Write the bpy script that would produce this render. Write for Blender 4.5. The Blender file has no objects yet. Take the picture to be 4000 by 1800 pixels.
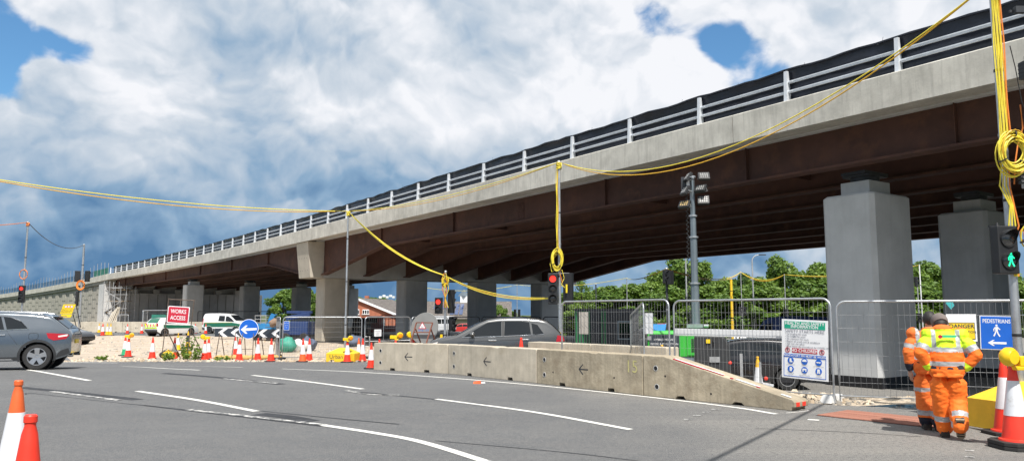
import bpy, bmesh, math, random
from mathutils import Vector, Matrix, noise
R = math.radians
random.seed(7)
sc = bpy.context.scene
col = bpy.data.collections.new("scene_objects"); sc.collection.children.link(col)

# ------------------------------------------------------------------ camera
CAM_H, PITCH, FPX = 1.62, R(6.24), 3000.0
cd = bpy.data.cameras.new("camera"); cam = bpy.data.objects.new("camera", cd); col.objects.link(cam)
cam.location = (0, 0, CAM_H); cam.rotation_euler = (R(90) + PITCH, 0, 0)
cd.sensor_width = 36.0; cd.lens = 36.0 * FPX / 4000.0; cd.clip_start = 0.1; cd.clip_end = 6000
sc.camera = cam

# ------------------------------------------------------------------ sky, sun, exposure
SUN_AZ, SUN_EL = R(168), R(57)          # azimuth measured from +Y towards +X
sdir = Vector((math.sin(SUN_AZ) * math.cos(SUN_EL), math.cos(SUN_AZ) * math.cos(SUN_EL), math.sin(SUN_EL)))
sl = bpy.data.lights.new("sun", 'SUN'); sl.energy = 4.8; sl.angle = R(0.55); sl.color = (1.0, 0.955, 0.89)
so = bpy.data.objects.new("sun", sl); col.objects.link(so)
so.rotation_euler = (-sdir).to_track_quat('-Z', 'Y').to_euler(); so.location = (0, -20, 60)
sc.view_settings.view_transform = 'Standard'; sc.view_settings.look = 'None'
sc.view_settings.gamma = 1.0; sc.view_settings.use_curve_mapping = False
sc.view_settings.exposure = 0.42

def ray(px, py):
    a = (px - 2000) / FPX; b = (900 - py) / FPX
    d = Vector((a, math.cos(PITCH) - b * math.sin(PITCH), math.sin(PITCH) + b * math.cos(PITCH)))
    return d
def aty(px, py, y):
    d = ray(px, py); return d * (y / d.y) + Vector((0, 0, CAM_H))

W = bpy.data.worlds.new("World"); sc.world = W; W.use_nodes = True
W.cycles.sampling_method = 'MANUAL'; W.cycles.sample_map_resolution = 256
nt = W.node_tree; nt.nodes.clear()
class NT:
    def __init__(s, tree): s.t = tree; s.n = tree.nodes; s.l = tree.links
    def node(s, typ, **kw):
        n = s.n.new(typ)
        for k, v in kw.items(): setattr(n, k, v)
        return n
    def set(s, sock, v):
        if isinstance(v, bpy.types.NodeSocket): s.l.new(v, sock)
        else: sock.default_value = v
    def math(s, op, a, b=0.0, clamp=False):
        n = s.node('ShaderNodeMath', operation=op, use_clamp=clamp)
        s.set(n.inputs[0], a); s.set(n.inputs[1], b); return n.outputs[0]
    def vmath(s, op, a, b=(0, 0, 0)):
        n = s.node('ShaderNodeVectorMath', operation=op)
        s.set(n.inputs[0], a); s.set(n.inputs[1], b)
        return n.outputs['Value'] if op in ('DISTANCE', 'LENGTH', 'DOT_PRODUCT') else n.outputs[0]
    def noise(s, vec, scale, detail=4, rough=0.55, dist=0.0):
        n = s.node('ShaderNodeTexNoise')
        if vec is not None: s.l.new(vec, n.inputs['Vector'])
        n.inputs['Scale'].default_value = scale; n.inputs['Detail'].default_value = detail
        n.inputs['Roughness'].default_value = rough; n.inputs['Distortion'].default_value = dist
        return n.outputs[0]
    def maprange(s, v, a, b, c=0.0, d=1.0, smooth=False):
        n = s.node('ShaderNodeMapRange'); n.clamp = True
        if smooth: n.interpolation_type = 'SMOOTHSTEP'
        s.set(n.inputs[0], v)
        for i, q in enumerate((a, b, c, d)): s.set(n.inputs[1 + i], q)
        return n.outputs[0]
    def mix(s, f, a, b, blend='MIX'):
        n = s.node('ShaderNodeMix', data_type='RGBA', blend_type=blend)
        s.set(n.inputs[0], f); s.set(n.inputs[6], a if isinstance(a, bpy.types.NodeSocket) else tuple(a)[:3] + (1,))
        s.set(n.inputs[7], b if isinstance(b, bpy.types.NodeSocket) else tuple(b)[:3] + (1,)); return n.outputs[2]
K = NT(nt)
sky = K.node('ShaderNodeTexSky', sky_type='NISHITA'); sky.sun_disc = False
sky.sun_elevation = SUN_EL; sky.sun_rotation = SUN_AZ; sky.altitude = 100; sky.air_density = 1.0; sky.dust_density = 0.6; sky.ozone_density = 2.0
tc = K.node('ShaderNodeTexCoord'); D = K.vmath('NORMALIZE', tc.outputs['Generated'])
sep = K.node('ShaderNodeSeparateXYZ'); nt.links.new(D, sep.inputs[0]); EL = sep.outputs[2]
# cloud field: stretched towards the horizon like a real layer
den = K.math('ADD', K.math('MAXIMUM', EL, 0.0), 0.30)
cmb = K.node('ShaderNodeCombineXYZ')
nt.links.new(K.math('DIVIDE', sep.outputs[0], den), cmb.inputs[0]); nt.links.new(K.math('DIVIDE', sep.outputs[1], den), cmb.inputs[1])
nt.links.new(K.math('MULTIPLY', EL, 1.5), cmb.inputs[2])
Q = cmb.outputs[0]
big = K.noise(Q, 1.9, 6, 0.60, 0.25)
Dz = K.vmath('MULTIPLY', D, (1.0, 1.0, 1.15))
Pw = K.vmath('ADD', Dz, (0.13, 0.4, 0.2))
warp = K.node('ShaderNodeTexNoise'); warp.inputs['Scale'].default_value = 5.0; warp.inputs['Detail'].default_value = 3; nt.links.new(Pw, warp.inputs['Vector'])
Pw = K.vmath('ADD', Pw, K.vmath('MULTIPLY', warp.outputs['Color'], (0.10, 0.10, 0.10)))
puff = K.noise(Pw, 5.0, 7, 0.52)
puff_up = K.noise(K.vmath('ADD', Pw, (0.012, 0.0, 0.030)), 5.0, 7, 0.52)
fwarp = K.node('ShaderNodeTexNoise'); fwarp.inputs['Scale'].default_value = 22.0; fwarp.inputs['Detail'].default_value = 4; nt.links.new(Pw, fwarp.inputs['Vector'])
def billow(vec, scale):
    v_ = K.node('ShaderNodeTexVoronoi', feature='F1'); v_.inputs['Scale'].default_value = scale; v_.inputs['Detail'].default_value = 2.5; v_.inputs['Roughness'].default_value = 0.5
    v_.normalize = True; nt.links.new(vec, v_.inputs['Vector']); return K.math('SUBTRACT', 1.0, v_.outputs['Distance'])
Pl = K.vmath('ADD', Pw, K.vmath('MULTIPLY', fwarp.outputs['Color'], (0.05, 0.05, 0.05)))
lump = billow(Pl, 9.0)
lump_up = billow(K.vmath('ADD', Pl, (0.004, 0.0, 0.016)), 9.0)
def blob(px, py, rpx, amp):
    v = ray(px, py).normalized(); d = K.vmath('DISTANCE', D, tuple(v))
    return K.math('MULTIPLY', K.maprange(d, 0.0, rpx / 3000.0, 1.0, 0.0, True), amp)
def total(lst):
    s = lst[0]
    for q in lst[1:]: s = K.math('ADD', s, q)
    return s
# broken cloud deck with a few blue gaps
cov_b = total([blob(-60, 40, 260, -0.62), blob(120, 170, 150, -0.48), blob(290, 200, 140, -0.50), blob(20, 300, 120, -0.2), blob(-40, 320, 170, -0.42), blob(2560, 50, 200, -0.42), blob(2480, 130, 160, -0.22), blob(2760, 190, 190, -0.46), blob(3010, 300, 230, -0.42), blob(2890, 100, 180, -0.36),
               blob(3880, 50, 190, -0.62), blob(1190, 55, 110, -0.22), blob(3430, 110, 330, 0.3), blob(2650, 330, 230, 0.15), blob(1900, 250, 500, 0.15), K.maprange(EL, 0.02, 0.12, 0.3, 0.0, True)])
cov = total([K.math('MULTIPLY', K.math('SUBTRACT', puff, 0.5), 1.5), K.math('MULTIPLY', K.math('SUBTRACT', big, 0.5), 0.6), K.math('MULTIPLY', K.math('SUBTRACT', lump, 0.62), 1.0), cov_b])
COV = K.maprange(cov, -0.42, -0.24, 0.0, 1.0, True)
# shade of the cloud bodies: lit tops, grey undersides, slate blue towards the horizon on the left
shade_b = total([blob(480, 560, 330, 0.20), blob(1250, 600, 420, 0.06), blob(1650, 430, 450, 0.08), blob(2050, 640, 450, 0.10), blob(2850, 230, 420, 0.10), blob(60, 810, 230, 0.20),
                 blob(1050, 300, 380, -0.14), blob(3350, 60, 380, -0.10), blob(1400, 700, 330, -0.12), blob(180, 520, 260, -0.08), blob(500, 90, 700, 0.08), blob(950, 790, 300, 0.10),
                 blob(2900, 950, 1500, 0.40)])
el_sh = total([K.maprange(EL, 0.0, 0.13, -0.02, 0.20, False), K.maprange(EL, 0.10, 0.27, 0.0, 0.54, True)])
rel1 = K.math('MULTIPLY', K.math('SUBTRACT', puff, puff_up), 1.5); rel2 = K.math('MULTIPLY', K.math('SUBTRACT', lump, lump_up), 1.7)
SH = K.math('ADD', total([el_sh, shade_b, rel1, rel2, K.math('MULTIPLY', K.math('SUBTRACT', puff, 0.5), 0.42), K.math('MULTIPLY', K.math('SUBTRACT', big, 0.5), 0.20)]), 0.0, True)
ramp = K.node('ShaderNodeValToRGB'); nt.links.new(SH, ramp.inputs[0]); cr = ramp.color_ramp
cr.elements[0].position = 0.0; cr.elements[0].color = (0.80, 1.75, 3.15, 1)
cr.elements[1].position = 1.0; cr.elements[1].color = (6.9, 7.0, 7.3, 1)
e = cr.elements.new(0.32); e.color = (2.0, 3.1, 4.4, 1)
e = cr.elements.new(0.68); e.color = (4.5, 5.05, 5.7, 1)
blue = K.mix(1.0, sky.outputs[0], (0.66, 0.98, 1.12), 'MULTIPLY')
skyc = K.mix(COV, blue, ramp.outputs[0])
bg = K.node('ShaderNodeBackground'); nt.links.new(skyc, bg.inputs[0]); bg.inputs[1].default_value = 0.1
wo = K.node('ShaderNodeOutputWorld'); nt.links.new(bg.outputs[0], wo.inputs[0])

# ------------------------------------------------------------------ terrain height
def smooth(u): u = max(0.0, min(1.0, u)); return u * u * (3 - 2 * u)
def gz(x, y):
    u1 = min((0.77 * x + 0.64 * y - 14.9) / 1.7, ((y - 15.6) + 0.34 * (x - 6)) / 1.7)
    u2 = (y - 22) / 13.0
    z = -0.52 * smooth(max(u1, u2))
    z += 0.42 * smooth((y - 48) / 14.0) * smooth((-x - 17) / 9.0)
    z -= 0.75 * smooth((0.8266 * x + 0.5628 * y - 48) / 14.0)
    return z
def g(px, py):
    d = ray(px, py); z = 0.0
    for i in range(12):
        k = (z - CAM_H) / d.z; p = d * k; z = 0.6 * gz(p.x, p.y) + 0.4 * z
    k = (gz(p.x, p.y) - CAM_H) / d.z; p = d * k
    return Vector((p.x, p.y, gz(p.x, p.y)))
def gxy(x, y): return Vector((x, y, gz(x, y)))
def gpx(px, y):
    """ground point under image column px at distance y"""
    p = Vector((0, y, gz(0, y)))
    for i in range(6):
        x = (px - 2000) / FPX * (y * math.cos(PITCH) + (p.z - CAM_H) * math.sin(PITCH)); p = Vector((x, y, gz(x, y)))
    return p

# ------------------------------------------------------------------ materials
MATS = {}
def mat(name, colr, rough=0.6, metal=0.0, var=0.12, scale=6.0, bump=0.0, bscale=None, streak=0.0, col2=None, c2thr=(0.55, 0.7), c2scale=3.0, emit=None, estr=0.0, spec=0.5, coat=0.0, trans=0.0, sub=None, coords='Object'):
    if name in MATS: return MATS[name]
    m = bpy.data.materials.new(name); m.use_nodes = True; t = m.node_tree; k = NT(t)
    b = t.nodes['Principled BSDF']
    tcn = k.node('ShaderNodeTexCoord'); v = tcn.outputs[coords]
    oi = k.node('ShaderNodeObjectInfo')
    v = k.vmath('ADD', v, k.vmath('MULTIPLY', oi.outputs['Location'], (0.37, 0.37, 0.37)))
    c = None
    if var > 0:
        f1 = k.noise(v, scale, 6, 0.6)
        f2 = k.noise(v, scale * 0.17, 3, 0.5)
        f = k.math('ADD', k.math('MULTIPLY', f1, 0.6), k.math('MULTIPLY', f2, 0.5))
        lo = tuple(q * (1 - var * 1.6) for q in colr[:3]); hi = tuple(min(1, q * (1 + var * 1.3)) for q in colr[:3])
        c = k.mix(k.maprange(f, 0.35, 0.75), lo, hi)
    else:
        rgb = k.node('ShaderNodeRGB'); rgb.outputs[0].default_value = tuple(colr[:3]) + (1,); c = rgb.outputs[0]
    if streak > 0:
        sv = k.vmath('MULTIPLY', v, (5.0, 5.0, 0.35)); s = k.noise(sv, 1.6, 5, 0.65)
        c = k.mix(k.maprange(s, 0.48, 0.72, 0.0, streak), c, tuple(q * 0.45 for q in colr[:3]))
    if col2 is not None:
        s = k.noise(v, c2scale, 6, 0.65); c = k.mix(k.maprange(s, c2thr[0], c2thr[1]), c, col2)
    t.links.new(c, b.inputs['Base Color'])
    b.inputs['Roughness'].default_value = rough; b.inputs['Metallic'].default_value = metal
    b.inputs['Specular IOR Level'].default_value = spec
    if coat: b.inputs['Coat Weight'].default_value = coat; b.inputs['Coat Roughness'].default_value = 0.06
    if trans: b.inputs['Transmission Weight'].default_value = trans
    if emit: b.inputs['Emission Color'].default_value = tuple(emit) + (1,); b.inputs['Emission Strength'].default_value = estr
    if bump > 0:
        bn = k.node('ShaderNodeBump'); bn.inputs['Strength'].default_value = 0.6; bn.inputs['Distance'].default_value = bump
        t.links.new(k.noise(v, bscale or scale * 4, 5, 0.6), bn.inputs['Height']); t.links.new(bn.outputs[0], b.inputs['Normal'])
    MATS[name] = m; return m
M = {}
M['asphalt'] = None
M['fascia'] = mat('concrete_fascia', (0.55, 0.53, 0.475), 0.85, var=0.20, scale=1.6, bump=0.006, bscale=12, streak=0.42, col2=(0.40, 0.385, 0.34), c2thr=(0.55, 0.75), c2scale=0.7)
M['conc'] = mat('concrete_smooth', (0.54, 0.545, 0.54), 0.85, var=0.12, scale=1.1, bump=0.003, bscale=10, streak=0.12)
M['concw'] = mat('concrete_warm', (0.46, 0.42, 0.35), 0.85, var=0.12, scale=1.2, bump=0.003, bscale=12)
M['barrier'] = mat('concrete_barrier', (0.50, 0.445, 0.355), 0.9, var=0.16, scale=3.0, bump=0.006, bscale=22, streak=0.28, col2=(0.36, 0.305, 0.225), c2thr=(0.54, 0.78), c2scale=2.2)
M['barrier_d'] = mat('concrete_barrier_old', (0.41, 0.35, 0.255), 0.92, var=0.22, scale=3.5, bump=0.012, bscale=18, streak=0.5, col2=(0.26, 0.21, 0.145), c2thr=(0.48, 0.72), c2scale=2.6)
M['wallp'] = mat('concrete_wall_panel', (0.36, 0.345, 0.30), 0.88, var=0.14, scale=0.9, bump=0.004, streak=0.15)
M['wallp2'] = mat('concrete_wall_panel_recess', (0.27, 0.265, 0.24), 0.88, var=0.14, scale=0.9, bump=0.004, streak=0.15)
M['steel_w'] = mat('weathering_steel', (0.082, 0.036, 0.026), 0.78, var=0.3, scale=0.8, bump=0.002, bscale=30, col2=(0.13, 0.055, 0.032), c2thr=(0.52, 0.75), c2scale=1.3)
M['galv'] = mat('galvanised_steel', (0.50, 0.52, 0.54), 0.42, 0.75, var=0.16, scale=9)
M['galv_d'] = mat('galvanised_dull', (0.42, 0.43, 0.44), 0.55, 0.55, var=0.18, scale=12)
M['wire'] = mat('fence_wire', (0.30, 0.31, 0.32), 0.55, 0.4, var=0.1)
M['alu'] = mat('aluminium', (0.68, 0.71, 0.75), 0.45, 0.25, var=0.1, scale=8)
M['black'] = mat('black_plastic', (0.018, 0.019, 0.021), 0.5, var=0.15)
M['bitumen'] = mat('bitumen_paint', (0.010, 0.010, 0.012), 0.6, var=0.2, scale=3)
M['sheet'] = mat('black_sheeting', (0.016, 0.019, 0.030), 0.36, var=0.3, scale=2.0, bump=0.03, bscale=2.4)
M['rubber'] = mat('rubber', (0.025, 0.024, 0.023), 0.8, var=0.25, scale=8, bump=0.002)
M['tyre'] = mat('tyre_rubber', (0.022, 0.022, 0.023), 0.75, var=0.15, scale=20)
M['cone_red'] = mat('cone_red', (0.80, 0.045, 0.022), 0.42, var=0.10, scale=5, col2=(0.52, 0.035, 0.02), c2thr=(0.58, 0.78), c2scale=6)
M['cone_org'] = mat('cone_orange', (0.74, 0.13, 0.032), 0.45, var=0.10, scale=5, col2=(0.5, 0.09, 0.03), c2thr=(0.6, 0.8), c2scale=6)
M['cone_wht'] = mat('cone_sleeve', (0.72, 0.73, 0.76), 0.35, var=0.08, scale=7, col2=(0.50, 0.49, 0.47), c2thr=(0.58, 0.75), c2scale=9)
M['cone_yel'] = mat('cone_yellow', (0.80, 0.46, 0.02), 0.42, var=0.1, scale=5)
M['cone_grn'] = mat('cone_green', (0.03, 0.34, 0.16), 0.45, var=0.1, scale=5)
M['yellow'] = mat('yellow_paint', (0.80, 0.52, 0.025), 0.5, var=0.10, scale=5, col2=(0.45, 0.30, 0.05), c2thr=(0.62, 0.78), c2scale=7)
M['lampy'] = mat('lamp_yellow', (0.85, 0.55, 0.01), 0.35, var=0.06)
M['amber'] = mat('amber_lens', (0.75, 0.28, 0.01), 0.15, var=0.06, coat=0.6)
M['cab_y'] = mat('cable_yellow', (0.80, 0.66, 0.06), 0.5, var=0.1, scale=15)
M['cab_g'] = mat('cable_gold', (0.74, 0.42, 0.03), 0.5, var=0.1, scale=15)
M['cab_o'] = mat('cable_orange', (0.80, 0.24, 0.04), 0.5, var=0.1, scale=15)
M['white'] = mat('white_paint', (0.78, 0.79, 0.80), 0.45, var=0.06, scale=4)
M['whitesign'] = mat('sign_white', (0.80, 0.81, 0.83), 0.4, var=0.04, scale=4)
M['blue'] = mat('sign_blue', (0.012, 0.12, 0.55), 0.35, var=0.08, scale=6)
M['red'] = mat('sign_red', (0.52, 0.025, 0.05), 0.38, var=0.12, scale=6)
M['signgreen'] = mat('sign_green', (0.01, 0.36, 0.22), 0.4, var=0.05)
M['signyel'] = mat('sign_yellow', (0.82, 0.58, 0.02), 0.4, var=0.06)
M['signblk'] = mat('sign_black', (0.035, 0.045, 0.06), 0.4, var=0.1)
M['ink'] = mat('print_ink', (0.04, 0.045, 0.06), 0.5, var=0.0)
M['inkgrey'] = mat('print_grey', (0.20, 0.21, 0.25), 0.5, var=0.0)
M['redbrown'] = mat('frame_redbrown', (0.20, 0.075, 0.05), 0.65, var=0.2, scale=10)
M['frame'] = mat('frame_rusty_steel', (0.16, 0.12, 0.095), 0.6, 0.4, var=0.3, scale=14)
M['signgrey'] = mat('sign_back_grey', (0.34, 0.34, 0.33), 0.5, 0.2, var=0.1, scale=3)
M['glass'] = mat('car_glass', (0.010, 0.013, 0.016), 0.05, var=0.0, spec=0.5)
M['silver'] = mat('car_paint_silver', (0.16, 0.16, 0.158), 0.24, 0.75, var=0.04, scale=2, coat=0.8)
M['grey_car'] = mat('car_paint_grey', (0.22, 0.245, 0.27), 0.20, 0.8, var=0.04, scale=2, coat=1.0)
M['carwhite'] = mat('car_paint_white', (0.72, 0.73, 0.74), 0.3, var=0.03, coat=0.7)
M['carblack'] = mat('car_paint_black', (0.012, 0.012, 0.014), 0.25, var=0.05, coat=0.8)
M['carred'] = mat('car_paint_red', (0.50, 0.03, 0.025), 0.3, var=0.05, coat=0.7)
M['cargreen'] = mat('car_livery_green', (0.015, 0.13, 0.075), 0.3, var=0.05, coat=0.6)
M['trim'] = mat('car_trim', (0.03, 0.032, 0.035), 0.55, var=0.1)
M['chrome'] = mat('chrome', (0.72, 0.73, 0.75), 0.18, 0.95, var=0.03)
M['rim'] = mat('alloy_rim', (0.52, 0.53, 0.55), 0.28, 0.8, var=0.06)
M['rimd'] = mat('alloy_rim_dark', (0.05, 0.05, 0.055), 0.4, 0.6, var=0.06)
M['tail'] = mat('tail_lamp_red', (0.42, 0.012, 0.018), 0.12, var=0.05, coat=0.9)
M['tailw'] = mat('tail_lamp_clear', (0.75, 0.68, 0.66), 0.15, var=0.05, coat=0.9)
M['red_on'] = mat('signal_red_lit', (0.5, 0.02, 0.02), 0.3, var=0.0, emit=(1.0, 0.045, 0.03), estr=1.3)
M['green_on'] = mat('signal_green_lit', (0.02, 0.4, 0.2), 0.3, var=0.0, emit=(0.02, 0.95, 0.42), estr=1.2)
M['lens_off'] = mat('signal_lens_dark', (0.05, 0.05, 0.05), 0.12, var=0.1, coat=0.8)
M['ledl'] = mat('floodlight_lens', (0.36, 0.36, 0.35), 0.25, var=0.08, coat=0.5)
M['amberled'] = mat('floodlight_lens_warm', (0.55, 0.40, 0.18), 0.25, var=0.08)
M['slate'] = mat('slate_grey_metal', (0.20, 0.24, 0.27), 0.4, 0.5, var=0.1)
M['gengreen'] = mat('generator_green', (0.045, 0.42, 0.05), 0.4, var=0.07, coat=0.2)
M['gengrey'] = mat('generator_grey', (0.16, 0.20, 0.24), 0.45, var=0.08)
M['cabgreen_shaded'] = mat('cabin_green_shaded', (0.015, 0.13, 0.045), 0.5, var=0.1)  # cabin green with shade put into the base colour, darker than the paint
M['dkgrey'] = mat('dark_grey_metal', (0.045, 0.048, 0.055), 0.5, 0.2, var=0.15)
M['brick'] = None
M['bluem'] = mat('machine_blue', (0.03, 0.20, 0.45), 0.4, var=0.12)
M['dbluem'] = mat('machine_dark_blue', (0.02, 0.045, 0.14), 0.45, var=0.12)
M['sandbag'] = mat('sandbag', (0.58, 0.36, 0.13), 0.85, var=0.2, scale=6, bump=0.01, bscale=14)
M['bulkbag'] = mat('bulk_bag_white', (0.62, 0.60, 0.57), 0.8, var=0.15, scale=5, bump=0.03, bscale=7)
M['bulkgreen'] = mat('bag_green', (0.05, 0.30, 0.22), 0.6, var=0.2, scale=5, bump=0.03, bscale=7)
M['bulkblue'] = mat('bag_slate', (0.10, 0.13, 0.20), 0.7, var=0.2, scale=5, bump=0.03, bscale=7)
M['netgreen'] = mat('green_debris_net', (0.02, 0.16, 0.12), 0.7, var=0.25, scale=3)
M['skin'] = mat('skin', (0.46, 0.24, 0.16), 0.55, var=0.1, scale=12)
M['hair'] = mat('hair_dark', (0.018, 0.015, 0.014), 0.6, var=0.3, scale=40, bump=0.004)
M['hvo'] = mat('hi_vis_orange', (0.95, 0.17, 0.012), 0.75, var=0.12, scale=7, bump=0.008, bscale=16)
M['hvo2'] = mat('hi_vis_orange_worn', (0.80, 0.17, 0.025), 0.78, var=0.14, scale=7, bump=0.008, bscale=16)
M['hvy'] = mat('hi_vis_yellow', (0.62, 0.92, 0.02), 0.7, var=0.08, scale=7, bump=0.006, bscale=16)
M['refl'] = mat('reflective_tape', (0.42, 0.43, 0.44), 0.5, 0.2, var=0.12, scale=9, bump=0.004)
M['navy'] = mat('cloth_navy', (0.014, 0.016, 0.028), 0.85, var=0.2)
M['cap'] = mat('hood_taupe', (0.17, 0.14, 0.13), 0.85, var=0.15, scale=12)
M['boot'] = mat('boot_leather', (0.035, 0.028, 0.022), 0.75, var=0.3, scale=14, col2=(0.22, 0.18, 0.13), c2thr=(0.55, 0.75), c2scale=9)
M['sole'] = mat('boot_sole_tan', (0.34, 0.27, 0.19), 0.85, var=0.25, scale=16)
M['printgreen'] = mat('jacket_print_green', (0.05, 0.55, 0.25), 0.6, var=0.05)
M['bark'] = mat('bark', (0.085, 0.065, 0.045), 0.9, var=0.3, scale=8, bump=0.02)
M['rooft'] = None
M['solar'] = mat('solar_panel', (0.015, 0.045, 0.16), 0.15, var=0.15, scale=2, coat=0.6)
M['tar'] = mat('tar_seal', (0.022, 0.023, 0.027), 0.7, var=0.25, scale=8, col2=(0.055, 0.055, 0.06), c2thr=(0.5, 0.65), c2scale=5)
M['wood'] = mat('timber', (0.30, 0.22, 0.13), 0.8, var=0.25, scale=9)

def custom(name, fn, rough=0.85):
    m = bpy.data.materials.new(name); m.use_nodes = True; k = NT(m.node_tree); b = m.node_tree.nodes['Principled BSDF']
    b.inputs['Roughness'].default_value = rough
    tcn = k.node('ShaderNodeTexCoord'); c, h, dist = fn(k, tcn.outputs['Object'])
    m.node_tree.links.new(c, b.inputs['Base Color'])
    if h is not None:
        bn = k.node('ShaderNodeBump'); bn.inputs['Strength'].default_value = 0.7; bn.inputs['Distance'].default_value = dist
        m.node_tree.links.new(h, bn.inputs['Height']); m.node_tree.links.new(bn.outputs[0], b.inputs['Normal'])
    return m
def f_asphalt(k, v):
    a = k.noise(v, 85, 3, 0.75); m = k.noise(v, 17, 5, 0.75); b2 = k.noise(v, 0.35, 5, 0.6); d = k.noise(v, 2.4, 6, 0.65)
    s = k.node('ShaderNodeSeparateXYZ'); k.l.new(v, s.inputs[0])
    # tyre polished bands follow the lanes, roughly along the painted lines
    lane = k.node('ShaderNodeMapping'); lane.inputs['Rotation'].default_value = (0, 0, R(52)); lane.inputs['Scale'].default_value = (0.045, 0.85, 1.0); k.l.new(v, lane.inputs['Vector']); st = k.noise(lane.outputs[0], 1.0, 5, 0.6)
    pale = k.maprange(k.math('ADD', k.math('MULTIPLY', s.outputs[0], 0.17), k.math('ADD', k.math('MULTIPLY', b2, 1.3), k.math('MULTIPLY', s.outputs[1], 0.012))), 0.75, 1.65, 0, 1, True)
    c = k.mix(k.maprange(b2, 0.3, 0.7), (0.066, 0.070, 0.077), (0.108, 0.112, 0.117))
    c = k.mix(k.math('MULTIPLY', pale, 0.92), c, (0.235, 0.220, 0.195))
    c = k.mix(k.maprange(st, 0.44, 0.64, 0, 0.55), c, (0.064, 0.067, 0.074))
    c = k.mix(k.maprange(d, 0.40, 0.75, 0, 0.38), c, (0.19, 0.182, 0.168))
    c = k.mix(k.maprange(m, 0.48, 0.66, 0, 0.85), c, (0.045, 0.047, 0.052))
    c = k.mix(k.maprange(m, 0.46, 0.30, 0, 0.5), c, (0.25, 0.245, 0.235))
    c = k.mix(k.maprange(a, 0.50, 0.64, 0, 0.8), c, (0.34, 0.335, 0.32))
    c = k.mix(k.maprange(a, 0.47, 0.34, 0, 0.85), c, (0.026, 0.027, 0.030))
    return c, k.math('ADD', a, k.math('MULTIPLY', m, 0.7)), 0.012
M['asphalt'] = custom('asphalt', f_asphalt, 0.82)
def f_gravel(k, v):
    vo = k.node('ShaderNodeTexVoronoi'); k.l.new(v, vo.inputs['Vector']); vo.inputs['Scale'].default_value = 14
    n = k.noise(v, 0.5, 5, 0.65); n2 = k.noise(v, 5, 5, 0.6); n3 = k.noise(v, 30, 3, 0.6)
    c = k.mix(k.maprange(n, 0.35, 0.68), (0.34, 0.27, 0.20), (0.55, 0.46, 0.36))
    c = k.mix(k.maprange(n2, 0.4, 0.7, 0, 0.6), c, (0.28, 0.24, 0.20))
    c = k.mix(k.maprange(n3, 0.4, 0.65, 0, 0.5), c, (0.62, 0.54, 0.45))
    return c, vo.outputs['Distance'], 0.05
M['gravel'] = custom('gravel', f_gravel, 0.95)
def f_rubble(k, v):
    vo = k.node('ShaderNodeTexVoronoi'); k.l.new(v, vo.inputs['Vector']); vo.inputs['Scale'].default_value = 11
    n = k.noise(v, 4, 5, 0.6)
    c = k.mix(k.maprange(n, 0.35, 0.68), (0.40, 0.32, 0.23), (0.66, 0.57, 0.45))
    return c, vo.outputs['Distance'], 0.08
M['rubble'] = custom('rubble_verge', f_rubble, 0.95)
def f_soil(k, v):
    n = k.noise(v, 0.15, 6, 0.6); n2 = k.noise(v, 2.0, 5, 0.6)
    c = k.mix(k.maprange(n, 0.4, 0.62), (0.055, 0.085, 0.022), (0.11, 0.12, 0.045))
    c = k.mix(k.maprange(n2, 0.45, 0.7, 0, 0.6), c, (0.035, 0.06, 0.015))
    return c, n2, 0.05
M['grassland'] = custom('grassland', f_soil, 0.95)
def f_paint(k, v):
    n = k.noise(v, 7, 6, 0.7); n2 = k.noise(v, 60, 3, 0.6)
    c = k.mix(k.maprange(n, 0.58, 0.70), (0.70, 0.69, 0.65), (0.18, 0.18, 0.18))
    c = k.mix(k.maprange(n2, 0.5, 0.7, 0, 0.4), c, (0.35, 0.34, 0.33)); return c, n2, 0.004
M['paint'] = custom('road_paint', f_paint, 0.7)
def f_paintw(k, v):
    n = k.noise(v, 6, 6, 0.75); n2 = k.noise(v, 60, 3, 0.6)
    c = k.mix(k.maprange(n, 0.44, 0.54), (0.62, 0.61, 0.58), (0.075, 0.078, 0.082))
    c = k.mix(k.maprange(n2, 0.5, 0.7, 0, 0.4), c, (0.12, 0.12, 0.12)); return c, n2, 0.004
M['paintw'] = custom('road_paint_worn', f_paintw, 0.75)
def f_leafm(c1, c2):
    m = bpy.data.materials.new('foliage'); m.use_nodes = True; k = NT(m.node_tree); b = m.node_tree.nodes['Principled BSDF']
    at = k.node('ShaderNodeAttribute'); at.attribute_name = 'tint'
    oi = k.node('ShaderNodeObjectInfo')
    c = k.mix(at.outputs['Fac'], c1, c2)
    m.node_tree.links.new(c, b.inputs['Base Color']); b.inputs['Roughness'].default_value = 0.55
    tr = k.node('ShaderNodeBsdfTranslucent'); m.node_tree.links.new(k.mix(0.5, c, (0.20, 0.30, 0.03)), tr.inputs[0])
    ms = k.node('ShaderNodeMixShader'); ms.inputs[0].default_value = 0.28
    out = m.node_tree.nodes['Material Output']
    m.node_tree.links.new(b.outputs[0], ms.inputs[1]); m.node_tree.links.new(tr.outputs[0], ms.inputs[2]); m.node_tree.links.new(ms.outputs[0], out.inputs[0])
    return m
M['leaf'] = f_leafm((0.05, 0.115, 0.014), (0.205, 0.31, 0.045))
M['leafd'] = f_leafm((0.028, 0.07, 0.014), (0.085, 0.15, 0.03))
def f_brick(k, v):
    n = k.noise(v, 1.2, 5, 0.6); n2 = k.noise(v, 9, 4, 0.6)
    c = k.mix(k.maprange(n, 0.35, 0.7), (0.33, 0.115, 0.065), (0.46, 0.17, 0.095)); c = k.mix(k.maprange(n2, 0.4, 0.7, 0, 0.5), c, (0.26, 0.085, 0.055)); return c, n2, 0.01
M['brick'] = custom('brick_wall', f_brick, 0.9)
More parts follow.
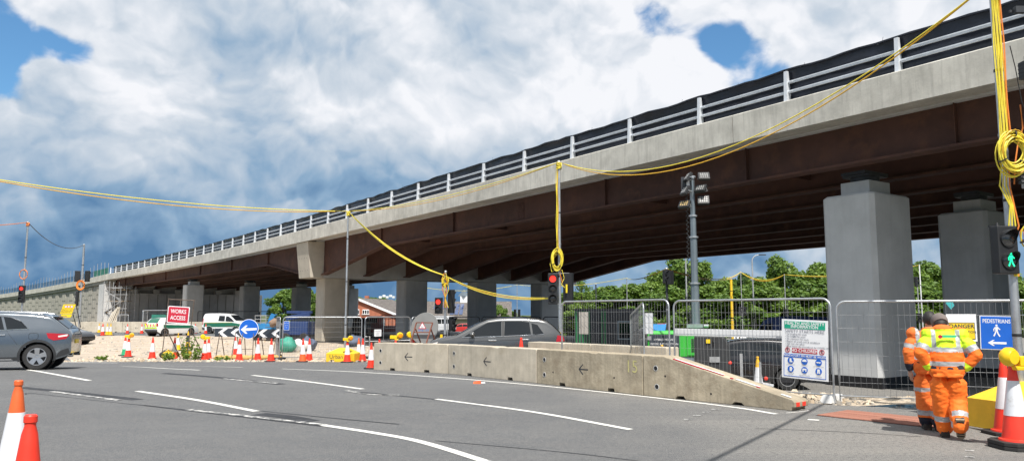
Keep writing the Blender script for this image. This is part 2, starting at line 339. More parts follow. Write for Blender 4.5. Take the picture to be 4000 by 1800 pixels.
def f_rooft(k, v):
    n = k.noise(v, 2.2, 6, 0.65); n2 = k.noise(v, 0.25, 4, 0.6)
    c = k.mix(k.maprange(n, 0.38, 0.66), (0.075, 0.068, 0.066), (0.20, 0.175, 0.155)); c = k.mix(k.maprange(n2, 0.45, 0.7, 0, 0.5), c, (0.12, 0.10, 0.085)); return c, n, 0.05
M['rooft'] = custom('roof_tile', f_rooft, 0.9)
def f_red_pav(k, v):
    n = k.noise(v, 5, 5, 0.6); n2 = k.noise(v, 50, 3, 0.6)
    c = k.mix(k.maprange(n, 0.35, 0.7), (0.30, 0.125, 0.085), (0.44, 0.20, 0.14)); c = k.mix(k.maprange(n2, 0.45, 0.7, 0, 0.5), c, (0.34, 0.23, 0.18)); return c, n2, 0.006
M['redpav'] = custom('red_paver', f_red_pav, 0.85)

# ------------------------------------------------------------------ mesh helpers
Z = Vector((0, 0, 1))
def V(*a): return Vector(a)
def frame_from(d):
    d = d.normalized(); a = Vector((0, 0, 1)) if abs(d.z) < 0.95 else Vector((1, 0, 0))
    u = d.cross(a).normalized(); v = u.cross(d).normalized(); return u, v
class MB:
    def __init__(s): s.v = []; s.f = []; s.m = []; s.cur = 0
    def mat(s, i): s.cur = i; return s
    def add(s, vs, fs):
        o = len(s.v); s.v += [tuple(q) for q in vs]; s.f += [tuple(i + o for i in f) for f in fs]; s.m += [s.cur] * len(fs); return s
    def box(s, c, size, rz=0.0, rot=None):
        hx, hy, hz = (q / 2 for q in size); c = Vector(c)
        Mx = rot if rot is not None else Matrix.Rotation(rz, 3, 'Z')
        P = [c + Mx @ Vector((x * hx, y * hy, z * hz)) for z in (-1, 1) for y in (-1, 1) for x in (-1, 1)]
        return s.add(P, [(0, 2, 3, 1), (4, 5, 7, 6), (0, 1, 5, 4), (2, 6, 7, 3), (0, 4, 6, 2), (1, 3, 7, 5)])
    def hexa(s, b, t):
        """b, t: 4 bottom and 4 top points, counter-clockwise from above"""
        return s.add(list(b) + list(t), [(3, 2, 1, 0), (4, 5, 6, 7), (0, 1, 5, 4), (1, 2, 6, 5), (2, 3, 7, 6), (3, 0, 4, 7)])
    def bar(s, p0, p1, w, h, up=None):
        p0 = Vector(p0); p1 = Vector(p1); d = (p1 - p0).normalized(); up = Vector(up) if up is not None else (Z if abs(d.z) < 0.95 else Vector((0, 1, 0)))
        u = d.cross(up).normalized() * (w / 2); q = u.cross(d).normalized() * (h / 2)
        a = [p0 + u + q, p0 - u + q, p0 - u - q, p0 + u - q]; b = [p1 + u + q, p1 - u + q, p1 - u - q, p1 + u - q]
        return s.add(a + b, [(0, 1, 2, 3), (7, 6, 5, 4), (0, 4, 5, 1), (1, 5, 6, 2), (2, 6, 7, 3), (3, 7, 4, 0)])
    def cyl(s, p0, p1, r0, r1=None, seg=12, caps=True):
        r1 = r0 if r1 is None else r1; p0 = Vector(p0); p1 = Vector(p1); u, w = frame_from(p1 - p0); P = []
        for p, r in ((p0, r0), (p1, r1)):
            for i in range(seg):
                a = 2 * math.pi * i / seg; P.append(p + u * (r * math.cos(a)) + w * (r * math.sin(a)))
        F = [(i, (i + 1) % seg, seg + (i + 1) % seg, seg + i) for i in range(seg)]
        if caps: F += [tuple(range(seg - 1, -1, -1)), tuple(range(seg, 2 * seg))]
        return s.add(P, F)
    def tube(s, pts, r, seg=6, closed=False, caps=True):
        pts = [Vector(p) for p in pts]; n = len(pts); P = []; pu = None
        rr = r if isinstance(r, (list, tuple)) else [r] * n
        for i, p in enumerate(pts):
            a = pts[i - 1] if (i > 0 or closed) else p; b = pts[(i + 1) % n] if (i < n - 1 or closed) else p
            d = (b - a).normalized() if (b - a).length > 1e-9 else Vector((1, 0, 0))
            if pu is None: u, w = frame_from(d)
            else:
                u = pu - d * pu.dot(d); u = u.normalized() if u.length > 1e-6 else frame_from(d)[0]; w = d.cross(u)
            pu = u
            for k in range(seg):
                t = 2 * math.pi * k / seg; P.append(p + u * (rr[i] * math.cos(t)) + w * (rr[i] * math.sin(t)))
        F = []
        for i in range(n if closed else n - 1):
            j = (i + 1) % n
            F += [(i * seg + k, i * seg + (k + 1) % seg, j * seg + (k + 1) % seg, j * seg + k) for k in range(seg)]
        if caps and not closed: F += [tuple(range(seg - 1, -1, -1)), tuple(range((n - 1) * seg, n * seg))]
        return s.add(P, F)
    def lathe(s, prof, c=(0, 0, 0), seg=20, axis=None, caps=True):
        c = Vector(c); ax = Vector(axis).normalized() if axis is not None else Z
        u, w = (Vector((1, 0, 0)), Vector((0, 1, 0))) if axis is None else frame_from(ax)
        P = []; n = len(prof)
        for (r, z) in prof:
            for k in range(seg):
                t = 2 * math.pi * k / seg; P.append(c + ax * z + u * (r * math.cos(t)) + w * (r * math.sin(t)))
        F = [(i * seg + k, i * seg + (k + 1) % seg, (i + 1) * seg + (k + 1) % seg, (i + 1) * seg + k) for i in range(n - 1) for k in range(seg)]
        if caps and prof[0][0] > 1e-6: F.append(tuple(range(seg - 1, -1, -1)))
        if caps and prof[-1][0] > 1e-6: F.append(tuple(range((n - 1) * seg, n * seg)))
        return s.add(P, F)
    def plate(s, poly, o, u, v, t=0.002):
        """extruded polygon: 2-D points in the plane o + x u + y v, thickness t towards u x v"""
        o = Vector(o); u = Vector(u).normalized(); v = Vector(v).normalized(); nn = u.cross(v).normalized(); n = len(poly)
        a = [o + u * x + v * y for x, y in poly]; b = [p + nn * t for p in a]
        return s.add(a + b, [tuple(range(n - 1, -1, -1)), tuple(range(n, 2 * n))] + [(i, (i + 1) % n, n + (i + 1) % n, n + i) for i in range(n)])
    def sphere(s, c, r, seg=12, rings=8, sx=1, sy=1, sz=1):
        c = Vector(c); P = [c + Vector((0, 0, -r * sz))]
        for i in range(1, rings):
            a = math.pi * i / rings - math.pi / 2
            for k in range(seg):
                t = 2 * math.pi * k / seg; P.append(c + Vector((r * sx * math.cos(a) * math.cos(t), r * sy * math.cos(a) * math.sin(t), r * sz * math.sin(a))))
        P.append(c + Vector((0, 0, r * sz))); F = [(0, 1 + (k + 1) % seg, 1 + k) for k in range(seg)]
        for i in range(rings - 2):
            F += [(1 + i * seg + k, 1 + i * seg + (k + 1) % seg, 1 + (i + 1) * seg + (k + 1) % seg, 1 + (i + 1) * seg + k) for k in range(seg)]
        L = len(P) - 1; F += [(L, 1 + (rings - 2) * seg + k, 1 + (rings - 2) * seg + (k + 1) % seg) for k in range(seg)]
        return s.add(P, F)
    def text(s, txt, o, u, v, size, align='CENTER', bold=0.012, t=0.0, sx=1.0):
        vs, fs = text_mesh(txt, align, bold); o = Vector(o); u = Vector(u).normalized(); v = Vector(v).normalized(); nn = u.cross(v)
        return s.add([o + u * (x * size * sx) + v * (y * size) + nn * t for x, y in vs], fs)
    def mesh(s, name, mats):
        me = bpy.data.meshes.new(name); me.from_pydata(s.v, [], s.f)
        for q in (mats if isinstance(mats, (list, tuple)) else [mats]): me.materials.append(q)
        if any(s.m): me.polygons.foreach_set('material_index', s.m)
        me.validate(); me.update(); return me
    def build(s, name, mats, parent=None, smooth=None, loc=None, bevel=0.0):
        me = s.mesh(name, mats)
        if bevel > 0:
            bm = bmesh.new(); bm.from_mesh(me); bmesh.ops.remove_doubles(bm, verts=bm.verts, dist=1e-5)
            bmesh.ops.bevel(bm, geom=[e for e in bm.edges if len(e.link_faces) == 2 and e.calc_face_angle(0) > 0.5], offset=bevel, segments=2, affect='EDGES', profile=0.6); bm.to_mesh(me); bm.free()
        if smooth is not None:
            me.polygons.foreach_set('use_smooth', [True] * len(me.polygons)); me.set_sharp_from_angle(angle=smooth)
        o = bpy.data.objects.new(name, me); col.objects.link(o)
        if parent is not None: o.parent = parent
        if loc is not None: o.location = loc
        return o
_tx = {}
TMP = bpy.data.scenes.new('tmp_eval')
def tmp_dg(ob):
    TMP.collection.objects.link(ob); vl = TMP.view_layers[0]; vl.update(); dg = vl.depsgraph; dg.update(); return dg
def text_mesh(txt, align, bold):
    k = (txt, align, bold)
    if k not in _tx:
        cu = bpy.data.curves.new('t', 'FONT'); cu.body = txt; cu.size = 1.0; cu.align_x = align; cu.align_y = 'CENTER'; cu.offset = bold; cu.resolution_u = 3
        ob = bpy.data.objects.new('t', cu); dg = tmp_dg(ob)
        me = ob.evaluated_get(dg).to_mesh(); _tx[k] = ([(q.co.x, q.co.y) for q in me.vertices], [tuple(p.vertices) for p in me.polygons])
        ob.evaluated_get(dg).to_mesh_clear(); bpy.data.objects.remove(ob); bpy.data.curves.remove(cu)
    return _tx[k]
def tag(o, label=None, cat=None, group=None, kind=None):
    if label: o['label'] = label
    if cat: o['category'] = cat
    if group: o['group'] = group
    if kind: o['kind'] = kind
    return o
def thing(name, label, cat, loc=(0, 0, 0), rz=0.0, group=None):
    o = bpy.data.objects.new(name, None); o.empty_display_size = 0.2; col.objects.link(o); o.location = loc; o.rotation_euler = (0, 0, rz)
    return tag(o, label, cat, group)
def child_mesh(name, me, parent, loc=(0, 0, 0), rot=(0, 0, 0), scale=None):
    o = bpy.data.objects.new(name, me); col.objects.link(o); o.parent = parent; o.location = loc; o.rotation_euler = rot
    if scale: o.scale = scale
    return o
def copy_tree(o, parent=None):
    c = o.copy(); col.objects.link(c); c.parent = parent
    for ch in list(o.children): copy_tree(ch, c)
    return c
def grid_poly(poly, step, stepy=None):
    """flat polygon cut along a grid -> (points2d, faces)"""
    bm = bmesh.new(); bm.faces.new([bm.verts.new((x, y, 0)) for x, y in poly]); xs = [p[0] for p in poly]; ys = [p[1] for p in poly]; stepy = stepy or step
    for ax, lo, hi, st in ((0, min(xs), max(xs), step), (1, min(ys), max(ys), stepy)):
        q = math.ceil(lo / st + 1e-6) * st
        while q < hi - 1e-6:
            no = (1, 0, 0) if ax == 0 else (0, 1, 0); co = (q, 0, 0) if ax == 0 else (0, q, 0)
            bmesh.ops.bisect_plane(bm, geom=bm.verts[:] + bm.edges[:] + bm.faces[:], plane_co=co, plane_no=no); q += st
    bm.verts.index_update(); P = [(v.co.x, v.co.y) for v in bm.verts]; Fs = [tuple(v.index for v in f.verts) for f in bm.faces]; bm.free(); return P, Fs

# ------------------------------------------------------------------ ground
def inpoly(x, y, P):
    c = False; n = len(P)
    for i in range(n):
        (x0, y0), (x1, y1) = P[i], P[(i + 1) % n]
        if (y0 > y) != (y1 > y) and x < (x1 - x0) * (y - y0) / (y1 - y0) + x0: c = not c
    return c
GRAVEL = [(-20.2, 35.7), (-5.5, 35.7), (-7.0, 66.0), (-38.0, 63.0)]
YARD = [(-18.0, 84.0), (-28.0, 148.0), (-78.0, 148.0), (-62.0, 84.0)]
VERGE = [(-1.5, 21.3), (5.80, 14.12), (12.5, 11.6), (13.2, 13.9), (6.6, 16.3), (0.2, 22.8)]
def make_ground():
    xs = [-80 + 2 * i for i in range(31)] + [-18 + 0.6 * i for i in range(62)] + [20 + 2 * i for i in range(26)]
    ys = [-12 + 2 * i for i in range(10)] + [9 + 0.6 * i for i in range(47)] + [38 + 2 * i for i in range(58)]
    bm = bmesh.new()
    vs = [[bm.verts.new((x, y, 0)) for x in xs] for y in ys]
    for j in range(len(ys) - 1):
        for i in range(len(xs) - 1): bm.faces.new((vs[j][i], vs[j][i + 1], vs[j + 1][i + 1], vs[j + 1][i]))
    for P in (GRAVEL, VERGE, YARD):
        for i in range(len(P)):
            a = Vector(P[i] + (0,)); b = Vector(P[(i + 1) % len(P)] + (0,)); d = b - a
            fs = [f for f in bm.faces if min((v.co - a).dot(d) for v in f.verts) < d.length_squared * 1.02 and max((v.co - a).dot(d) for v in f.verts) > -0.02 * d.length_squared]
            ge = set(fs); [ge.update(f.edges) for f in fs]; [ge.update(f.verts) for f in fs]
            bmesh.ops.bisect_plane(bm, geom=list(ge), plane_co=a, plane_no=Vector((d.y, -d.x, 0)))
    parts = {'road': MB(), 'gravel_yard': MB(), 'rubble_verge': MB(), 'far_yard': MB()}
    for f in bm.faces:
        c = f.calc_center_median(); k = 'gravel_yard' if inpoly(c.x, c.y, GRAVEL) else 'rubble_verge' if inpoly(c.x, c.y, VERGE) else 'far_yard' if inpoly(c.x, c.y, YARD) else 'road'
        rough = {'gravel_yard': 0.05, 'rubble_verge': 0.13, 'road': 0.0, 'far_yard': 0.04}[k]
        parts[k].add([(v.co.x, v.co.y, gz(v.co.x, v.co.y) + (noise.noise(v.co * 0.9) * rough if rough else 0)) for v in f.verts], [tuple(range(len(f.verts)))])
    bm.free()
    for k, mm in (('road', 'asphalt'), ('gravel_yard', 'gravel'), ('rubble_verge', 'rubble'), ('far_yard', 'gravel')):
        o = parts[k].build(k, M[mm]); tag(o, kind='structure')
        b2 = bmesh.new(); b2.from_mesh(o.data); bmesh.ops.remove_doubles(b2, verts=b2.verts, dist=1e-4); b2.to_mesh(o.data); b2.free(); o.data.polygons.foreach_set('use_smooth', [True] * len(o.data.polygons))
    # surrounding land, out to the horizon
    mb = MB(); x0, x1, y0, y1, B = -80.0, 70.0, -12.0, 152.0, 3000.0
    rows = [(-B, -B, B, y0), (-B, y1, B, B), (-B, y0, x0, y1), (x1, y0, B, y1)]
    for (a, b, c, d) in rows:
        nx = 24; ny = 24
        P = [(a + (c - a) * i / nx, b + (d - b) * j / ny) for j in range(ny + 1) for i in range(nx + 1)]
        mb.add([(x, y, gz(max(x0, min(x1, x)), max(y0, min(y1, y))) - 0.015) for x, y in P], [(j * (nx + 1) + i, j * (nx + 1) + i + 1, (j + 1) * (nx + 1) + i + 1, (j + 1) * (nx + 1) + i) for j in range(ny) for i in range(nx)])
    tag(mb.build('ground', M['grassland']), kind='structure')
make_ground()

def strip(pts, w, mt, name, lift=0.006):
    """painted strip along px points or Vectors on the ground"""
    P = [g(*p) if len(p) == 2 else Vector(p) for p in pts]; Q = []
    if len(P) > 2:
        E_ = [P[0] * 2 - P[1]] + P + [P[-1] * 2 - P[-2]]; S_ = []
        for i in range(1, len(E_) - 2):
            a, b, c, d = E_[i - 1:i + 3]
            for k in range(6):
                u = k / 6; S_.append(((b * 2) + (c - a) * u + (a * 2 - b * 5 + c * 4 - d) * u ** 2 + (b * 3 - a - c * 3 + d) * u ** 3) * 0.5)
        P = S_ + [P[-1]]
    for a, b in zip(P[:-1], P[1:]):
        n = max(1, int((b - a).length / 0.5)); Q += [a.lerp(b, i / n) for i in range(n)]
    Q.append(P[-1]); mb = MB(); L = []
    for i, p in enumerate(Q):
        d = (Q[min(i + 1, len(Q) - 1)] - Q[max(i - 1, 0)]); d.z = 0; d.normalize(); nrm = Vector((-d.y, d.x, 0)) * (w / 2)
        for q in (p + nrm, p - nrm): L.append((q.x, q.y, gz(q.x, q.y) + lift))
    mb.add(L, [(2 * i, 2 * i + 1, 2 * i + 3, 2 * i + 2) for i in range(len(Q) - 1)])
    return tag(mb.build(name, M[mt]), kind='structure')
strip([(58, 1438), (350, 1486)], 0.13, 'paint', 'road_marking')
strip([(536, 1527), (770, 1562), (1001, 1606)], 0.13, 'paint', 'road_marking')
strip([(986, 1465), (1200, 1490), (1417, 1519)], 0.13, 'paint', 'road_marking')
strip([(1704, 1558), (2080, 1608), (2463, 1677)], 0.12, 'paint', 'road_marking')
strip([(1262, 1660), (1460, 1690), (1640, 1724), (1890, 1800), (2150, 1890)], 0.13, 'paint', 'road_marking')
strip([(738, 1600), (1000, 1629), (1270, 1659)], 0.12, 'paintw', 'road_marking', 0.007)
strip([(202, 1528), (340, 1546), (466, 1563)], 0.13, 'paintw', 'road_marking', 0.007)
strip([(873, 1478), (980, 1488), (1087, 1497)], 0.13, 'paintw', 'road_marking', 0.007)
strip([(1352, 1525), (1450, 1540), (1560, 1543)], 0.10, 'paintw', 'road_marking', 0.007)
strip([(1102, 1440), (1560, 1462), (2000, 1496), (2450, 1541), (2850, 1588), (3033, 1617)], 0.11, 'paint', 'road_marking')
strip([(590, 1425), (780, 1429), (947, 1434)], 0.12, 'paint', 'road_marking')
strip([(474, 1429), (620, 1437), (780, 1445)], 0.12, 'paint', 'road_marking')
strip([(210, 1412), (340, 1415), (460, 1417)], 0.12, 'paint', 'road_marking')
strip([(640, 1457), (860, 1474), (1100, 1500)], 0.24, 'tar', 'tar_patch', 0.0035)
strip([(80, 1512), (300, 1534), (540, 1560)], 0.24, 'tar', 'tar_patch', 0.0035)
strip([(1010, 1616), (1120, 1627), (1215, 1645)], 0.30, 'tar', 'tar_patch', 0.0035)
strip([(560, 1582), (900, 1622), (1260, 1664)], 0.07, 'tar', 'tar_patch', 0.003)
strip([(1020, 1604), (1300, 1632), (1560, 1656)], 0.06, 'tar', 'tar_patch', 0.003)
strip([(1410, 1530), (1560, 1545), (1900, 1578)], 0.09, 'tar', 'tar_patch', 0.003)
strip([(100, 1540), (130, 1536), (420, 1568), (720, 1598)], 0.035, 'tar', 'tar_patch', 0.003)
strip([(1700, 1720), (2200, 1765), (2500, 1800)], 0.03, 'tar', 'tar_patch', 0.003)
strip([(2950, 1672), (3300, 1686), (3600, 1705)], 0.02, 'tar', 'tar_patch', 0.003)
for i, (a, b) in enumerate([(2690, 1637), (2725, 1622), (2762, 1609), (2794, 1598)]): strip([(a - 18, b), (a + 14, b + 1)], 0.10, 'paintw', 'road_marking')
strip([(3155, 1638), (3200, 1641)], 0.12, 'paint', 'road_marking')
strip([(3755, 1716), (3795, 1721)], 0.07, 'paintw', 'road_marking')
strip([(3770, 1758), (3805, 1760)], 0.07, 'paintw', 'road_marking')
strip([(3770, 1783), (3808, 1787)], 0.07, 'paintw', 'road_marking')
strip([(3070, 1613), (3160, 1604), (3110, 1598)], 0.035, 'paint', 'road_marking')

# red ribbed paving in front of the fence: single pavers with recessed joints
def tactile():
    a, b, c = g(3190, 1622), g(3655, 1672), g(3245, 1596)
    u = (b - a); u.z = 0; L = u.length; u.normalize(); v = Vector((-u.y, u.x, 0)); wd = max(0.4, (c - a).dot(v))
    root = thing('tactile_paving', 'strip of red ribbed pavers in the asphalt before the fence', 'paving', a); root['kind'] = 'structure'
    del root['category']
    bed = MB(); bed.box(u * (L / 2) + v * (wd / 2) + V(0, 0, 0.0), (L + 0.02, wd + 0.02, 0.012), math.atan2(u.y, u.x)); bed.build('bedding', M['tar'], root)
    n = 22; rows = 2; pw = L / n; ph = wd / rows; mb = MB(); mb.box((0, 0, 0), (pw - 0.006, ph - 0.008, 0.024)); me = mb.mesh('paver', M['redpav'])
    rib = MB()
    for k in (-0.25, 0.25): rib.box((pw * k, 0, 0.013), (pw * 0.28, ph * 0.94, 0.008))
    rb = rib.mesh('rib', M['redpav'])
    for i in range(n):
        for j in range(rows):
            p = u * (pw * (i + 0.5)) + v * (ph * (j + 0.5)); o = child_mesh('paver', me, root, (p.x, p.y, random.uniform(0.0, 0.003)), (0, 0, math.atan2(u.y, u.x)))
            child_mesh('rib', rb, o)
tactile()

# ------------------------------------------------------------------ flyover
UX, UY = -0.5628, 0.8266
T0, RAD = 50.0, 960.0
def bfr(t):
    """axis frame at chainage t: (origin on N=0 line, along u, across n)"""
    if t <= T0: return Vector((UX * t, UY * t, 0)), Vector((UX, UY, 0)), Vector((UY, -UX, 0))
    a = (t - T0) / RAD; p0 = Vector((UX * T0, UY * T0, 0)); u = Vector((UX, UY, 0)); n = Vector((UY, -UX, 0))
    # the curve bends away to the left (towards -n) about the deck's near edge
    NE = 19.84; rr = RAD
    p = p0 + u * (rr * math.sin(a)) - n * (rr * (1 - math.cos(a)))
    ud = u * math.cos(a) - n * math.sin(a); nd = n * math.cos(a) + u * math.sin(a)
    # keep N measured from the near edge: shift so that edge arc has radius rr
    e = p0 + n * NE + u * (rr * math.sin(a)) - n * (rr * (1 - math.cos(a)))
    return e - nd * NE, ud, nd
def drop(t):                      # the ramp falls away beyond the abutment
    return -max(0.0, t - 138.0) ** 1.0 * 0.016
def B(t, N, z): o, u, n = bfr(t); q = o + n * N; return Vector((q.x, q.y, z + drop(t)))
NF, ZT, ZB = 19.84, 8.12, 7.19
PIERS = (13.45, 58.3, 101.5); TAB = 139.0
bridge = thing('flyover_bridge', 'long steel and concrete flyover crossing the whole site on grey columns', 'bridge', (0, 0, 0))
def sweep(ts, sect, name, mt, parent, closed=True, smooth_a=None, stuff=False):
    mb = MB(); n = len(sect(ts[0])); P = []
    for t in ts: P += [B(t, N, z) for (N, z) in sect(t)]
    F = []
    for i in range(len(ts) - 1):
        for k in range(n if closed else n - 1): F.append((i * n + k, (i + 1) * n + k, (i + 1) * n + (k + 1) % n, i * n + (k + 1) % n))
    if closed: F += [tuple(range(n)), tuple(range((len(ts) - 1) * n + n - 1, (len(ts) - 1) * n - 1, -1))]
    mb.add(P, F); return mb.build(name, mt, parent, smooth_a)
def frange(a, b, st):
    n = max(1, int(math.ceil((b - a) / st - 1e-6))); return [a + (b - a) * i / n for i in range(n + 1)]
TEND = -62.0
# near edge fascia, cast in 14 m lengths
t = 16.3 - 14 * 6
while t < TAB - 0.5:
    a, b = max(t, TEND), min(t + 14, TAB)
    if b > a: sweep(frange(a + 0.012, b - 0.012, 3.5), lambda q: [(NF, ZB), (NF + 1.25, ZB + 0.14), (NF + 1.25, ZT - 0.25), (NF + 0.55, ZT - 0.03), (NF + 0.03, ZT), (NF, ZT - 0.03)], 'fascia_panel', M['fascia'], bridge)
    t += 14
FAR = 47.2
sweep(frange(TEND, TAB + 5.4, 7), lambda q: [(FAR, ZB), (FAR, ZT), (FAR - 0.6, ZT), (FAR - 1.25, ZT - 0.25), (FAR - 1.25, ZB + 0.14)], 'far_fascia', M['fascia'], bridge)
sweep(frange(TEND, TAB + 5.3, 7), lambda q: [(NF + 1.26, ZB + 0.10), (FAR - 1.26, ZB + 0.10), (FAR - 1.26, ZT - 0.27), (NF + 1.26, ZT - 0.27)], 'deck_slab', M['conc'], bridge)
# weathering steel plate girders with haunches at the middle pier
SOF = 6.12
def soffit(t):
    d = abs(t - PIERS[1]); return SOF if d > 12.0 else (4.62 + (SOF - 4.62) * max(0.0, d - 1.1) / 10.9)
GN = [21.35 + 3.5 * k for k in range(8)]
girder_ts = sorted(set([TEND] + frange(TEND, PIERS[1] - 12, 8)[1:] + frange(PIERS[1] - 12, PIERS[1] + 12, 1.5) + frange(PIERS[1] + 12, TAB + 4.3, 6)))
for N in GN:
    gi = sweep(girder_ts, lambda q: [(N - 0.01, soffit(q) + 0.03), (N + 0.01, soffit(q) + 0.03), (N + 0.01, ZB + 0.11), (N - 0.01, ZB + 0.11)], 'girder', M['steel_w'], bridge)
    sweep(girder_ts, lambda q: [(N - 0.26, soffit(q) - 0.04), (N + 0.26, soffit(q) - 0.04), (N + 0.26, soffit(q) + 0.03), (N - 0.26, soffit(q) + 0.03)], 'bottom_flange', M['steel_w'], gi)
    if N == GN[0]:
        for ts in (10.0, 16.9, 24.2, 37.0, 46.5, 70.5, 82, 94, 110, 122, 133):
            mb = MB(); p = [B(ts, N - 0.15, soffit(ts) + 0.03), B(ts, N - 0.012, soffit(ts) + 0.03)]; o_, u_, n_ = bfr(ts)
            mb.hexa([p[0], p[1], p[1] + u_ * 0.025, p[0] + u_ * 0.025], [q + Z * (ZB + 0.1 - soffit(ts) - 0.03) for q in (p[0], p[1], p[1] + u_ * 0.025, p[0] + u_ * 0.025)]); mb.build('stiffener', M['steel_w'], gi)
        ts = 30.3                       # bolted splice
        mb = MB(); p0 = B(ts, N - 0.022, soffit(ts) + 0.10); o_, u_, n_ = bfr(ts)
        mb.bar(p0 + Z * 0.42, p0 + u_ * 0.55 + Z * 0.42, 0.02, 0.84)
        for i in range(4):
            for j in range(8):
                q = p0 + u_ * (0.08 + 0.13 * i) + Z * (0.06 + 0.103 * j) - n_ * 0.01; mb.cyl(q, q - n_ * 0.022, 0.022, seg=6)
        mb.build('splice_plate', M['steel_w'], gi)
    for a, b in ((GN[GN.index(N) - 1], N),) if N != GN[0] else ():
        if GN.index(N) % 2 == 1:
            for ts in (16.9, 24.2, 37.0, 46.5, 70.5, 82.0):
                mb = MB(); mb.bar(B(ts, a + 0.02, 6.75), B(ts, b - 0.02, 6.75), 0.03, 0.45); mb.build('cross_brace', M['steel_w'], gi)
# columns
CW, CL = 2.15, 1.7
def column(t, N, z0, z1, mt, plinth=True):
    o, u, n = bfr(t); ang = math.atan2(n.y, n.x); c = B(t, N + CW / 2, 0)
    mb = MB(); hx, hy, ch = CW / 2, CL / 2, 0.12
    ring = [(-hx + ch, -hy), (hx - ch, -hy), (hx, -hy + ch), (hx, hy - ch), (hx - ch, hy), (-hx + ch, hy), (-hx, hy - ch), (-hx, -hy + ch)]
    Rm = Matrix.Rotation(ang, 3, 'Z'); zs = [z0, z0 + (z1 - z0) * 0.36, z0 + (z1 - z0) * 0.365, z0 + (z1 - z0) * 0.84, z0 + (z1 - z0) * 0.845, z1 - 0.06, z1]
    P = []
    for i, zz in enumerate(zs):
        s_ = (0.06 if i == len(zs) - 1 else 0.0)
        P += [Vector((c.x, c.y, zz)) + Rm @ Vector((x - math.copysign(s_, x), y - math.copysign(s_, y), 0)) for x, y in ring]
    mb.add(P, [(i * 8 + k, i * 8 + (k + 1) % 8, (i + 1) * 8 + (k + 1) % 8, (i + 1) * 8 + k) for i in range(len(zs) - 1) for k in range(8)] + [tuple(range((len(zs) - 1) * 8, len(zs) * 8))])
    co = mb.build('column', mt, bridge)
    mb = MB(); mb.box((c.x, c.y, (z0 - 0.9 + z0) / 2), (CW + 0.02, CL + 0.02, 0.9), ang); mb.build('painted_base', M['bitumen'], co)
    if plinth:
        mb = MB(); mb.box((c.x, c.y, z1 + 0.22), (1.15, 0.95, 0.44), ang); mb.build('plinth', M['conc'], co, bevel=0.02)
        mb = MB(); mb.cyl((c.x, c.y, z1 + 0.44), (c.x, c.y, z1 + 0.60), 0.42, seg=24); mb.box((c.x, c.y, z1 + 0.63), (1.0, 0.9, 0.06), ang); mb.box((c.x, c.y, z1 + 0.70), (1.3, 0.8, 0.09), ang)
        mb.build('bearing', M['dkgrey'], co)
    return co
for k in range(4):
    column(PIERS[0], 21.5 + 7.0 * k, -0.20, 5.27, M['conc'])
    column(PIERS[1], 21.5 + 7.0 * k, -0.42, 4.45, M['concw'] if k == 0 else M['conc'], False)
    column(PIERS[2], 21.5 + 7.0 * k, -0.30, 5.27, M['conc'])
# crosshead of the middle pier with its tapered end blocks
t = PIERS[1]; o_, u_, n_ = bfr(t); hw = 1.25
def xh(N, z, s): return B(t + s, N, z)
mb = MB()
mb.hexa([xh(20.72, 4.45, -hw), xh(46.4, 4.45, -hw), xh(46.4, 4.45, hw), xh(20.72, 4.45, hw)], [xh(20.72, ZB + 0.09, -hw), xh(46.4, ZB + 0.09, -hw), xh(46.4, ZB + 0.09, hw), xh(20.72, ZB + 0.09, hw)])
ch = mb.build('crosshead', M['conc'], bridge)
mb = MB(); e = 0.03
mb.hexa([xh(20.28, 4.43, -hw - e), xh(21.32, 4.43, -hw - e), xh(21.32, 4.43, hw + e), xh(20.28, 4.43, hw + e)], [xh(19.98, ZB - 0.005, -hw - e), xh(21.32, ZB - 0.005, -hw - e), xh(21.32, ZB - 0.005, hw + e), xh(19.98, ZB - 0.005, hw + e)])
eb = mb.build('end_block', M['concw'], ch, bevel=0.03)
for zz in (5.0, 5.95):
    for s in (-0.8, -0.3, 0.3, 0.8):
        mb = MB(); q = xh(20.28 - (zz - 4.43) * 0.108, zz, s); mb.cyl(q + n_ * 0.03, q - n_ * 0.012, 0.028, seg=8); mb.build('tie_hole', M['dkgrey'], eb)

# parapet: tapered posts, two front rails per bay, black sheeting tied behind
post_me = MB(); post_me.hexa([(-0.055, -0.10, 0), (0.055, -0.10, 0), (0.055, 0.13, 0), (-0.055, 0.13, 0)], [(-0.055, -0.05, 1.0), (0.055, -0.05, 1.0), (0.055, 0.04, 1.0), (-0.055, 0.04, 1.0)])
post_me.box((0, 0.0, 0.012), (0.22, 0.34, 0.024)); post_me = post_me.mesh('parapet_post', M['alu'])
T1 = 10.85 - 3.53 * 20; posts = [T1 + 3.53 * k for k in range(60)]; posts = [q for q in posts if TEND + 3 < q < TAB]
for q in posts:
    o_, u_, n_ = bfr(q); p = B(q, NF + 0.26, ZT - 0.005); child_mesh('parapet_post', post_me, bridge, p, (0, 0, math.atan2(-u_.y, -u_.x)))
for a, b in zip(posts[:-1], posts[1:]):
    for zz, hh in ((0.34, 0.085), (0.64, 0.085)):
        mb = MB(); mb.bar(B(a, NF + 0.30, ZT + zz) , B(b, NF + 0.30, ZT + zz), 0.05, hh); p0 = B(a, NF + 0.273, ZT + zz + 0.018); p1 = B(b, NF + 0.273, ZT + zz + 0.018); mb.bar(p0, p1, 0.02, 0.022)
        mb.build('parapet_rail', M['alu'], bridge)
        if b < 60:
            mb = MB(); uu = (B(a, 0, 0) - B(b, 0, 0)).normalized(); q = B(b, NF + 0.27, ZT + zz) + uu * -0.0; mb.box(B(b, NF + 0.255, ZT + zz) + uu * 0.12, (0.20, 0.03, 0.03), math.atan2(uu.y, uu.x)); mb.build('rail_splice', M['alu'], bridge)
rs = random.Random(3)
ts = []; q = TEND + 3
while q < TAB - 2: ts.append(q); q += 0.5
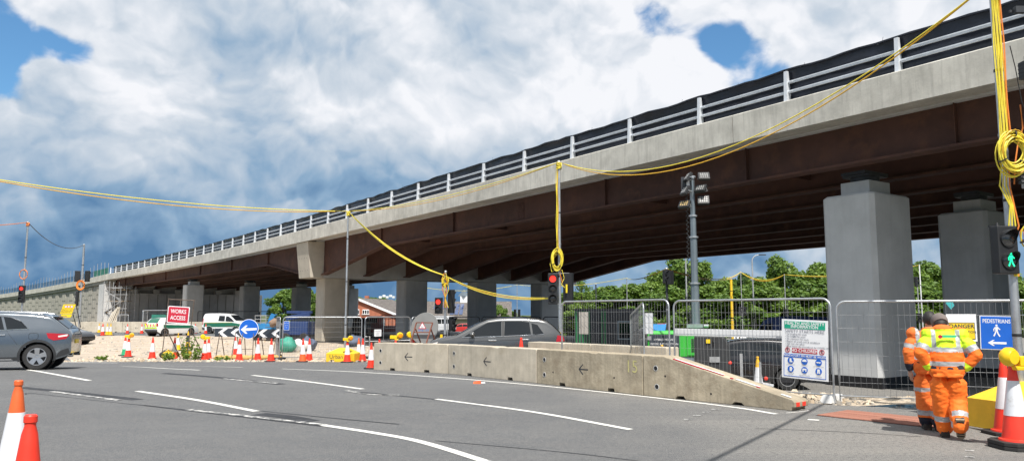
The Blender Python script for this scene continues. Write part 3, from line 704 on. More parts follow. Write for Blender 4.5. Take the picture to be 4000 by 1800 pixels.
tops = [1.07 + 0.08 * noise.noise(Vector((q * 0.8, 0, 0))) + 0.035 * noise.noise(Vector((q * 2.3, 5, 0))) for q in ts]
mb = MB(); P = []
for q, tp in zip(ts, tops):
    for j in range(7):
        f = j / 6; P.append(B(q, NF + 0.43 + 0.09 * noise.noise(Vector((q * 1.1, f * 2.6, 2))) - 0.05 * (f > 0.95), ZT - 0.02 + f * tp))
F = [(i * 7 + j, (i + 1) * 7 + j, (i + 1) * 7 + j + 1, i * 7 + j + 1) for i in range(len(ts) - 1) for j in range(6)]
mb.add(P, F)
# rolled hem along the top
so_ = mb.build('debris_sheeting', M['sheet'], bridge, R(40))
mb = MB(); mb.tube([B(q, NF + 0.34 + 0.02 * noise.noise(Vector((q, 3, 3))), ZT - 0.015 + tp) for q, tp in zip(ts, tops)], 0.035, 5); mb.build('sheet_hem', M['sheet'], so_, R(60))
for q, tp in list(zip(ts, tops))[::5]:
    if q < 70:
        mb = MB(); p = B(q + 0.3, NF + 0.33, ZT + tp - 0.02); mb.tube([p, p + V(rs.uniform(-.04, .04), 0, rs.uniform(0.06, 0.13))], 0.006, 4); mb.build('cable_tie', M['black'], so_)

TA = TAB + 2.0
# ------------------------------------------------------------------ abutment, wing wall, retaining wall
ab = thing('abutment_wall', 'pale concrete abutment closing the far end of the bridge span', 'wall', B(TA + 1, 30, 0))
L0 = Vector(ab.location)
def rel(p): return Vector(p) - L0
mb = MB(); gzf = -0.4
mb.hexa([rel(B(TA + 1.2, 20.6, gzf)), rel(B(TA + 1.2, FAR - .4, gzf)), rel(B(TA + 3.5, FAR - .4, gzf)), rel(B(TA + 3.5, 20.6, gzf))], [rel(B(TA + 1.2, 20.6, 5.25)), rel(B(TA + 1.2, FAR - .4, 5.25)), rel(B(TA + 3.5, FAR - .4, 5.25)), rel(B(TA + 3.5, 20.6, 5.25))]); mb.build('front_wall', M['conc'], ab)
mb = MB(); mb.hexa([rel(B(TA + 2.6, 20.6, 5.2)), rel(B(TA + 2.6, FAR - .4, 5.2)), rel(B(TA + 3.4, FAR - .4, 5.2)), rel(B(TA + 3.4, 20.6, 5.2))], [rel(B(TA + 2.6, 20.6, 7.3)), rel(B(TA + 2.6, FAR - .4, 7.3)), rel(B(TA + 3.4, FAR - .4, 7.3)), rel(B(TA + 3.4, 20.6, 7.3))]); mb.build('ballast_wall', M['conc'], ab)
for k in range(18):
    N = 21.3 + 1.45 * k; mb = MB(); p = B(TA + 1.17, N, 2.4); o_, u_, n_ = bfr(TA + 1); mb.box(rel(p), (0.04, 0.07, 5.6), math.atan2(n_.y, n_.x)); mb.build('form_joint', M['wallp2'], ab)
for N in GN: mb = MB(); o_, u_, n_ = bfr(TA + 1); mb.box(rel(B(TA + 1.75, N, 5.58)), (1.0, 0.8, 0.62), math.atan2(n_.y, n_.x)); mb.build('bearing_plinth', M['conc'], ab)

rw = thing('retaining_wall', 'long panelled concrete retaining wall carrying the ramp at the left', 'wall', B(TA + 3, 20.2, 0)); L0 = Vector(rw.location)
mb = MB()   # smooth end pillar
mb.hexa([rel(B(TA - 0.4, 19.9, gzf)), rel(B(TA - 0.4, 21.2, gzf)), rel(B(TA + 3.6, 21.2, gzf)), rel(B(TA + 3.6, 19.9, gzf))], [rel(B(TA - 0.4, 19.9, ZB - .55)), rel(B(TA - 0.4, 21.2, ZB - .55)), rel(B(TA + 3.6, 21.2, ZB - .55)), rel(B(TA + 3.6, 19.9, ZB - .55))]); mb.build('end_pillar', M['conc'], rw)
TW = 270.0
P = []; ts = frange(TA + 3.6, TW, 4); mb = MB()
for q in ts: P += [rel(B(q, 20.32, gzf - drop(q))), rel(B(q, 20.32, ZB - 0.5)), rel(B(q, 21.2, ZB - 0.5)), rel(B(q, 21.2, gzf - drop(q)))]
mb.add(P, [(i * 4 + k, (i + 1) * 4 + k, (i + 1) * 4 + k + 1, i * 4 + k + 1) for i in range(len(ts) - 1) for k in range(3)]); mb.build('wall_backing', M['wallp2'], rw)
# coping and string course
for q in frange(TAB, TW - 6, 6.0)[:-1]:
    mb = MB(); a, b = q + 0.01, q + 5.99
    mb.hexa([rel(B(b, 19.8, ZB)), rel(B(a, 19.8, ZB)), rel(B(a, 21.3, ZB)), rel(B(b, 21.3, ZB))], [rel(B(b, 19.8, ZT)), rel(B(a, 19.8, ZT)), rel(B(a, 21.3, ZT)), rel(B(b, 21.3, ZT))]); mb.build('coping', M['fascia'], rw)
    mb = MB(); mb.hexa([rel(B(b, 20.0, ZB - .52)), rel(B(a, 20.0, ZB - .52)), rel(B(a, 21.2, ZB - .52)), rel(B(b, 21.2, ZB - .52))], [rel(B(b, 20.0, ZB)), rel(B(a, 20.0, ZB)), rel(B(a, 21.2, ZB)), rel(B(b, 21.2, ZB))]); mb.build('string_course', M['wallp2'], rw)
# staggered facing panels, each proud of the wall
pw, phh = 3.0, 1.5; pm = MB(); pm.box((0, 0, 0), (pw - 0.05, 0.14, phh - 0.05)); pm.box((-0.55, -0.085, 0.05), (0.95, 0.05, 1.2)); pm.box((0.75, -0.085, 0.05), (0.95, 0.05, 1.2)); pme = pm.mesh('wall_panel', M['wallp'])
q = TA + 5.2; ci = 0
while q < TW - 30:
    z = gzf + (0.0 if ci % 2 else -0.75)
    while z + phh < ZB - 0.5 + drop(q):
        o_, u_, n_ = bfr(q); p = B(q, 20.27, 0); child_mesh('wall_panel', pme, rw, rel((p.x, p.y, z + phh / 2)), (0, 0, math.atan2(-u_.y, -u_.x)))
        z += phh
    q += pw; ci += 1
# temporary handrail with blue mesh on the ramp
eg = thing('edge_protection', 'thin scaffold posts with blue mesh along the top of the ramp wall', 'guard rail', B(TA + 20, 20, ZT)); L0 = Vector(eg.location)
M['bluemesh'] = mat('blue_mesh', (0.05, 0.13, 0.25), 0.6, var=0.3, scale=0.8)
for q in frange(TAB + 0.6, TW - 6, 2.6):
    mb = MB(); p = rel(B(q, 20.1, ZT)); mb.cyl(p, p + V(0, 0, 1.9 + 0.35 * math.sin(q * 7)), 0.035, seg=6); mb.build('scaffold_post', M['galv_d'], eg)
for q in frange(TAB + 0.6, TW - 6, 5.2)[:-1]:
    mb = MB(); a = rel(B(q, 20.18, ZT + 0.02)); b = rel(B(q + 5.16, 20.18, ZT + 0.02)); mb.bar(a + V(0, 0, .55), b + V(0, 0, .55), 0.02, 1.1); mb.build('mesh_panel', M['netgreen'] if q < TAB + 8 else M['bluemesh'], eg)

# ------------------------------------------------------------------ concrete barriers
def barrier(a, b, label, old=False, h=0.80, wd=0.45, number=None, ramp=False, group='concrete barrier blocks in line', arrow=True, hb=None):
    """front bottom edge runs a (left) to b (right) as seen from the road"""
    a = Vector(a); b = Vector(b); d = b - a; L = math.hypot(d.x, d.y); rz = math.atan2(d.y, d.x); sl = d.z / L
    root = thing('concrete_barrier', label, 'barrier', a, rz, group); mt = M['barrier_d'] if old else M['barrier']
    gap = 0.012; x0, x1 = gap, L - gap
    def zz(x): return sl * x
    if not ramp:
        prof = [(x0, 0)]
        for c in (0.27, 0.73): prof += [(L * c - 0.11, 0), (L * c - 0.09, 0.07), (L * c + 0.09, 0.07), (L * c + 0.11, 0)]
        prof += [(x1, 0), (x1, h - 0.02), (x1 - 0.02, h), (L * 0.62, h), (L * 0.60, h - 0.018), (L * 0.55, h - 0.012), (L * 0.53, h), (x0 + 0.02, h), (x0, h - 0.02)]
    else:
        prof = [(x0, 0), (L * 0.24, 0), (L * 0.255, 0.055), (L * 0.30, 0.06), (L * 0.315, 0), (L * 0.62, 0), (L * 0.64, 0.05), (L * 0.685, 0.045), (L * 0.70, 0.0), (x1 - 0.07, 0), (x1 - 0.05, 0.055), (x1, 0.06), (x1, 0.14), (x1 - 0.05, 0.185), (L * 0.21, h - 0.04), (L * 0.16, h), (x0 + 0.02, h), (x0, h - 0.02)]
    mb = MB(); mb.plate([(x, z + zz(x)) for x, z in prof], (0, 0, 0), (1, 0, 0), (0, 0, 1), wd)
    # plate extrudes towards u x v = -y; shift so that the front face lies at y = 0
    mb.v = [(x, y + wd, z) for x, y, z in mb.v]
    body = mb.build('block', mt, root, bevel=0.012)
    hs = [(0.30, 0.57), (0.30, 0.22)] if not ramp else [(0.33, 0.56), (0.35, 0.20)]
    for (x, z) in hs:
        mb = MB(); mb.lathe([(0.056, -0.004), (0.056, 0.004), (0.046, 0.005), (0.044, -0.03)], (x, -0.001, z + zz(x)), 16, (0, -1, 0)); mb.build('hole_collar', M['conc'], root)
        mb = MB(); mb.cyl((x, 0.01, z + zz(x)), (x, -0.0035, z + zz(x)), 0.044, seg=16); mb.build('socket_hole', M['bitumen'], root)
    small = [(0.62, 0.30), (L * 0.76, 0.30)] if not ramp else [(L * 0.17, 0.42), (L * 0.49, 0.16)]
    if old:
        for (x, z) in small: mb = MB(); mb.cyl((x, 0.01, z + zz(x)), (x, -0.003, z + zz(x)), 0.020, seg=12); mb.build('pin_hole', M['bitumen'], root)
    if arrow and not ramp:
        mb = MB(); x = L * 0.44; z = 0.42 + zz(x)
        for (p, q) in (((x, z), (x + 0.30, z)), ((x, z), (x + 0.13, z + 0.11)), ((x, z), (x + 0.13, z - 0.11))): mb.bar((p[0], -0.001, p[1]), (q[0], -0.001, q[1]), 0.022, 0.006, (0, 1, 0))
        mb.build('cast_arrow', M['dkgrey'], root)
    if number: mb = MB(); mb.text(number, (L * 0.91, -0.004, 0.55 + zz(L)), (1, 0, 0), (0, 0, 1), 0.36, bold=0.0); mb.build('painted_number', mat('paint_faded_yellow', (0.55, 0.50, 0.22), 0.8, var=0.2, scale=12), root)
    if ramp:
        up = Vector((L - 0.05 - L * 0.21, 0, 0.185 - (h - 0.04))); up.z += zz(L) - zz(L * 0.21); un = up.normalized(); nn = Vector((-un.z, 0, un.x))
        s0 = Vector((L * 0.21, 0, h - 0.04 + zz(L * 0.21)))
        for f0, f1, y0, w_, mm in ((0.02, 0.45, 0.09, 0.05, 'white'), (0.55, 0.74, 0.09, 0.05, 'white'), (0.90, 0.97, 0.09, 0.05, 'white'), (0.02, 0.30, 0.035, 0.04, 'red'), (0.30, 0.46, 0.06, 0.012, 'red'), (0.515, 0.535, 0.05, 0.04, 'red'), (0.72, 0.75, 0.05, 0.02, 'red')):
            p0 = s0 + up * f0 + nn * 0.012 + Vector((0, y0, 0)); p1 = s0 + up * f1 + nn * 0.012 + Vector((0, y0, 0)); mb = MB(); mb.bar(p0, p1, w_, 0.012, nn); mb.build('marker_strip', M[mm], root)
        for yy in (0.10, 0.30): mb = MB(); mb.box((x1 + 0.004, yy, 0.105 + zz(L)), (0.012, 0.10, 0.07)); mb.build('end_reflector', M['cone_red'], root)
    return root
BL = [g(1458, 1443), g(1749, 1459), g(2096, 1496), g(2513, 1544), g(3108, 1605)]
barrier(BL[0], BL[1], 'pale concrete barrier block at the left end of the roadside line')
barrier(BL[1], BL[2], 'pale concrete barrier block in front of the silver hatchback')
barrier(BL[2], BL[3], 'stained concrete barrier block painted with the number 15', old=True, number='15')
barrier(BL[3], BL[4], 'weathered concrete barrier end block sloping down to the road with red and white strips', old=True, ramp=True)
q0, q1, q2 = gxy(0.44, 21.85), gxy(2.02, 19.95), gxy(3.6, 18.05)
barrier(q0, q1, 'pale concrete barrier block behind the tall signal pole', group='concrete barrier blocks behind the mesh fence', arrow=False, h=0.86)
barrier(q1, q2, 'pale concrete barrier block behind the fence below the white sheet', group='concrete barrier blocks behind the mesh fence', arrow=False, h=0.86)
lb = [gpx(x, 76.0 - 0.002 * (x - 330)) for x in (270, 385, 477, 590, 700, 812)]
names = ['beside the yellow works sign', 'in front of the scaffold tower', 'below the scaffold stair', 'left of the white patrol car', 'right of the white patrol car']
for i in range(5): barrier(lb[i], lb[i + 1], 'beige concrete barrier block on the far road, ' + names[i], h=1.02, group='concrete barriers along the far road')

# ------------------------------------------------------------------ cones
def cone(p, label, hgt=1.0, bottom='cone_red', top=None, sleeve='cone_wht', group='traffic cones along the site edge', lean=(0, 0), rz=0.0, base=True, extra_base=0):
    root = thing('traffic_cone', label, 'cone', p, rz, group); root.rotation_euler = (lean[0], lean[1], rz)
    k = hgt; top = top or bottom; zb = 0.045 + extra_base * 0.05
    def rad(z): return 0.035 + (0.165 - 0.035) * (1 - z) ** 1.06
    mb = MB(); mb.lathe([(0.20 * k, zb), (0.195 * k, zb + 0.02 * k)] + [(rad(z) * k, zb + z * k * 0.955) for z in (0.03, 0.10, 0.20, 0.32)], seg=22); mb.build('lower_cone', M[bottom], root, R(35))
    mb = MB(); mb.lathe([(rad(z) * k + 0.003, zb + z * k * 0.955) for z in (0.315, 0.45, 0.60, 0.755)], seg=22); mb.build('reflective_sleeve', M[sleeve], root, R(35))
    mb = MB(); mb.lathe([(rad(z) * k, zb + z * k * 0.955) for z in (0.75, 0.85, 0.93)] + [(0.030 * k, zb + 0.935 * k), (0.030 * k, zb + 0.95 * k), (0.036 * k, zb + 0.957 * k), (0.036 * k, zb + 0.99 * k), (0.028 * k, zb + k), (0.0, zb + k)], seg=22); mb.build('cone_top', M[top], root, R(35))
    if base:
        for i in range(1 + extra_base):
            s = 0.265 * k; c = 0.10 * k; z = i * 0.05
            oc = [(-s, -s + c), (-s + c, -s), (s - c, -s), (s, -s + c), (s, s - c), (s - c, s), (-s + c, s), (-s, s - c)]
            mb = MB(); mb.plate(oc, (0, 0, z), (1, 0, 0), (0, 1, 0), 0.045); mb.build('base_plate', M['rubber'], root, bevel=0.008)
    return root
def cone_lamp(p, label, rz=0.0, group='yellow cone lamps'):
    """amber road lamp clipped on a cone; p is the bottom of the lamp body"""
    root = thing('road_lamp', label, 'lamp', p, rz, group)
    mb = MB(); mb.box((-0.10, 0, 0.06), (0.24, 0.10, 0.12)); mb.hexa([(-0.02, -0.05, -0.05), (0.06, -0.05, -0.05), (0.06, 0.05, -0.05), (-0.02, 0.05, -0.05)], [(-0.08, -0.05, 0), (0.08, -0.05, 0), (0.08, 0.05, 0), (-0.08, 0.05, 0)]); mb.build('body', M['lampy'], root, bevel=0.012)
    mb = MB(); mb.lathe([(0.0, -0.075), (0.085, -0.07), (0.115, -0.03), (0.115, 0.03), (0.085, 0.07), (0.0, 0.075)], (0.12, 0, 0.11), 20, (0.35, -0.93, 0)); mb.build('lamp_ring', M['lampy'], root, R(40))
    mb = MB(); mb.lathe([(0.088, 0.0), (0.07, 0.018), (0.0, 0.024)], Vector((0.12, 0, 0.11)) + Vector((0.35, -0.93, 0)) * 0.07, 18, (0.35, -0.93, 0)); mb.build('lens', M['amber'], root, R(40))
    return root
G1 = 'traffic cones along the site edge'
cone(g(594, 1401), 'red and white cone standing alone left of the works access sign', group=G1)
cone(g(500, 1394), 'red and white cone carrying a yellow lamp nearest the grey SUV', group=G1); cone(g(487, 1388), 'green based cone tucked behind the lamp cone near the grey SUV', bottom='cone_grn', top='cone_red', group=G1)
cone_lamp(g(503, 1394) + V(0, -0.05, 0.99), 'yellow road lamp on the cone nearest the grey SUV')
cone(g(680, 1402), 'red and white cone in front of the works access sign frame', group=G1)
cone(g(798, 1406), 'red and white cone under a yellow lamp left of the chevron boards', group=G1); cone(g(813, 1402), 'red and white cone half hidden behind the lamp cone by the chevrons', group=G1)
cone_lamp(g(800, 1406) + V(0, -0.05, 0.99), 'yellow road lamp on the cone left of the chevron boards', R(180))
cone(g(934, 1410), 'red and white cone in front of the round blue arrow sign', group=G1)
cone(g(1006, 1408), 'red and white cone before the right chevron board, left of two', group=G1)
cone(g(1058, 1411), 'red and white cone at the right end of the chevron boards', group=G1)
cone(g(923, 1386), 'red and white cone leaning behind the chevron boards', group=G1, lean=(0, R(-6)))
cone(g(1182, 1412), 'orange bottomed white cone in front of the pier fence', bottom='cone_org', top='cone_red', group=G1); cone(g(1207, 1410), 'red and white cone paired with an orange bottomed cone by the pier', group=G1)
cone(g(1356, 1414), 'red and white cone with yellow lamp before the yellow ballast block', group=G1); cone_lamp(g(1358, 1414) + V(0, -0.05, 0.97), 'yellow road lamp on the cone before the yellow ballast block')
cone(g(1400, 1408), 'faded orange and white cone right of the yellow ballast block', bottom='cone_org', group=G1); cone(g(1416, 1411), 'red and white cone right of the yellow ballast block', group=G1)
cone(g(1449, 1440), 'red cone tucked against the left end of the concrete barrier', group=G1, hgt=0.75)
G2 = 'small cones on the far road'
for (x, y, bt, lb_) in ((386, 1299, 'cone_yel', 'yellow and white cone at the left of four beside the pole base'), (400, 1310, 'cone_red', 'red and white cone among three yellow cones near the low yellow block'), (418, 1309, 'cone_yel', 'yellow and white cone just right of the red one'), (431, 1309, 'cone_yel', 'rightmost yellow and white cone of the group by the low yellow block'),
                       (497, 1303, 'cone_red', 'red and white cone on the far road before the scaffold'), (553, 1303, 'cone_red', 'red and white cone on the far road left of the patrol car'), (738, 1302, 'cone_red', 'red and white cone just right of the patrol car'), (762, 1302, 'cone_red', 'red and white cone between patrol car and green striped van'), (803, 1303, 'cone_red', 'red cone under the rear bumper of the striped van'), (320, 1292, 'cone_red', 'red and white cone behind the low yellow block')):
    cone(g(x, y), lb_, bottom=bt, group=G2, hgt=0.85 if y < 1305 else 0.95)
cone(g(694, 1368), 'yellow and white cone under the works access sign', bottom='cone_yel', group='yellow cones by the works access sign'); cone(g(733, 1356), 'yellow topped cone right of the works access sign frame', bottom='cone_yel', group='yellow cones by the works access sign', sleeve='signblk')
G3 = 'cones inside the fenced site'
cone(gpx(2964, 20.5), 'yellow and white cone standing on dark ground behind the site fence', bottom='cone_yel', group=G3)
cone(gpx(2806, 21.6), 'yellow and white cone leaning behind the trailer jockey wheel', bottom='cone_yel', group=G3, lean=(0, R(8)))
cone(gpx(2589, 19.4), 'small yellow cone by the fence post beside the green generator', bottom='cone_yel', sleeve='cone_yel', group=G3, hgt=0.9); cone(gpx(2614, 19.9), 'red and white cone behind the fence post beside the green generator', group=G3, hgt=1.0)
cone(gpx(2036, 21.2) , 'red cone poking above the barrier beside the silver hatchback door', group=G3, hgt=0.95); cone(gpx(1740, 29.5), 'red cone top above the barrier at the signal pole foot', group=G3); cone(gpx(1751, 30.5), 'red cone tip just right of the signal pole foot', group=G3, hgt=0.93); cone(gpx(1544, 30), 'red cone tip above the barrier left of the round sign back', group=G3, hgt=1.0)
# near cones
cone(aty(52, 1800, 6.9) * 1.0 - V(0, 0, aty(52, 1800, 6.9).z), 'orange topped cone with white sleeve at the lower left corner', top='cone_org', group='cones near the camera')
cone(gpx(72, 4.55), 'bright red cone top in front at the lower left corner', group='cones near the camera', rz=0.3)
cone(gpx(3975, 9.6), 'large red and white cone on stacked rubber bases at the right edge', group='cones near the camera', extra_base=1); cone(gpx(3936, 10.7), 'red and white cone behind the yellow block at the right edge', group='cones near the camera')
cone_lamp(gpx(3985, 9.55) + V(0.0, -0.10, 1.0), 'yellow road lamp on the large cone at the right edge', R(180))
cone_lamp(BL[0].lerp(BL[1], 0.02) + V(0.1, 3.6, 0.80), 'yellow road lamp standing behind the left barrier end'); cone(gpx(1480, BL[0].y + 3.7), 'red cone under the yellow lamp behind the left barrier end', group=G3, hgt=0.9)
cone_lamp(gpx(1612, 27.5) + V(0, 0, 1.0), 'yellow road lamp beside the round sign back', R(180)); cone(gpx(1614, 27.6), 'red cone below the lamp beside the round sign back', group=G3, hgt=0.98)

# ------------------------------------------------------------------ ballast blocks for the poles
def ballast(p, label, rz, text=None, size=(1.35, 0.85, 0.62), extra=None, group='yellow pole ballast blocks'):
    root = thing('ballast_block', label, 'ballast block', p, rz, group); a, b, h = size; hx, hy = a / 2, b / 2; i = 0.18
    mb = MB(); mb.box((0, 0, h * 0.31), (a, b, h * 0.62)); mb.hexa([(-hx, -hy, h * 0.62), (hx, -hy, h * 0.62), (hx, hy, h * 0.62), (-hx, hy, h * 0.62)], [(-i, -i * 0.6, h), (i, -i * 0.6, h), (i, i * 0.6, h), (-i, i * 0.6, h)]); mb.build('block', M['yellow'], root, bevel=0.01)
    for s in (-0.28, 0.28): mb = MB(); mb.box((s * a, -hy - 0.002, 0.05), (0.16, 0.012, 0.09)); mb.build('fork_slot', M['bitumen'], root)
    if text: mb = MB(); mb.text(text, (-0.02, -hy - 0.004, h * 0.36), (1, 0, 0), (0, 0, 1), h * 0.42, bold=0.0 if text.startswith('U') else 0.03); mb.build('lettering', M['ink'], root)
    if extra: mb = MB(); mb.text(extra, (-hx - 0.004, 0.0, h * 0.33), (0, -1, 0), (0, 0, 1), h * 0.38, bold=0.02); mb.build('side_lettering', M['ink'], root)
    return root
pc = g(1336, 1412)
ballast(pc + V(0, 0.3, 0), 'yellow concrete ballast block with black lettering at the central pole foot', R(-9), 'Urban 64', extra='SRL')
ps = gpx(312, 60.0)
ballast(ps, 'low yellow ballast block with bold black letters by the grey SUV', R(6), 'SRL', size=(1.1, 0.9, 0.56))
pr = gpx(3992, 11.2)
ballast(pr + V(0.10, 0, 0), 'yellow ballast block behind the large cone at the right edge', R(14), size=(1.15, 0.95, 0.66))

# ------------------------------------------------------------------ poles and signals
def pole(p, h, label, r=0.05, name='signal_pole', group='galvanised signal poles', mt='galv', sq=False):
    root = thing(name, label, 'pole', p, 0, group); mb = MB()
    if sq: mb.box((0, 0, h / 2), (2 * r, 2 * r, h))
    else: mb.cyl((0, 0, 0), (0, 0, h), r, r * 0.86, 12)
    mb.build('post', M[mt], root, R(40))
    mb = MB(); mb.cyl((0, 0, h), (0, 0, h + 0.05), r * 1.15, r * 0.8, 12); mb.build('cap', M['galv_d'], root, R(40))
    for k in range(1, int(h)):
        mb = MB(); mb.cyl((0, 0, k + 0.3), (0, 0, k + 0.34), r * 1.05, seg=12); mb.build('band', M['black'] if k % 2 else M['galv_d'], root, R(40))
    return root
def head(parent, loc, rz, aspects, d=0.21, w=0.30, gap=0.30, name='signal_head'):
    """signal head facing local -Y; loc is its centre"""
    n = len(aspects); h = n * gap + 0.06
    mb = MB(); mb.box((0, 0.07, 0), (w, 0.16, h)); bx = mb.build(name, M['black'], parent, bevel=0.02); bx.location = loc; bx.rotation_euler = (0, 0, rz)
    for i, a in enumerate(aspects):
        z = h / 2 - 0.03 - gap * (i + 0.5)
        mb = MB(); mb.lathe([(d / 2 + 0.012, 0.0), (d / 2 + 0.012, 0.02), (d / 2, 0.02), (d / 2, 0.005)], (0, -0.01, z), 20, (0, -1, 0)); mb.build('bezel', M['black'], bx, R(40))
        mb = MB(); mb.lathe([(d / 2, 0.004), (d * 0.36, 0.022), (d * 0.18, 0.030), (0, 0.033)], (0, -0.01, z), 20, (0, -1, 0)); mb.build('lens', M[a], bx, R(60))
        mb = MB(); seg = 12; P = []
        for y, rr in ((-0.012, d / 2 + 0.018), (-0.20, d / 2 + 0.014)):
            for k in range(seg + 1):
                t_ = math.pi * (-0.05 + 1.1 * k / seg); P.append((rr * math.cos(t_), y if k in (0, seg) and y > -0.1 else (y if y > -0.1 else -0.012 - 0.13 * math.sin(max(0, min(math.pi, t_))) - 0.02), z + rr * math.sin(t_)))
        mb.add(P, [(k, k + 1, seg + 2 + k, seg + 1 + k) for k in range(seg)]); mb.build('hood', M['black'], bx)
    return bx
def coil(p, label, r=0.28, nloop=14, mt='cab_y', rz=0.0, group='cable coils hanging on poles', thick=0.011, sx=0.62):
    root = thing('cable_coil', label, 'cable coil', p, rz, group); rs = random.Random(int(p.x * 100))
    for mi, (mm, cnt) in enumerate(((mt, nloop), ('cab_g' if mt == 'cab_y' else 'cab_y', 2))):
        mb = MB()
        for i in range(cnt):
            ph = rs.uniform(0, 6.28); rr = r * rs.uniform(0.72, 1.05); cx = rs.uniform(-0.03, 0.03); cz = -r + rs.uniform(-0.06, 0.04); yy = rs.uniform(-0.09, 0.0); el = rs.uniform(0.95, 1.2)
            mb.tube([(cx + rr * sx * math.sin(a), yy + 0.03 * math.sin(a + ph), cz + rr * el * math.cos(a)) for a in [2 * math.pi * k / 22 for k in range(22)]], thick, 5, closed=True)
        mb.build('loops', M[mm], root, R(60))
    for a in (0.1, 2.4, 4.2):
        mb = MB(); q = Vector((r * sx * 0.86 * math.sin(a), -0.045, -r + r * 0.92 * math.cos(a))); mb.lathe([(0.075, -0.008), (0.075, 0.008)], q, 10, (math.cos(a), 0, -math.sin(a))); mb.build('tie', M['black'], root)
    return root
def cable(pts_or, label, sag=0.4, r=0.012, mt='cab_y', n=24, group='overhead cables', name='overhead_cable', offs=((0, 0, 0),), mts=None):
    a, b = Vector(pts_or[0]), Vector(pts_or[1]); root = thing(name, label, 'cable', a, 0, group)
    for i, of in enumerate(offs):
        P = []
        for k in range(n + 1):
            f = k / n; s = sag * (1 + (of[2] if len(of) > 2 else 0)); P.append((b - a) * f + Vector((of[0], of[1], 0)) * math.sin(math.pi * f) - Vector((0, 0, 4 * s * f * (1 - f))))
        mb = MB(); mb.tube(P, r, 5); mb.build('strand', M[(mts or [mt] * 9)[i]], root, R(60))
    return root
# central pole
cpo = pole(pc + V(0.06, 0.3, 0.35), 6.62, 'tall bare galvanised pole beside the central bridge pier')
ctop = pc + V(0.06, 0.3, 0.35 + 6.62)
# signal pole by the silver car
s1 = gpx(2189, 24.0); s1top = s1 + V(0, 0, 6.42 - s1.z); p = pole(s1, 6.42 - s1.z, 'galvanised pole with red three lamp signal rising above the barrier')
head(p, (-0.22, -0.10, 2.42 - s1.z), R(-6), ['red_on', 'lens_off', 'lens_off']); head(p, (0.30, 0.02, 2.42 - s1.z), R(150), ['lens_off', 'lens_off', 'lens_off'])
mb = MB(); mb.box((0.20, -0.18, 2.42 - s1.z), (0.05, 0.02, 0.26)); mb.build('yellow_label', M['signyel'], p)
mb = MB(); mb.bar((-0.2, 0, 2.9 - s1.z), (0.3, 0, 2.9 - s1.z), 0.03, 0.03); mb.bar((-0.2, 0, 1.95 - s1.z), (0.3, 0, 1.95 - s1.z), 0.03, 0.03); mb.build('bracket', M['galv_d'], p)
mb = MB(); mb.box((-0.02, -0.07, 0.95 - s1.z), (0.10, 0.05, 0.22)); mb.build('push_button', M['lampy'], p, bevel=0.01)
coil(s1 + V(-0.08, -0.05, 3.62 - s1.z), 'yellow cable coil hanging on the red signal pole', r=0.30, sx=0.55)
for i, (dx, mm) in enumerate(((-0.07, 'cab_y'), (-0.045, 'cab_g'), (-0.09, 'cab_y'))):
    mb = MB(); mb.tube([(dx + 0.012 * math.sin(k * 1.3 + i), -0.045, 6.4 - s1.z - k * 0.28) for k in range(11)], 0.010, 5); mb.build('strapped_cable', M[mm], p, R(60))
mb = MB(); mb.tube([(-0.07, -0.05, 3.5 - s1.z), (-0.30, -0.06, 3.2 - s1.z), (-0.25, -0.05, 2.95 - s1.z), (-0.10, -0.04, 3.0 - s1.z), (0.07, -0.05, 3.0 - s1.z), (0.14, -0.05, 2.75 - s1.z), (0.05, -0.06, 2.55 - s1.z), (0.16, -0.06, 2.45 - s1.z)], 0.012, 5); mb.build('loose_cable', M['cab_y'], p, R(60))
mb = MB(); mb.tube([(0.02, -0.055, 3.6 - s1.z), (0.05, -0.06, 3.2 - s1.z), (0.0, -0.06, 2.9 - s1.z), (0.08, -0.06, 2.6 - s1.z)], 0.010, 5); mb.build('loose_cable', M['cab_o'], p, R(60))
# short signal pole behind the round sign back
s2 = gpx(1737, 31.5); p = pole(s2, 3.36 - s2.z, 'short galvanised pole with two lamp signal behind the round sign back', r=0.055)
head(p, (-0.28, -0.08, 1.98 - s2.z), R(-14), ['red_on', 'lens_off']); head(p, (0.30, 0.0, 2.15 - s2.z), R(130), ['lens_off', 'lens_off', 'lens_off'], d=0.2); head(p, (0.34, 0.10, 1.25 - s2.z), R(60), ['lens_off', 'lens_off'], gap=0.26)
mb = MB(); mb.box((-0.03, -0.09, 2.72 - s2.z), (0.20, 0.10, 0.30)); mb.build('junction_box', M['galv_d'], p, bevel=0.01)
mb = MB(); mb.box((-0.03, -0.15, 2.85 - s2.z), (0.19, 0.02, 0.10)); mb.build('yellow_label', M['signyel'], p)
for i in range(4): mb = MB(); mb.tube([(-0.05 + 0.02 * i, -0.06, 3.3 - s2.z), (-0.14 + 0.09 * i, -0.12, 3.05 - s2.z), (-0.10 + 0.08 * i, -0.16, 2.6 - s2.z), (0.0, -0.09, 2.3 - s2.z), (0.06 * i - 0.05, -0.08, 1.9 - s2.z)], 0.014, 5); mb.build('loose_cable', M['cab_y' if i % 2 else 'cab_o'], p, R(60))
coil(s2 + V(0.0, -0.10, 3.15 - s2.z), 'small yellow cable loop at the top of the short signal pole', r=0.20, nloop=7)
mb = MB(); mb.box((-0.14, -0.05, 0.62 - s2.z), (0.10, 0.06, 0.40)); mb.build('push_button', M['lampy'], p, bevel=0.01)
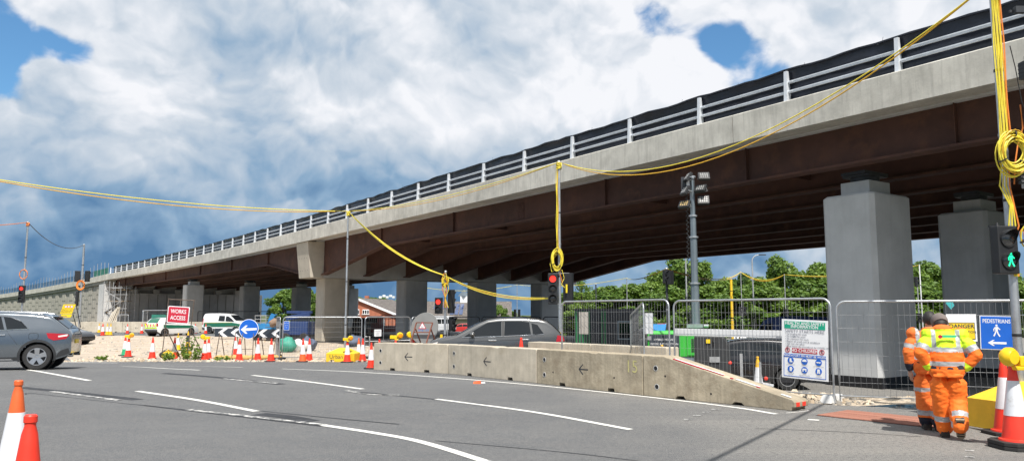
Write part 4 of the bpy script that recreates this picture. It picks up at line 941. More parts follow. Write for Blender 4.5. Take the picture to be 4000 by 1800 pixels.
# right edge pedestrian signal pole
s3 = gpx(3998, 11.4); p = pole(s3, 6.75, 'galvanised pole wrapped in yellow cables with green man signal at the right edge', r=0.062)
def r3(px, py, y=11.4): return aty(px, py, y) - s3
hb = r3(3938, 975, 11.25); hd = head(p, hb, R(9), ['lens_off', 'lens_off'], d=0.23, w=0.33, gap=0.325)
mb = MB()   # lit walking figure
z0 = -0.06 - 0.325 / 2 + 0.05; fx = 0.0
def fig(mb, o, s, nrm=0.0):
    hd_ = [(0.13 * math.cos(a), 0.93 + 0.13 * math.sin(a)) for a in [2 * math.pi * k / 10 for k in range(10)]]
    polys = [hd_, [(-0.17, 0.74), (0.15, 0.76), (0.13, 0.22), (-0.13, 0.22)], [(-0.17, 0.74), (-0.10, 0.60), (-0.26, 0.42), (-0.24, 0.18), (-0.34, 0.18), (-0.37, 0.46)], [(0.15, 0.76), (0.12, 0.56), (0.34, 0.36), (0.42, 0.46), (0.26, 0.60)], [(-0.13, 0.24), (0.02, 0.24), (-0.10, -0.10), (-0.26, -0.46), (-0.40, -0.40), (-0.24, -0.05)], [(0.0, 0.24), (0.13, 0.24), (0.20, -0.05), (0.40, -0.42), (0.28, -0.50), (0.06, -0.12)]]
    for P in polys: mb.plate([(x * s, y * s) for x, y in P], o, (1, 0, 0), (0, 0, 1), 0.004)
fig(mb, (0, -0.045, -0.185), 0.135); mb.build('green_man', M['green_on'], hd)
mb = MB(); mb.bar((-0.1, 0.0, hb.z + 0.36), (-0.33, -0.04, hb.z + 0.36), 0.03, 0.03); mb.cyl((-0.22, -0.06, hb.z + 0.34), (-0.22, -0.06, hb.z + 0.41), 0.03, 0.015, 10); mb.build('bracket', M['black'], p)
bx = r3(3990, 283); mb = MB(); mb.box(bx + V(0.06, -0.10, 0), (0.24, 0.16, 0.26)); mb.cyl(bx + V(0.0, -0.12, 0.13), bx + V(0, -0.12, 0.21), 0.025, seg=8)
for k in range(4): mb.box(bx + V(0.06, -0.10, -0.09 + 0.06 * k), (0.25, 0.17, 0.012))
mb.build('detector_box', M['black'], p)
bx = r3(3952, 48); mb = MB(); mb.box(bx + V(0.07, -0.08, 0), (0.16, 0.08, 0.10)); mb.bar(bx + V(-0.05, -0.02, 0), bx + V(0.15, -0.02, 0), 0.03, 0.04); mb.build('camera_box', M['dkgrey'], p)
bx = r3(3996, 705); mb = MB(); mb.box(bx + V(0.05, -0.09, 0), (0.20, 0.12, 0.26)); mb.build('junction_box', M['galv_d'], p, bevel=0.01)
for k in range(3): mb = MB(); mb.cyl(bx + V(-0.06, -0.10, 0.08 - 0.06 * k), bx + V(-0.13, -0.10, 0.06 - 0.06 * k), 0.022, seg=8); mb.build('cable_gland', M['black'], p)
bx = r3(4000, 1020); mb = MB(); mb.box(bx + V(0.06, -0.09, 0), (0.18, 0.03, 0.42)); mb.build('control_plate', M['whitesign'], p)
mb = MB(); mb.box(bx + V(0.05, -0.108, 0.08), (0.15, 0.012, 0.10)); mb.build('yellow_label', M['signyel'], p); mb = MB(); mb.text('U', bx + V(0.02, -0.116, 0.08), (1, 0, 0), (0, 0, 1), 0.10); mb.build('label_letter', M['ink'], p)
rs = random.Random(5)
for i in range(9):
    mm = 'cab_g' if i in (3, 7) else 'cab_o' if i == 8 else 'cab_y'; x = -0.075 + 0.016 * i; y = -0.062 - 0.012 * (i % 3); top_ = 6.7; bot_ = r3(3960, 560).z
    mb = MB(); mb.tube([(x + 0.008 * math.sin(k * 0.9 + i * 2), y, top_ + (bot_ - top_) * k / 12) for k in range(13)], 0.0105, 5); mb.build('strapped_cable', M[mm], p, R(60))
for i in range(4):
    mb = MB(); zt_, zb_ = r3(3950, 640).z, r3(3985, 1080).z
    mb.tube([(-0.10 + 0.035 * i, -0.08, zt_), (-0.16 + 0.05 * i, -0.09, zt_ - 0.35), (-0.03 + 0.02 * i, -0.10, zt_ - 0.65), (-0.08 + 0.05 * i, -0.11, zt_ - 0.95), (0.0, -0.08, zt_ - 1.2), (-0.02 + 0.02 * i, -0.075, zb_)], 0.011, 5); mb.build('loose_cable', M['cab_o' if i == 3 else 'cab_y'], p, R(60))
mb = MB(); q0, q1 = r3(3925, 120), r3(3996, 480); mb.tube([r3(3985, 410), r3(3995, 500), r3(3975, 570), r3(3965, 640), r3(3962, 720)], 0.011, 5); mb.build('loose_cable', M['cab_o'], p, R(60))
mb = MB(); mb.tube([r3(3945, 180, 11.3), r3(3965, 260, 11.3), r3(3992, 400, 11.3), r3(4010, 440, 11.3)], 0.007, 5); mb.build('loose_cable', M['black'], p, R(60))
coil(s3 + r3(3946, 525, 11.2), 'large yellow cable coil hanging on the pole at the right edge', r=0.27, nloop=20, sx=0.78, thick=0.0115)
coil(s3 + r3(4005, 890, 11.25), 'bunched orange cable at the right edge beside the green man', r=0.13, nloop=7, mt='cab_o', sx=0.5)
# left signal poles
s4 = gpx(74, 43.0); h4 = aty(103, 868, 43.0).z - s4.z; p = pole(s4, h4, 'far left galvanised pole with lit red signal behind the grey SUV', r=0.055)
head(p, (-0.02, -0.14, aty(80, 1148, 43).z - s4.z), R(4), ['red_on', 'lens_off', 'lens_off']); zc = aty(88, 1071, 43).z - s4.z
mb = MB(); mb.tube([(0.22 * math.cos(a), -0.08, zc + 0.26 * math.sin(a)) for a in [2 * math.pi * k / 20 for k in range(20)]], 0.025, 5, closed=True); mb.build('cable_hoop', M['cab_o'], p, R(60))
s4top = s4 + V(0, 0, h4)
s5 = ps + V(-0.25, 0.25, 0.30); h5 = aty(334, 955, 60).z - s5.z; p = pole(s5, h5, 'galvanised pole in the low yellow block with side facing signals', r=0.085)
head(p, (-0.35, -0.02, aty(299, 1165, 60).z - s5.z), R(-75), ['lens_off'] * 3, d=0.28, w=0.40, gap=0.37); head(p, (-0.42, 0.10, aty(320, 1078, 60).z - s5.z), R(-150), ['lens_off'] * 2, d=0.28, w=0.4, gap=0.4); head(p, (0.42, 0.10, aty(320, 1078, 60).z - s5.z), R(160), ['lens_off'] * 2, d=0.28, w=0.4, gap=0.4)
zc = aty(320, 1113, 60).z - s5.z
for k in range(5): mb = MB(); rr = 0.25 + 0.022 * k; mb.tube([(rr * math.cos(a), -0.12 - 0.01 * k, zc + rr * 1.1 * math.sin(a)) for a in [2 * math.pi * i / 20 for i in range(20)]], 0.022, 5, closed=True); mb.build('cable_hoop', M['cab_o'], p, R(60))
s5top = s5 + V(0, 0, h5)
# far poles seen under the bridge
def farpole(px, y, pytop, label, r=0.05, heads=(), mt='galv_d'):
    b = gpx(px, y); h = aty(px, pytop, y).z - b.z; p = pole(b, h, label, r=r, mt=mt, group='poles beyond the bridge')
    for (dx, pz, rz, asp, ga) in heads: head(p, (dx, -0.1, aty(px, pz, y).z - b.z), R(rz), ['lens_off'] * asp, d=0.8 * ga, w=ga, gap=ga)
    return b + V(0, 0, h)
f1 = farpole(2020, 100, 1112, 'thin pole with paired signals seen between the middle piers', heads=((-0.3, 1222, -30, 3, 0.3), (0.3, 1222, 150, 3, 0.3)))
f2 = farpole(2452, 84, 1086, 'thin galvanised pole in front of the trees right of the cabin')
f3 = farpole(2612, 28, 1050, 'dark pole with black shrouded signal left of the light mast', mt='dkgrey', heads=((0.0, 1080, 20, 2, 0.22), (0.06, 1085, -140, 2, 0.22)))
f4 = farpole(2863, 80, 1090, 'stout yellow painted pole in front of the trees', r=0.15, mt='yellow')
f5 = farpole(2902, 84, 1062, 'leaning grey pole with signal right of the yellow pole', heads=((-0.2, 1215, 40, 2, 0.45), (0.2, 1215, -60, 2, 0.45)))
f6 = farpole(3074, 80, 1072, 'grey pole with yellow cables left of the near column', heads=((0.1, 1222, 10, 2, 0.4),))
f7 = farpole(2330, 82, 1110, 'slim black pole behind the dark site cabin', mt='dkgrey', r=0.08)
f8 = farpole(3610, 64, 1035, 'white pole seen between the two near columns', r=0.05, mt='white'); f9 = farpole(3598, 62, 1085, 'grey pole with black signal between the two near columns', heads=((-0.05, 1100, 30, 2, 0.36), (0.0, 1240, -20, 2, 0.32)))
for (px, y, pt, dr, lab) in ((2948, 95, 1000, 1, 'curved street lamp column in front of the trees'), (2686, 85, 985, -1, 'tall pale lamp column behind the light mast')):
    b = gpx(px, y); h = aty(px, pt, y).z - b.z; root = thing('street_lamp', lab, 'street lamp', b, 0, 'street lamps behind the bridge'); mb = MB(); P = [(0, 0, 0), (0, 0, h * 0.5), (0, 0, h - 0.6)] + [(dr * 0.9 * (1 - math.cos(a)), 0, h - 0.6 + 0.75 * math.sin(a)) for a in (0.3, 0.7, 1.1, 1.5)] ; mb.tube(P, [0.13, 0.10, 0.08, 0.07, 0.06, 0.06, 0.06], 8); mb.build('column', M['galv_d'], root, R(50))
    mb = MB(); q = Vector(P[-1]); mb.box(q + V(dr * 0.45, 0, 0.02), (0.9, 0.28, 0.12)); mb.build('lantern', M['dkgrey'], root, bevel=0.03)
# overhead cables
cable((ctop, aty(-260, 660, 27.0)), 'pair of yellow cables crossing the sky to the left of the central pole', sag=0.35, r=0.021, offs=((0, 0, 0), (0, 0.25, 0.35)), mts=['cab_y', 'cab_g'])
cable((ctop, s1top), 'thin yellow cable running along the bridge fascia between two poles', sag=0.30, r=0.013, offs=((0, 0, 0), (0.1, 0, 0.25)), mts=['cab_y', 'cab_g'])
cable((ctop, s2 + V(0, 0, 3.2 - s2.z)), 'thick yellow cable bundle sloping down from the central pole', sag=0.38, r=0.022, offs=((0, 0, 0), (0.03, 0.03, 0.06), (-0.03, 0, 0.12)), mts=['cab_y', 'cab_g', 'cab_y'])
cable((s2 + V(0, 0, 3.2 - s2.z), s1 + V(0, 0, 2.15 - s1.z)), 'yellow cables drooping between the short and tall signal poles', sag=0.30, r=0.014, offs=((0, 0, 0), (0, 0.1, 0.15), (0, 0, 0.3)), mts=['cab_y', 'cab_g', 'cab_y'])
cable((s1top, s3 + V(0, 0, 6.75)), 'yellow and orange cables sweeping up to the pole at the right edge', sag=1.3, r=0.013, offs=((0, 0, 0), (0.0, 0.0, 0.10)), mts=['cab_y', 'cab_g'])
cable((s4top, s5top), 'dark slack cable between the two far left poles', sag=0.75, r=0.022, mt='slack' if False else 'cab_o', mts=['dkgrey'])
cable((s4top, aty(-200, 880, 36)), 'orange cable leaving the far left pole', sag=0.1, r=0.02, mts=['cab_o'])
bp = gxy(-6.5, -9.5); pole(bp, 6.6, 'galvanised pole standing behind the camera'); cable((s3 + V(0, 0, 6.7), bp + V(0, 0, 6.6)), 'cable crossing over the road behind the camera', sag=0.5, r=0.035, mts=['black'])
lpz = aty(-260, 660, 27.0); pole(gxy(lpz.x, lpz.y), lpz.z - gz(lpz.x, lpz.y), 'galvanised pole just outside the left edge'); lq = aty(-200, 880, 36); pole(gxy(lq.x, lq.y), lq.z - gz(lq.x, lq.y), 'galvanised pole outside the left edge by the ramp')
for (a, b, sg, lb_, nn) in ((f2, f3, 0.25, 'pale cable strung in front of the trees near the cabin', 1), (f3, f5, 0.55, 'yellow cable strung from the dark pole towards the leaning grey pole', 2), (f5, f6, 0.7, 'yellow cables sagging between two grey poles before the trees', 2), (f6, f8, 0.45, 'yellow cable strung behind the near column', 2), (f1, f2, 0.5, 'pale cable crossing behind the middle piers', 1), (f1, gpx(1550, 104) + V(0, 0, 6.6), 1.0, 'pale cable leading left behind the middle piers', 1)):
    cable((a, b), lb_, sag=sg, r=0.026, mts=['cab_y', 'cab_g'] if nn == 2 else ['cab_y'], offs=((0, 0, 0), (0, 0, 0.2))[:nn], group='cables beyond the bridge')
pole(gpx(1550, 104), 6.6, 'thin pole hidden behind a bridge column', group='poles beyond the bridge')
for q, lb_ in ((ctop, 'yellow cable knot on top of the central pole'), (s1top, 'yellow cable knot on top of the red signal pole'), (s3 + V(0, 0, 6.75), 'yellow cable knot on top of the pole at the right edge'), (s4top, 'orange cable knot on top of the far left pole')):
    root = thing('cable_knot', lb_, 'cable', q, 0, 'cable knots on pole tops'); mb = MB()
    for k in range(4): mb.tube([(0.075 * math.cos(a), 0.075 * math.sin(a), -0.05 - 0.05 * k + 0.03 * math.sin(2 * a + k)) for a in [2 * math.pi * i / 10 for i in range(10)]], 0.02, 5, closed=True)
    mb.build('loops', M['cab_o' if 'orange' in lb_ else 'cab_y'], root, R(60))

# ------------------------------------------------------------------ mesh fence panels
def fence(a, b, label, h=2.0, pitch=0.10, wr=0.0028, r=0.021, hz=6, group='mesh fence panels', mt='galv', mid=False, feet=True, far=False, gate=False):
    a = Vector(a); b = Vector(b); d = b - a; L = math.hypot(d.x, d.y); rz = math.atan2(d.y, d.x); sl = d.z / L
    root = thing('mesh_fence', label, 'fence', a, rz, group); z0 = 0.14; c = 0.16
    def P(x, z): return Vector((x, 0, z + sl * x))
    arc = [(0.02 + c - c * math.cos(t), h - c + c * math.sin(t)) for t in [math.pi / 2 * k / 5 for k in range(6)]]
    pts = [P(0.02, 0.0), P(0.02, 0.5)] + [P(x, z) for x, z in arc] + [P(L - x, z) for x, z in reversed(arc)] + [P(L - 0.02, 0.5), P(L - 0.02, 0.0)]
    mb = MB(); mb.tube(pts, r, 8); mb.build('frame', M[mt], root, R(60))
    mb = MB(); mb.tube([P(0.03, z0), P(L - 0.03, z0)], r * 0.95, 8); mb.build('bottom_rail', M[mt], root, R(60))
    if mid: mb = MB(); mb.tube([P(L * mid, z0), P(L * mid, h - 0.02)], r * 0.8, 6); mb.build('mid_post', M[mt], root, R(60))
    mb = MB(); n = int(L / pitch); seg = 3 if far else 4; rs = random.Random(int(a.x * 50 + a.y))
    for i in range(1, n):
        x = L * i / n + rs.uniform(-0.006, 0.006); zt = h - 0.01 if c < x < L - c else h - c * 0.6
        if far: mb.tube([P(x, z0), P(x, zt)], wr, 3, caps=False)
        else:
            w1 = rs.uniform(-0.018, 0.018); mb.tube([P(x, z0), P(x + w1 * 0.5, h * 0.3), P(x + w1, h * 0.55), P(x, zt)], wr, seg, caps=False)
    for k in range(1, hz + 1):
        zz = z0 + (h - z0) * k / (hz + 1); mb.tube([P(0.03, zz), P(L / 2, zz - 0.006), P(L - 0.03, zz)], wr, seg, caps=False)
    w = mb.build('wire_mesh', M['wire'], root); w['kind'] = 'stuff'
    if feet:
        for x in (0.0, L): mb = MB(); mb.box((x, 0.0, 0.06 + sl * x), (0.22, 0.62, 0.12)); mb.build('foot', M['rubber'], root, bevel=0.02)
    if gate:
        mb = MB(); mb.tube([P(0.03, 0.85), P(L - 0.03, 0.85)], r * 0.9, 6); mb.tube([P(0.03, 0.62), P(0.30, 0.62), P(0.30, 1.08), P(0.03, 1.08)], r * 0.9, 6); mb.build('lock_frame', M['white'], root, R(60))
    return root
FA, FB, FC = gxy(5.95, 14.38), gxy(3.53, 17.0), gxy(1.27, 19.9)
fence(FA + (FB - FA) * 0.995, FA, 'mesh fence panel carrying the health and safety board', h=1.92, pitch=0.085, wr=0.0025, feet=False)
fence(FC, FB + V(-0.05, 0.06, 0), 'mesh fence panel right of the tall signal pole with white sheets', h=1.95, pitch=0.085, wr=0.0025, feet=False)
FD = gxy(6.0, 14.34); FE = gxy(9.45, 12.95)
fence(FD, FE, 'mesh fence panel behind the two workers and the pedestrians sign', h=1.86, pitch=0.095, wr=0.0027, feet=False)
fence(FE + V(.06, -.02, 0), FE + V(3.3, -1.3, 0), 'mesh fence panel running out of the right edge', h=1.86, feet=False)
fence(gxy(3.0, 17.6), gxy(3.2, 20.9), 'mesh fence panel folded back beside the green generator', h=1.9, far=True)
for x, y in ((FA, 0), (FB, 0)):
    pass
for q, lb_ in ((FA + V(.03, 0.2, 0), 'grey block foot under the joint of two mesh panels by the gap'), (FB, 'grey block foot under the fence joint by the green generator')):
    root = thing('fence_foot', lb_, 'fence foot', q, R(-48), 'fence feet'); mb = MB(); mb.hexa([(-.12, -.32, 0), (.12, -.32, 0), (.12, .32, 0), (-.12, .32, 0)], [(-.08, -.24, .14), (.08, -.24, .14), (.08, .24, .14), (-.08, .24, .14)]); mb.build('block', M['conc'], root, bevel=0.015)
for zc, lb_ in ((0.55, 'a'), (1.4, 'b')):
    pass
# central fence by the pier
c0, c1 = gpx(1100, 36.8), gpx(1412, 37.2); fence(c0, c1, 'mesh fence panel in front of the central bridge pier', h=2.02, far=True, wr=0.004, pitch=0.12, mid=0.37, r=0.026, hz=7)
c2 = gpx(1422, 37.5); c3 = gpx(1602, 39.5); fence(c2, c3, 'mesh gate with a white notice right of the central pier', h=2.02, far=True, wr=0.004, pitch=0.12, mid=0.4, r=0.028, gate=True)
c4 = gpx(1606, 39.6); c5 = gpx(1748, 41.5); fence(c4, c5, 'mesh fence panel behind the round sign back', h=2.02, far=True, wr=0.004, pitch=0.12)
d0, d1, d2, d3 = gpx(1752, 47), gpx(1874, 46.5), gpx(2115, 45.5), gpx(2182, 45)
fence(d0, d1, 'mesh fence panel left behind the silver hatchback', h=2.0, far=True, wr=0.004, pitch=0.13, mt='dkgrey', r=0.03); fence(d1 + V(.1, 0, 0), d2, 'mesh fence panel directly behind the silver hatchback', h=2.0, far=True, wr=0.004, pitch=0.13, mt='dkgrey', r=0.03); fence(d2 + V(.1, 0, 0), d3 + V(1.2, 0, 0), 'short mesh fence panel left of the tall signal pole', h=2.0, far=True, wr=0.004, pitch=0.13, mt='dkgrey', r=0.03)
e0 = gpx(2560, 43)
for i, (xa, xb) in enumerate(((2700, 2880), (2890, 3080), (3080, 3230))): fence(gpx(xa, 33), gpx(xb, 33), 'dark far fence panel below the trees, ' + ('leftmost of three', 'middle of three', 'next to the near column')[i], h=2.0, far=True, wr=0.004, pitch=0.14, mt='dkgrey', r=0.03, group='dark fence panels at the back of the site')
h0, h1 = gpx(557, 88), gpx(700, 87); fence(h0, h1, 'mesh fence panel with green net below the abutment', h=2.2, far=True, wr=0.006, pitch=0.2, r=0.04, group='mesh fence panels under the far span'); fence(h0 + V(-.3, 0.5, 0), h0 + V(-1.4, 4, 0), 'mesh fence panel turned end on left of the green net', h=2.2, far=True, wr=0.006, pitch=0.2, r=0.04, group='mesh fence panels under the far span')
net = thing('debris_net', 'green debris net tied to the fence below the abutment', 'net', gpx(590, 87.6), 0); mb = MB(); mb.add([(x, -0.05 + 0.08 * math.sin(x * 4), z) for x in (0, .7, 1.4, 2.1, 2.8, 3.4) for z in (0.1, 1.0, 1.72 )], [(3 * i + j, 3 * i + 3 + j, 3 * i + 4 + j, 3 * i + 1 + j) for i in range(5) for j in range(2)]); mb.build('net', M['netgreen'], net)
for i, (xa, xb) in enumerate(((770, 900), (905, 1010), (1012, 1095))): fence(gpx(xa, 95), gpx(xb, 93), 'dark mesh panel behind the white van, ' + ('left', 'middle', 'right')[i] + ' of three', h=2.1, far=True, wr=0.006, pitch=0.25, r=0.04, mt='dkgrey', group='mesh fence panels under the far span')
fence(gpx(455, 92), gpx(500, 92), 'short barrier panel at the scaffold foot', h=1.7, far=True, wr=0.006, pitch=0.2, r=0.035, group='mesh fence panels under the far span')
# corner of central fence line going back
fence(c0 + V(-.15, .1, 0), c0 + V(-1.2, 3.0, 0), 'mesh fence panel turned back at the left of the central pier', h=2.02, far=True, wr=0.004, pitch=0.12)

# ------------------------------------------------------------------ boards and signs
def board(root, w, h, z, mt, name='board', t=0.012, y=0.0, x=0.0, rad=0.0):
    mb = MB()
    if rad <= 0: pl = [(-w / 2, -h / 2), (w / 2, -h / 2), (w / 2, h / 2), (-w / 2, h / 2)]
    else:
        pl = []
        for (cx, cz, a0) in ((w / 2 - rad, -h / 2 + rad, -90), (w / 2 - rad, h / 2 - rad, 0), (-w / 2 + rad, h / 2 - rad, 90), (-w / 2 + rad, -h / 2 + rad, 180)):
            pl += [(cx + rad * math.cos(R(a0 + 18 * k)), cz + rad * math.sin(R(a0 + 18 * k))) for k in range(6)]
    mb.plate(pl, (x, y, z), (1, 0, 0), (0, 0, 1), t); return mb.build(name, M[mt], root)
U, Vv = (1, 0, 0), (0, 0, 1)
# health and safety board, hung on the near fence
hd_ = (FA - FB).normalized(); ang = math.atan2(hd_.y, hd_.x)
pl_, pr_ = aty(3052, 1395, 15.35), aty(3227, 1400, 14.75); hc = (pl_ + pr_) / 2; hs = thing('safety_sign', 'white health and safety board with blue symbols wired to the fence', 'sign', hc, ang + R(0)); hw_ = (pr_ - pl_).length
q = FB.lerp(FA, 0.84); off = Vector((hd_.y, -hd_.x, 0)) * 0.04
hs.location = Vector((q.x, q.y, 0)) + off + V(0, 0, 0.0); w_ = 0.92; zt_ = aty(3140, 1248, 14.9).z; zb_ = aty(3140, 1478, 14.9).z; hh = zt_ - zb_; zc = (zt_ + zb_) / 2
tl = R(2.2)
hs.rotation_euler = (0, tl, ang)
bd = board(hs, w_, hh, zc, 'whitesign', t=0.006); y = -0.0095
def rect(parent, x, z, w, h, mt, name, yy=None): mb = MB(); mb.box((x, (y if yy is None else yy), z), (w, 0.003, h)); return mb.build(name, M[mt], parent)
def txt(parent, s, x, z, size, mt, name='lettering', al='CENTER', bold=0.012, yy=None, sx=1.0): mb = MB(); mb.text(s, (x, (y - 0.003 if yy is None else yy), z), U, Vv, size, al, bold, sx=sx); return mb.build(name, M[mt], parent)
top = zc + hh / 2
def fz(f): return top - hh * f
rect(bd, 0, fz(0.095), w_ * 0.88, hh * 0.125, 'signgreen', 'green_panel')
txt(bd, 'HEALTH AND SAFETY', 0, fz(0.067), 0.080, 'white', bold=0.02); txt(bd, 'INFORMATION', 0, fz(0.122), 0.080, 'white', bold=0.02)
txt(bd, 'SAFETY STARTS HERE', 0, fz(0.20), 0.082, 'inkgrey', bold=0.0)
for i, s in enumerate(('No briefing No work', 'No RAMS No work', 'No induction No work', 'Report all unsafe acts & conditions', 'Sign into site office', 'Must follow the procedures for COVID-19')): txt(bd, '\u2022 ' + s, -w_ * 0.42, fz(0.250 + 0.0415 * i), 0.047, 'inkgrey', al='LEFT', bold=0.006)
rect(bd, 0, fz(0.525), w_ * 0.54, hh * 0.075, 'red', 'red_panel'); txt(bd, 'NO CHILDREN', 0, fz(0.525), 0.082, 'white', bold=0.02)
for s in (-1, 1):
    mb = MB(); mb.lathe([(0.050, 0), (0.050, 0.003), (0.040, 0.003), (0.040, 0)], (s * w_ * 0.37, y, fz(0.525)), 18, (0, -1, 0), caps=False); mb.bar((s * w_ * 0.37 - 0.03, y - .002, fz(0.525) + .03), (s * w_ * 0.37 + 0.03, y - .002, fz(0.525) - .03), 0.003, 0.01, (0, 0, 1)); mb.build('prohibition_ring', M['red'], bd)
    mb = MB(); fig(mb, (s * w_ * 0.37, y + 0.001, fz(0.53)), 0.045); mb.build('figure', M['ink'], bd)
rect(bd, 0, fz(0.615), w_ * 0.90, hh * 0.055, 'blue', 'blue_panel'); txt(bd, 'MANDATORY PPE MUST BE WORN', 0, fz(0.615), 0.054, 'white', bold=0.015)
for x in (-1, 1): rect(bd, x * w_ * 0.45, fz(0.80), 0.008, hh * 0.33, 'blue', 'blue_border')
rect(bd, 0, fz(0.965), w_ * 0.90, 0.008, 'blue', 'blue_border')
names = (('SAFETY BOOTS', 'HARD HAT', 'EYE PROTECTION'), ('PROTECTIVE GLOVES', 'LONG SLEEVED HI-VIS TOP', 'HI-VIS TROUSERS'))
for r_ in range(2):
    for c_ in range(3):
        x = (c_ - 1) * w_ * 0.30; z = fz(0.70 + 0.145 * r_); mb = MB(); mb.cyl((x, y + .002, z), (x, y - 0.003, z), 0.062, seg=20); ic = mb.build('blue_symbol', M['blue'], bd)
        mb = MB()
        shp = [[(-.02, .04), (.015, .04), (.015, -.0), (.04, -.02), (.04, -.035), (-.02, -.035)], [(-.045, -.005), (-.035, .03), (0, .042), (.035, .03), (.045, -.005)], [(-.045, .012), (.045, .012), (.03, -.015), (.005, -.008), (-.005, -.008), (-.03, -.015)], [(-.02, .04), (.02, .04), (.035, .01), (.02, -.04), (-.02, -.04)], [(-.04, .03), (.04, .03), (.04, -.03), (.018, -.03), (.018, 0), (-.018, 0), (-.018, -.03), (-.04, -.03)], [(-.022, .04), (.022, .04), (.03, -.04), (.006, -.04), (0, .01), (-.006, -.04), (-.03, -.04)]][r_ * 3 + c_]
        mb.plate([(a_, b_) for a_, b_ in reversed(shp)][::-1], (x, y - 0.0035, z), U, Vv, 0.002); mb.build('pictogram', M['white'], ic)
        s = names[r_][c_]; parts_ = s.split(' ', 1) if r_ else [s]
        for k, q_ in enumerate(parts_): txt(bd, q_, x, z - 0.078 - 0.024 * k, 0.024, 'inkgrey', bold=0.0)
# pedestrians board
pdirv = (FE - FD).normalized(); pang = math.atan2(pdirv.y, pdirv.x)
tt = 0.575; q = FD.lerp(FE, tt); off = Vector((pdirv.y, -pdirv.x, 0)) * 0.04
pt = thing('pedestrian_sign', 'blue pedestrians board with white walking figure and arrow on the fence', 'sign', V(q.x, q.y, 0) + off, pang); yd = q.y
zt_ = aty(3880, 1233, yd).z; zb_ = aty(3880, 1363, yd).z; w_ = (aty(3935, 1300, yd).x - aty(3832, 1300, yd).x) / math.cos(pang); hh = zt_ - zb_; zc = (zt_ + zb_) / 2; pt.rotation_euler = (0, R(1.5), pang)
for i in range(8):
    f = i / 100
    px_ = 2000 + FPX * pt.location.x / (pt.location.y * math.cos(PITCH) + (zc - CAM_H) * math.sin(PITCH)); pt.location += pdirv * ((3884 - px_) / FPX * yd)
bd = board(pt, w_, hh, zc, 'whitesign', t=0.006); rect(bd, 0, zc, w_ * 0.95, hh * 0.96, 'blue', 'blue_face', -0.0075); y2 = -0.0105
txt(bd, 'PEDESTRIANS', 0, zc + hh * 0.34, hh * 0.165, 'white', bold=0.012, yy=y2, sx=0.72)
mb = MB(); fig(mb, (0, y2 + 0.003, zc + hh * 0.0), hh * 0.235); mb.build('walking_figure', M['white'], bd)
mb = MB(); a_ = hh * 0.09; mb.plate([(x * hh, z * hh) for x, z in ((-.24, 0), (-.11, -.085), (-.06, -.085), (-.12, -.032), (.24, -.032), (.24, .032), (-.12, .032), (-.06, .085), (-.11, .085))], (0, y2 + .002, zc - hh * 0.30), U, Vv, 0.003); mb.build('arrow', M['white'], bd)
# white and yellow danger board behind the workers
q = FD.lerp(FE, 0.34); yd = q.y; ds = thing('danger_sign', 'white and yellow notice on the fence behind the workers heads', 'sign', V(q.x, q.y, 0) + off, pang); zt_ = aty(3700, 1226, yd).z; zb_ = aty(3700, 1330, yd).z; hh = zt_ - zb_; zc = (zt_ + zb_) / 2; w_ = 0.46
for i in range(8):
    px_ = 2000 + FPX * ds.location.x / (yd * math.cos(PITCH)); ds.location += pdirv * ((3712 - px_) / FPX * yd)
bd = board(ds, w_, hh, zc, 'whitesign', t=0.006); rect(bd, 0, zc - hh * .12, w_ * .88, hh * .62, 'ink', 'black_border', -0.0075); rect(bd, 0, zc - hh * .12, w_ * .84, hh * .57, 'signyel', 'yellow_face', -0.0095)
txt(bd, 'DANGER', 0, zc + hh * 0.05, 0.095, 'ink', bold=0.02, yy=-0.0125); txt(bd, 'CONSTRUCTION', 0.0, zc - hh * 0.16, 0.055, 'ink', bold=0.01, yy=-0.0125)
# torn teal net scrap on the top rail
tn = thing('net_scrap', 'small scrap of teal netting caught on the fence rail', 'net', aty(3690, 1180, 13.95)); mb = MB(); mb.add([(0, 0, 0.02), (0.14, 0.0, 0.03), (0.16, -0.02, -0.06), (0.09, -0.03, -0.13), (0.02, -0.02, -0.03)], [(0, 1, 2), (0, 2, 3), (0, 3, 4)]); mb.build('scrap', mat('teal_net', (0.03, 0.30, 0.32), 0.7), tn)
# white sheets on the fence right of the tall pole
fd2 = (FB - FC).normalized(); fang = math.atan2(fd2.y, fd2.x); offf = Vector((fd2.y, -fd2.x, 0)) * -0.03
def hang(px, pyt, pyb, wpx, f, label, mt, lines=0):
    q = FC.lerp(FB, f); root = thing('notice_sheet', label, 'sheet', V(q.x, q.y, 0) + offf, fang, 'sheets hung on the fence'); zt_ = aty(px, pyt, q.y).z; zb_ = aty(px, pyb, q.y).z; w_ = wpx / FPX * q.y / 0.86
    mb = MB(); P = []; n = 8
    for i in range(n + 1):
        for zz in (zb_, (zb_ + zt_) / 2, zt_): P.append((-w_ / 2 + w_ * i / n, 0.012 * math.sin(i * 2.1), zz))
    mb.add(P, [(3 * i + j, 3 * i + 3 + j, 3 * i + 4 + j, 3 * i + 1 + j) for i in range(n) for j in (0, 1)]); mb.build('sheet', M[mt], root); return root
M['oldsheet'] = mat('old_sheet', (0.50, 0.46, 0.41), 0.8, var=0.15, scale=5, streak=0.3)
hang(2301, 1218, 1304, 48, 0.22, 'beige weathered sheet hung on the fence in front of the green cabin door', 'oldsheet'); hang(2533, 1222, 1303, 46, 0.80, 'clean white sheet hung on the fence right of the dark cabin', 'whitesign')
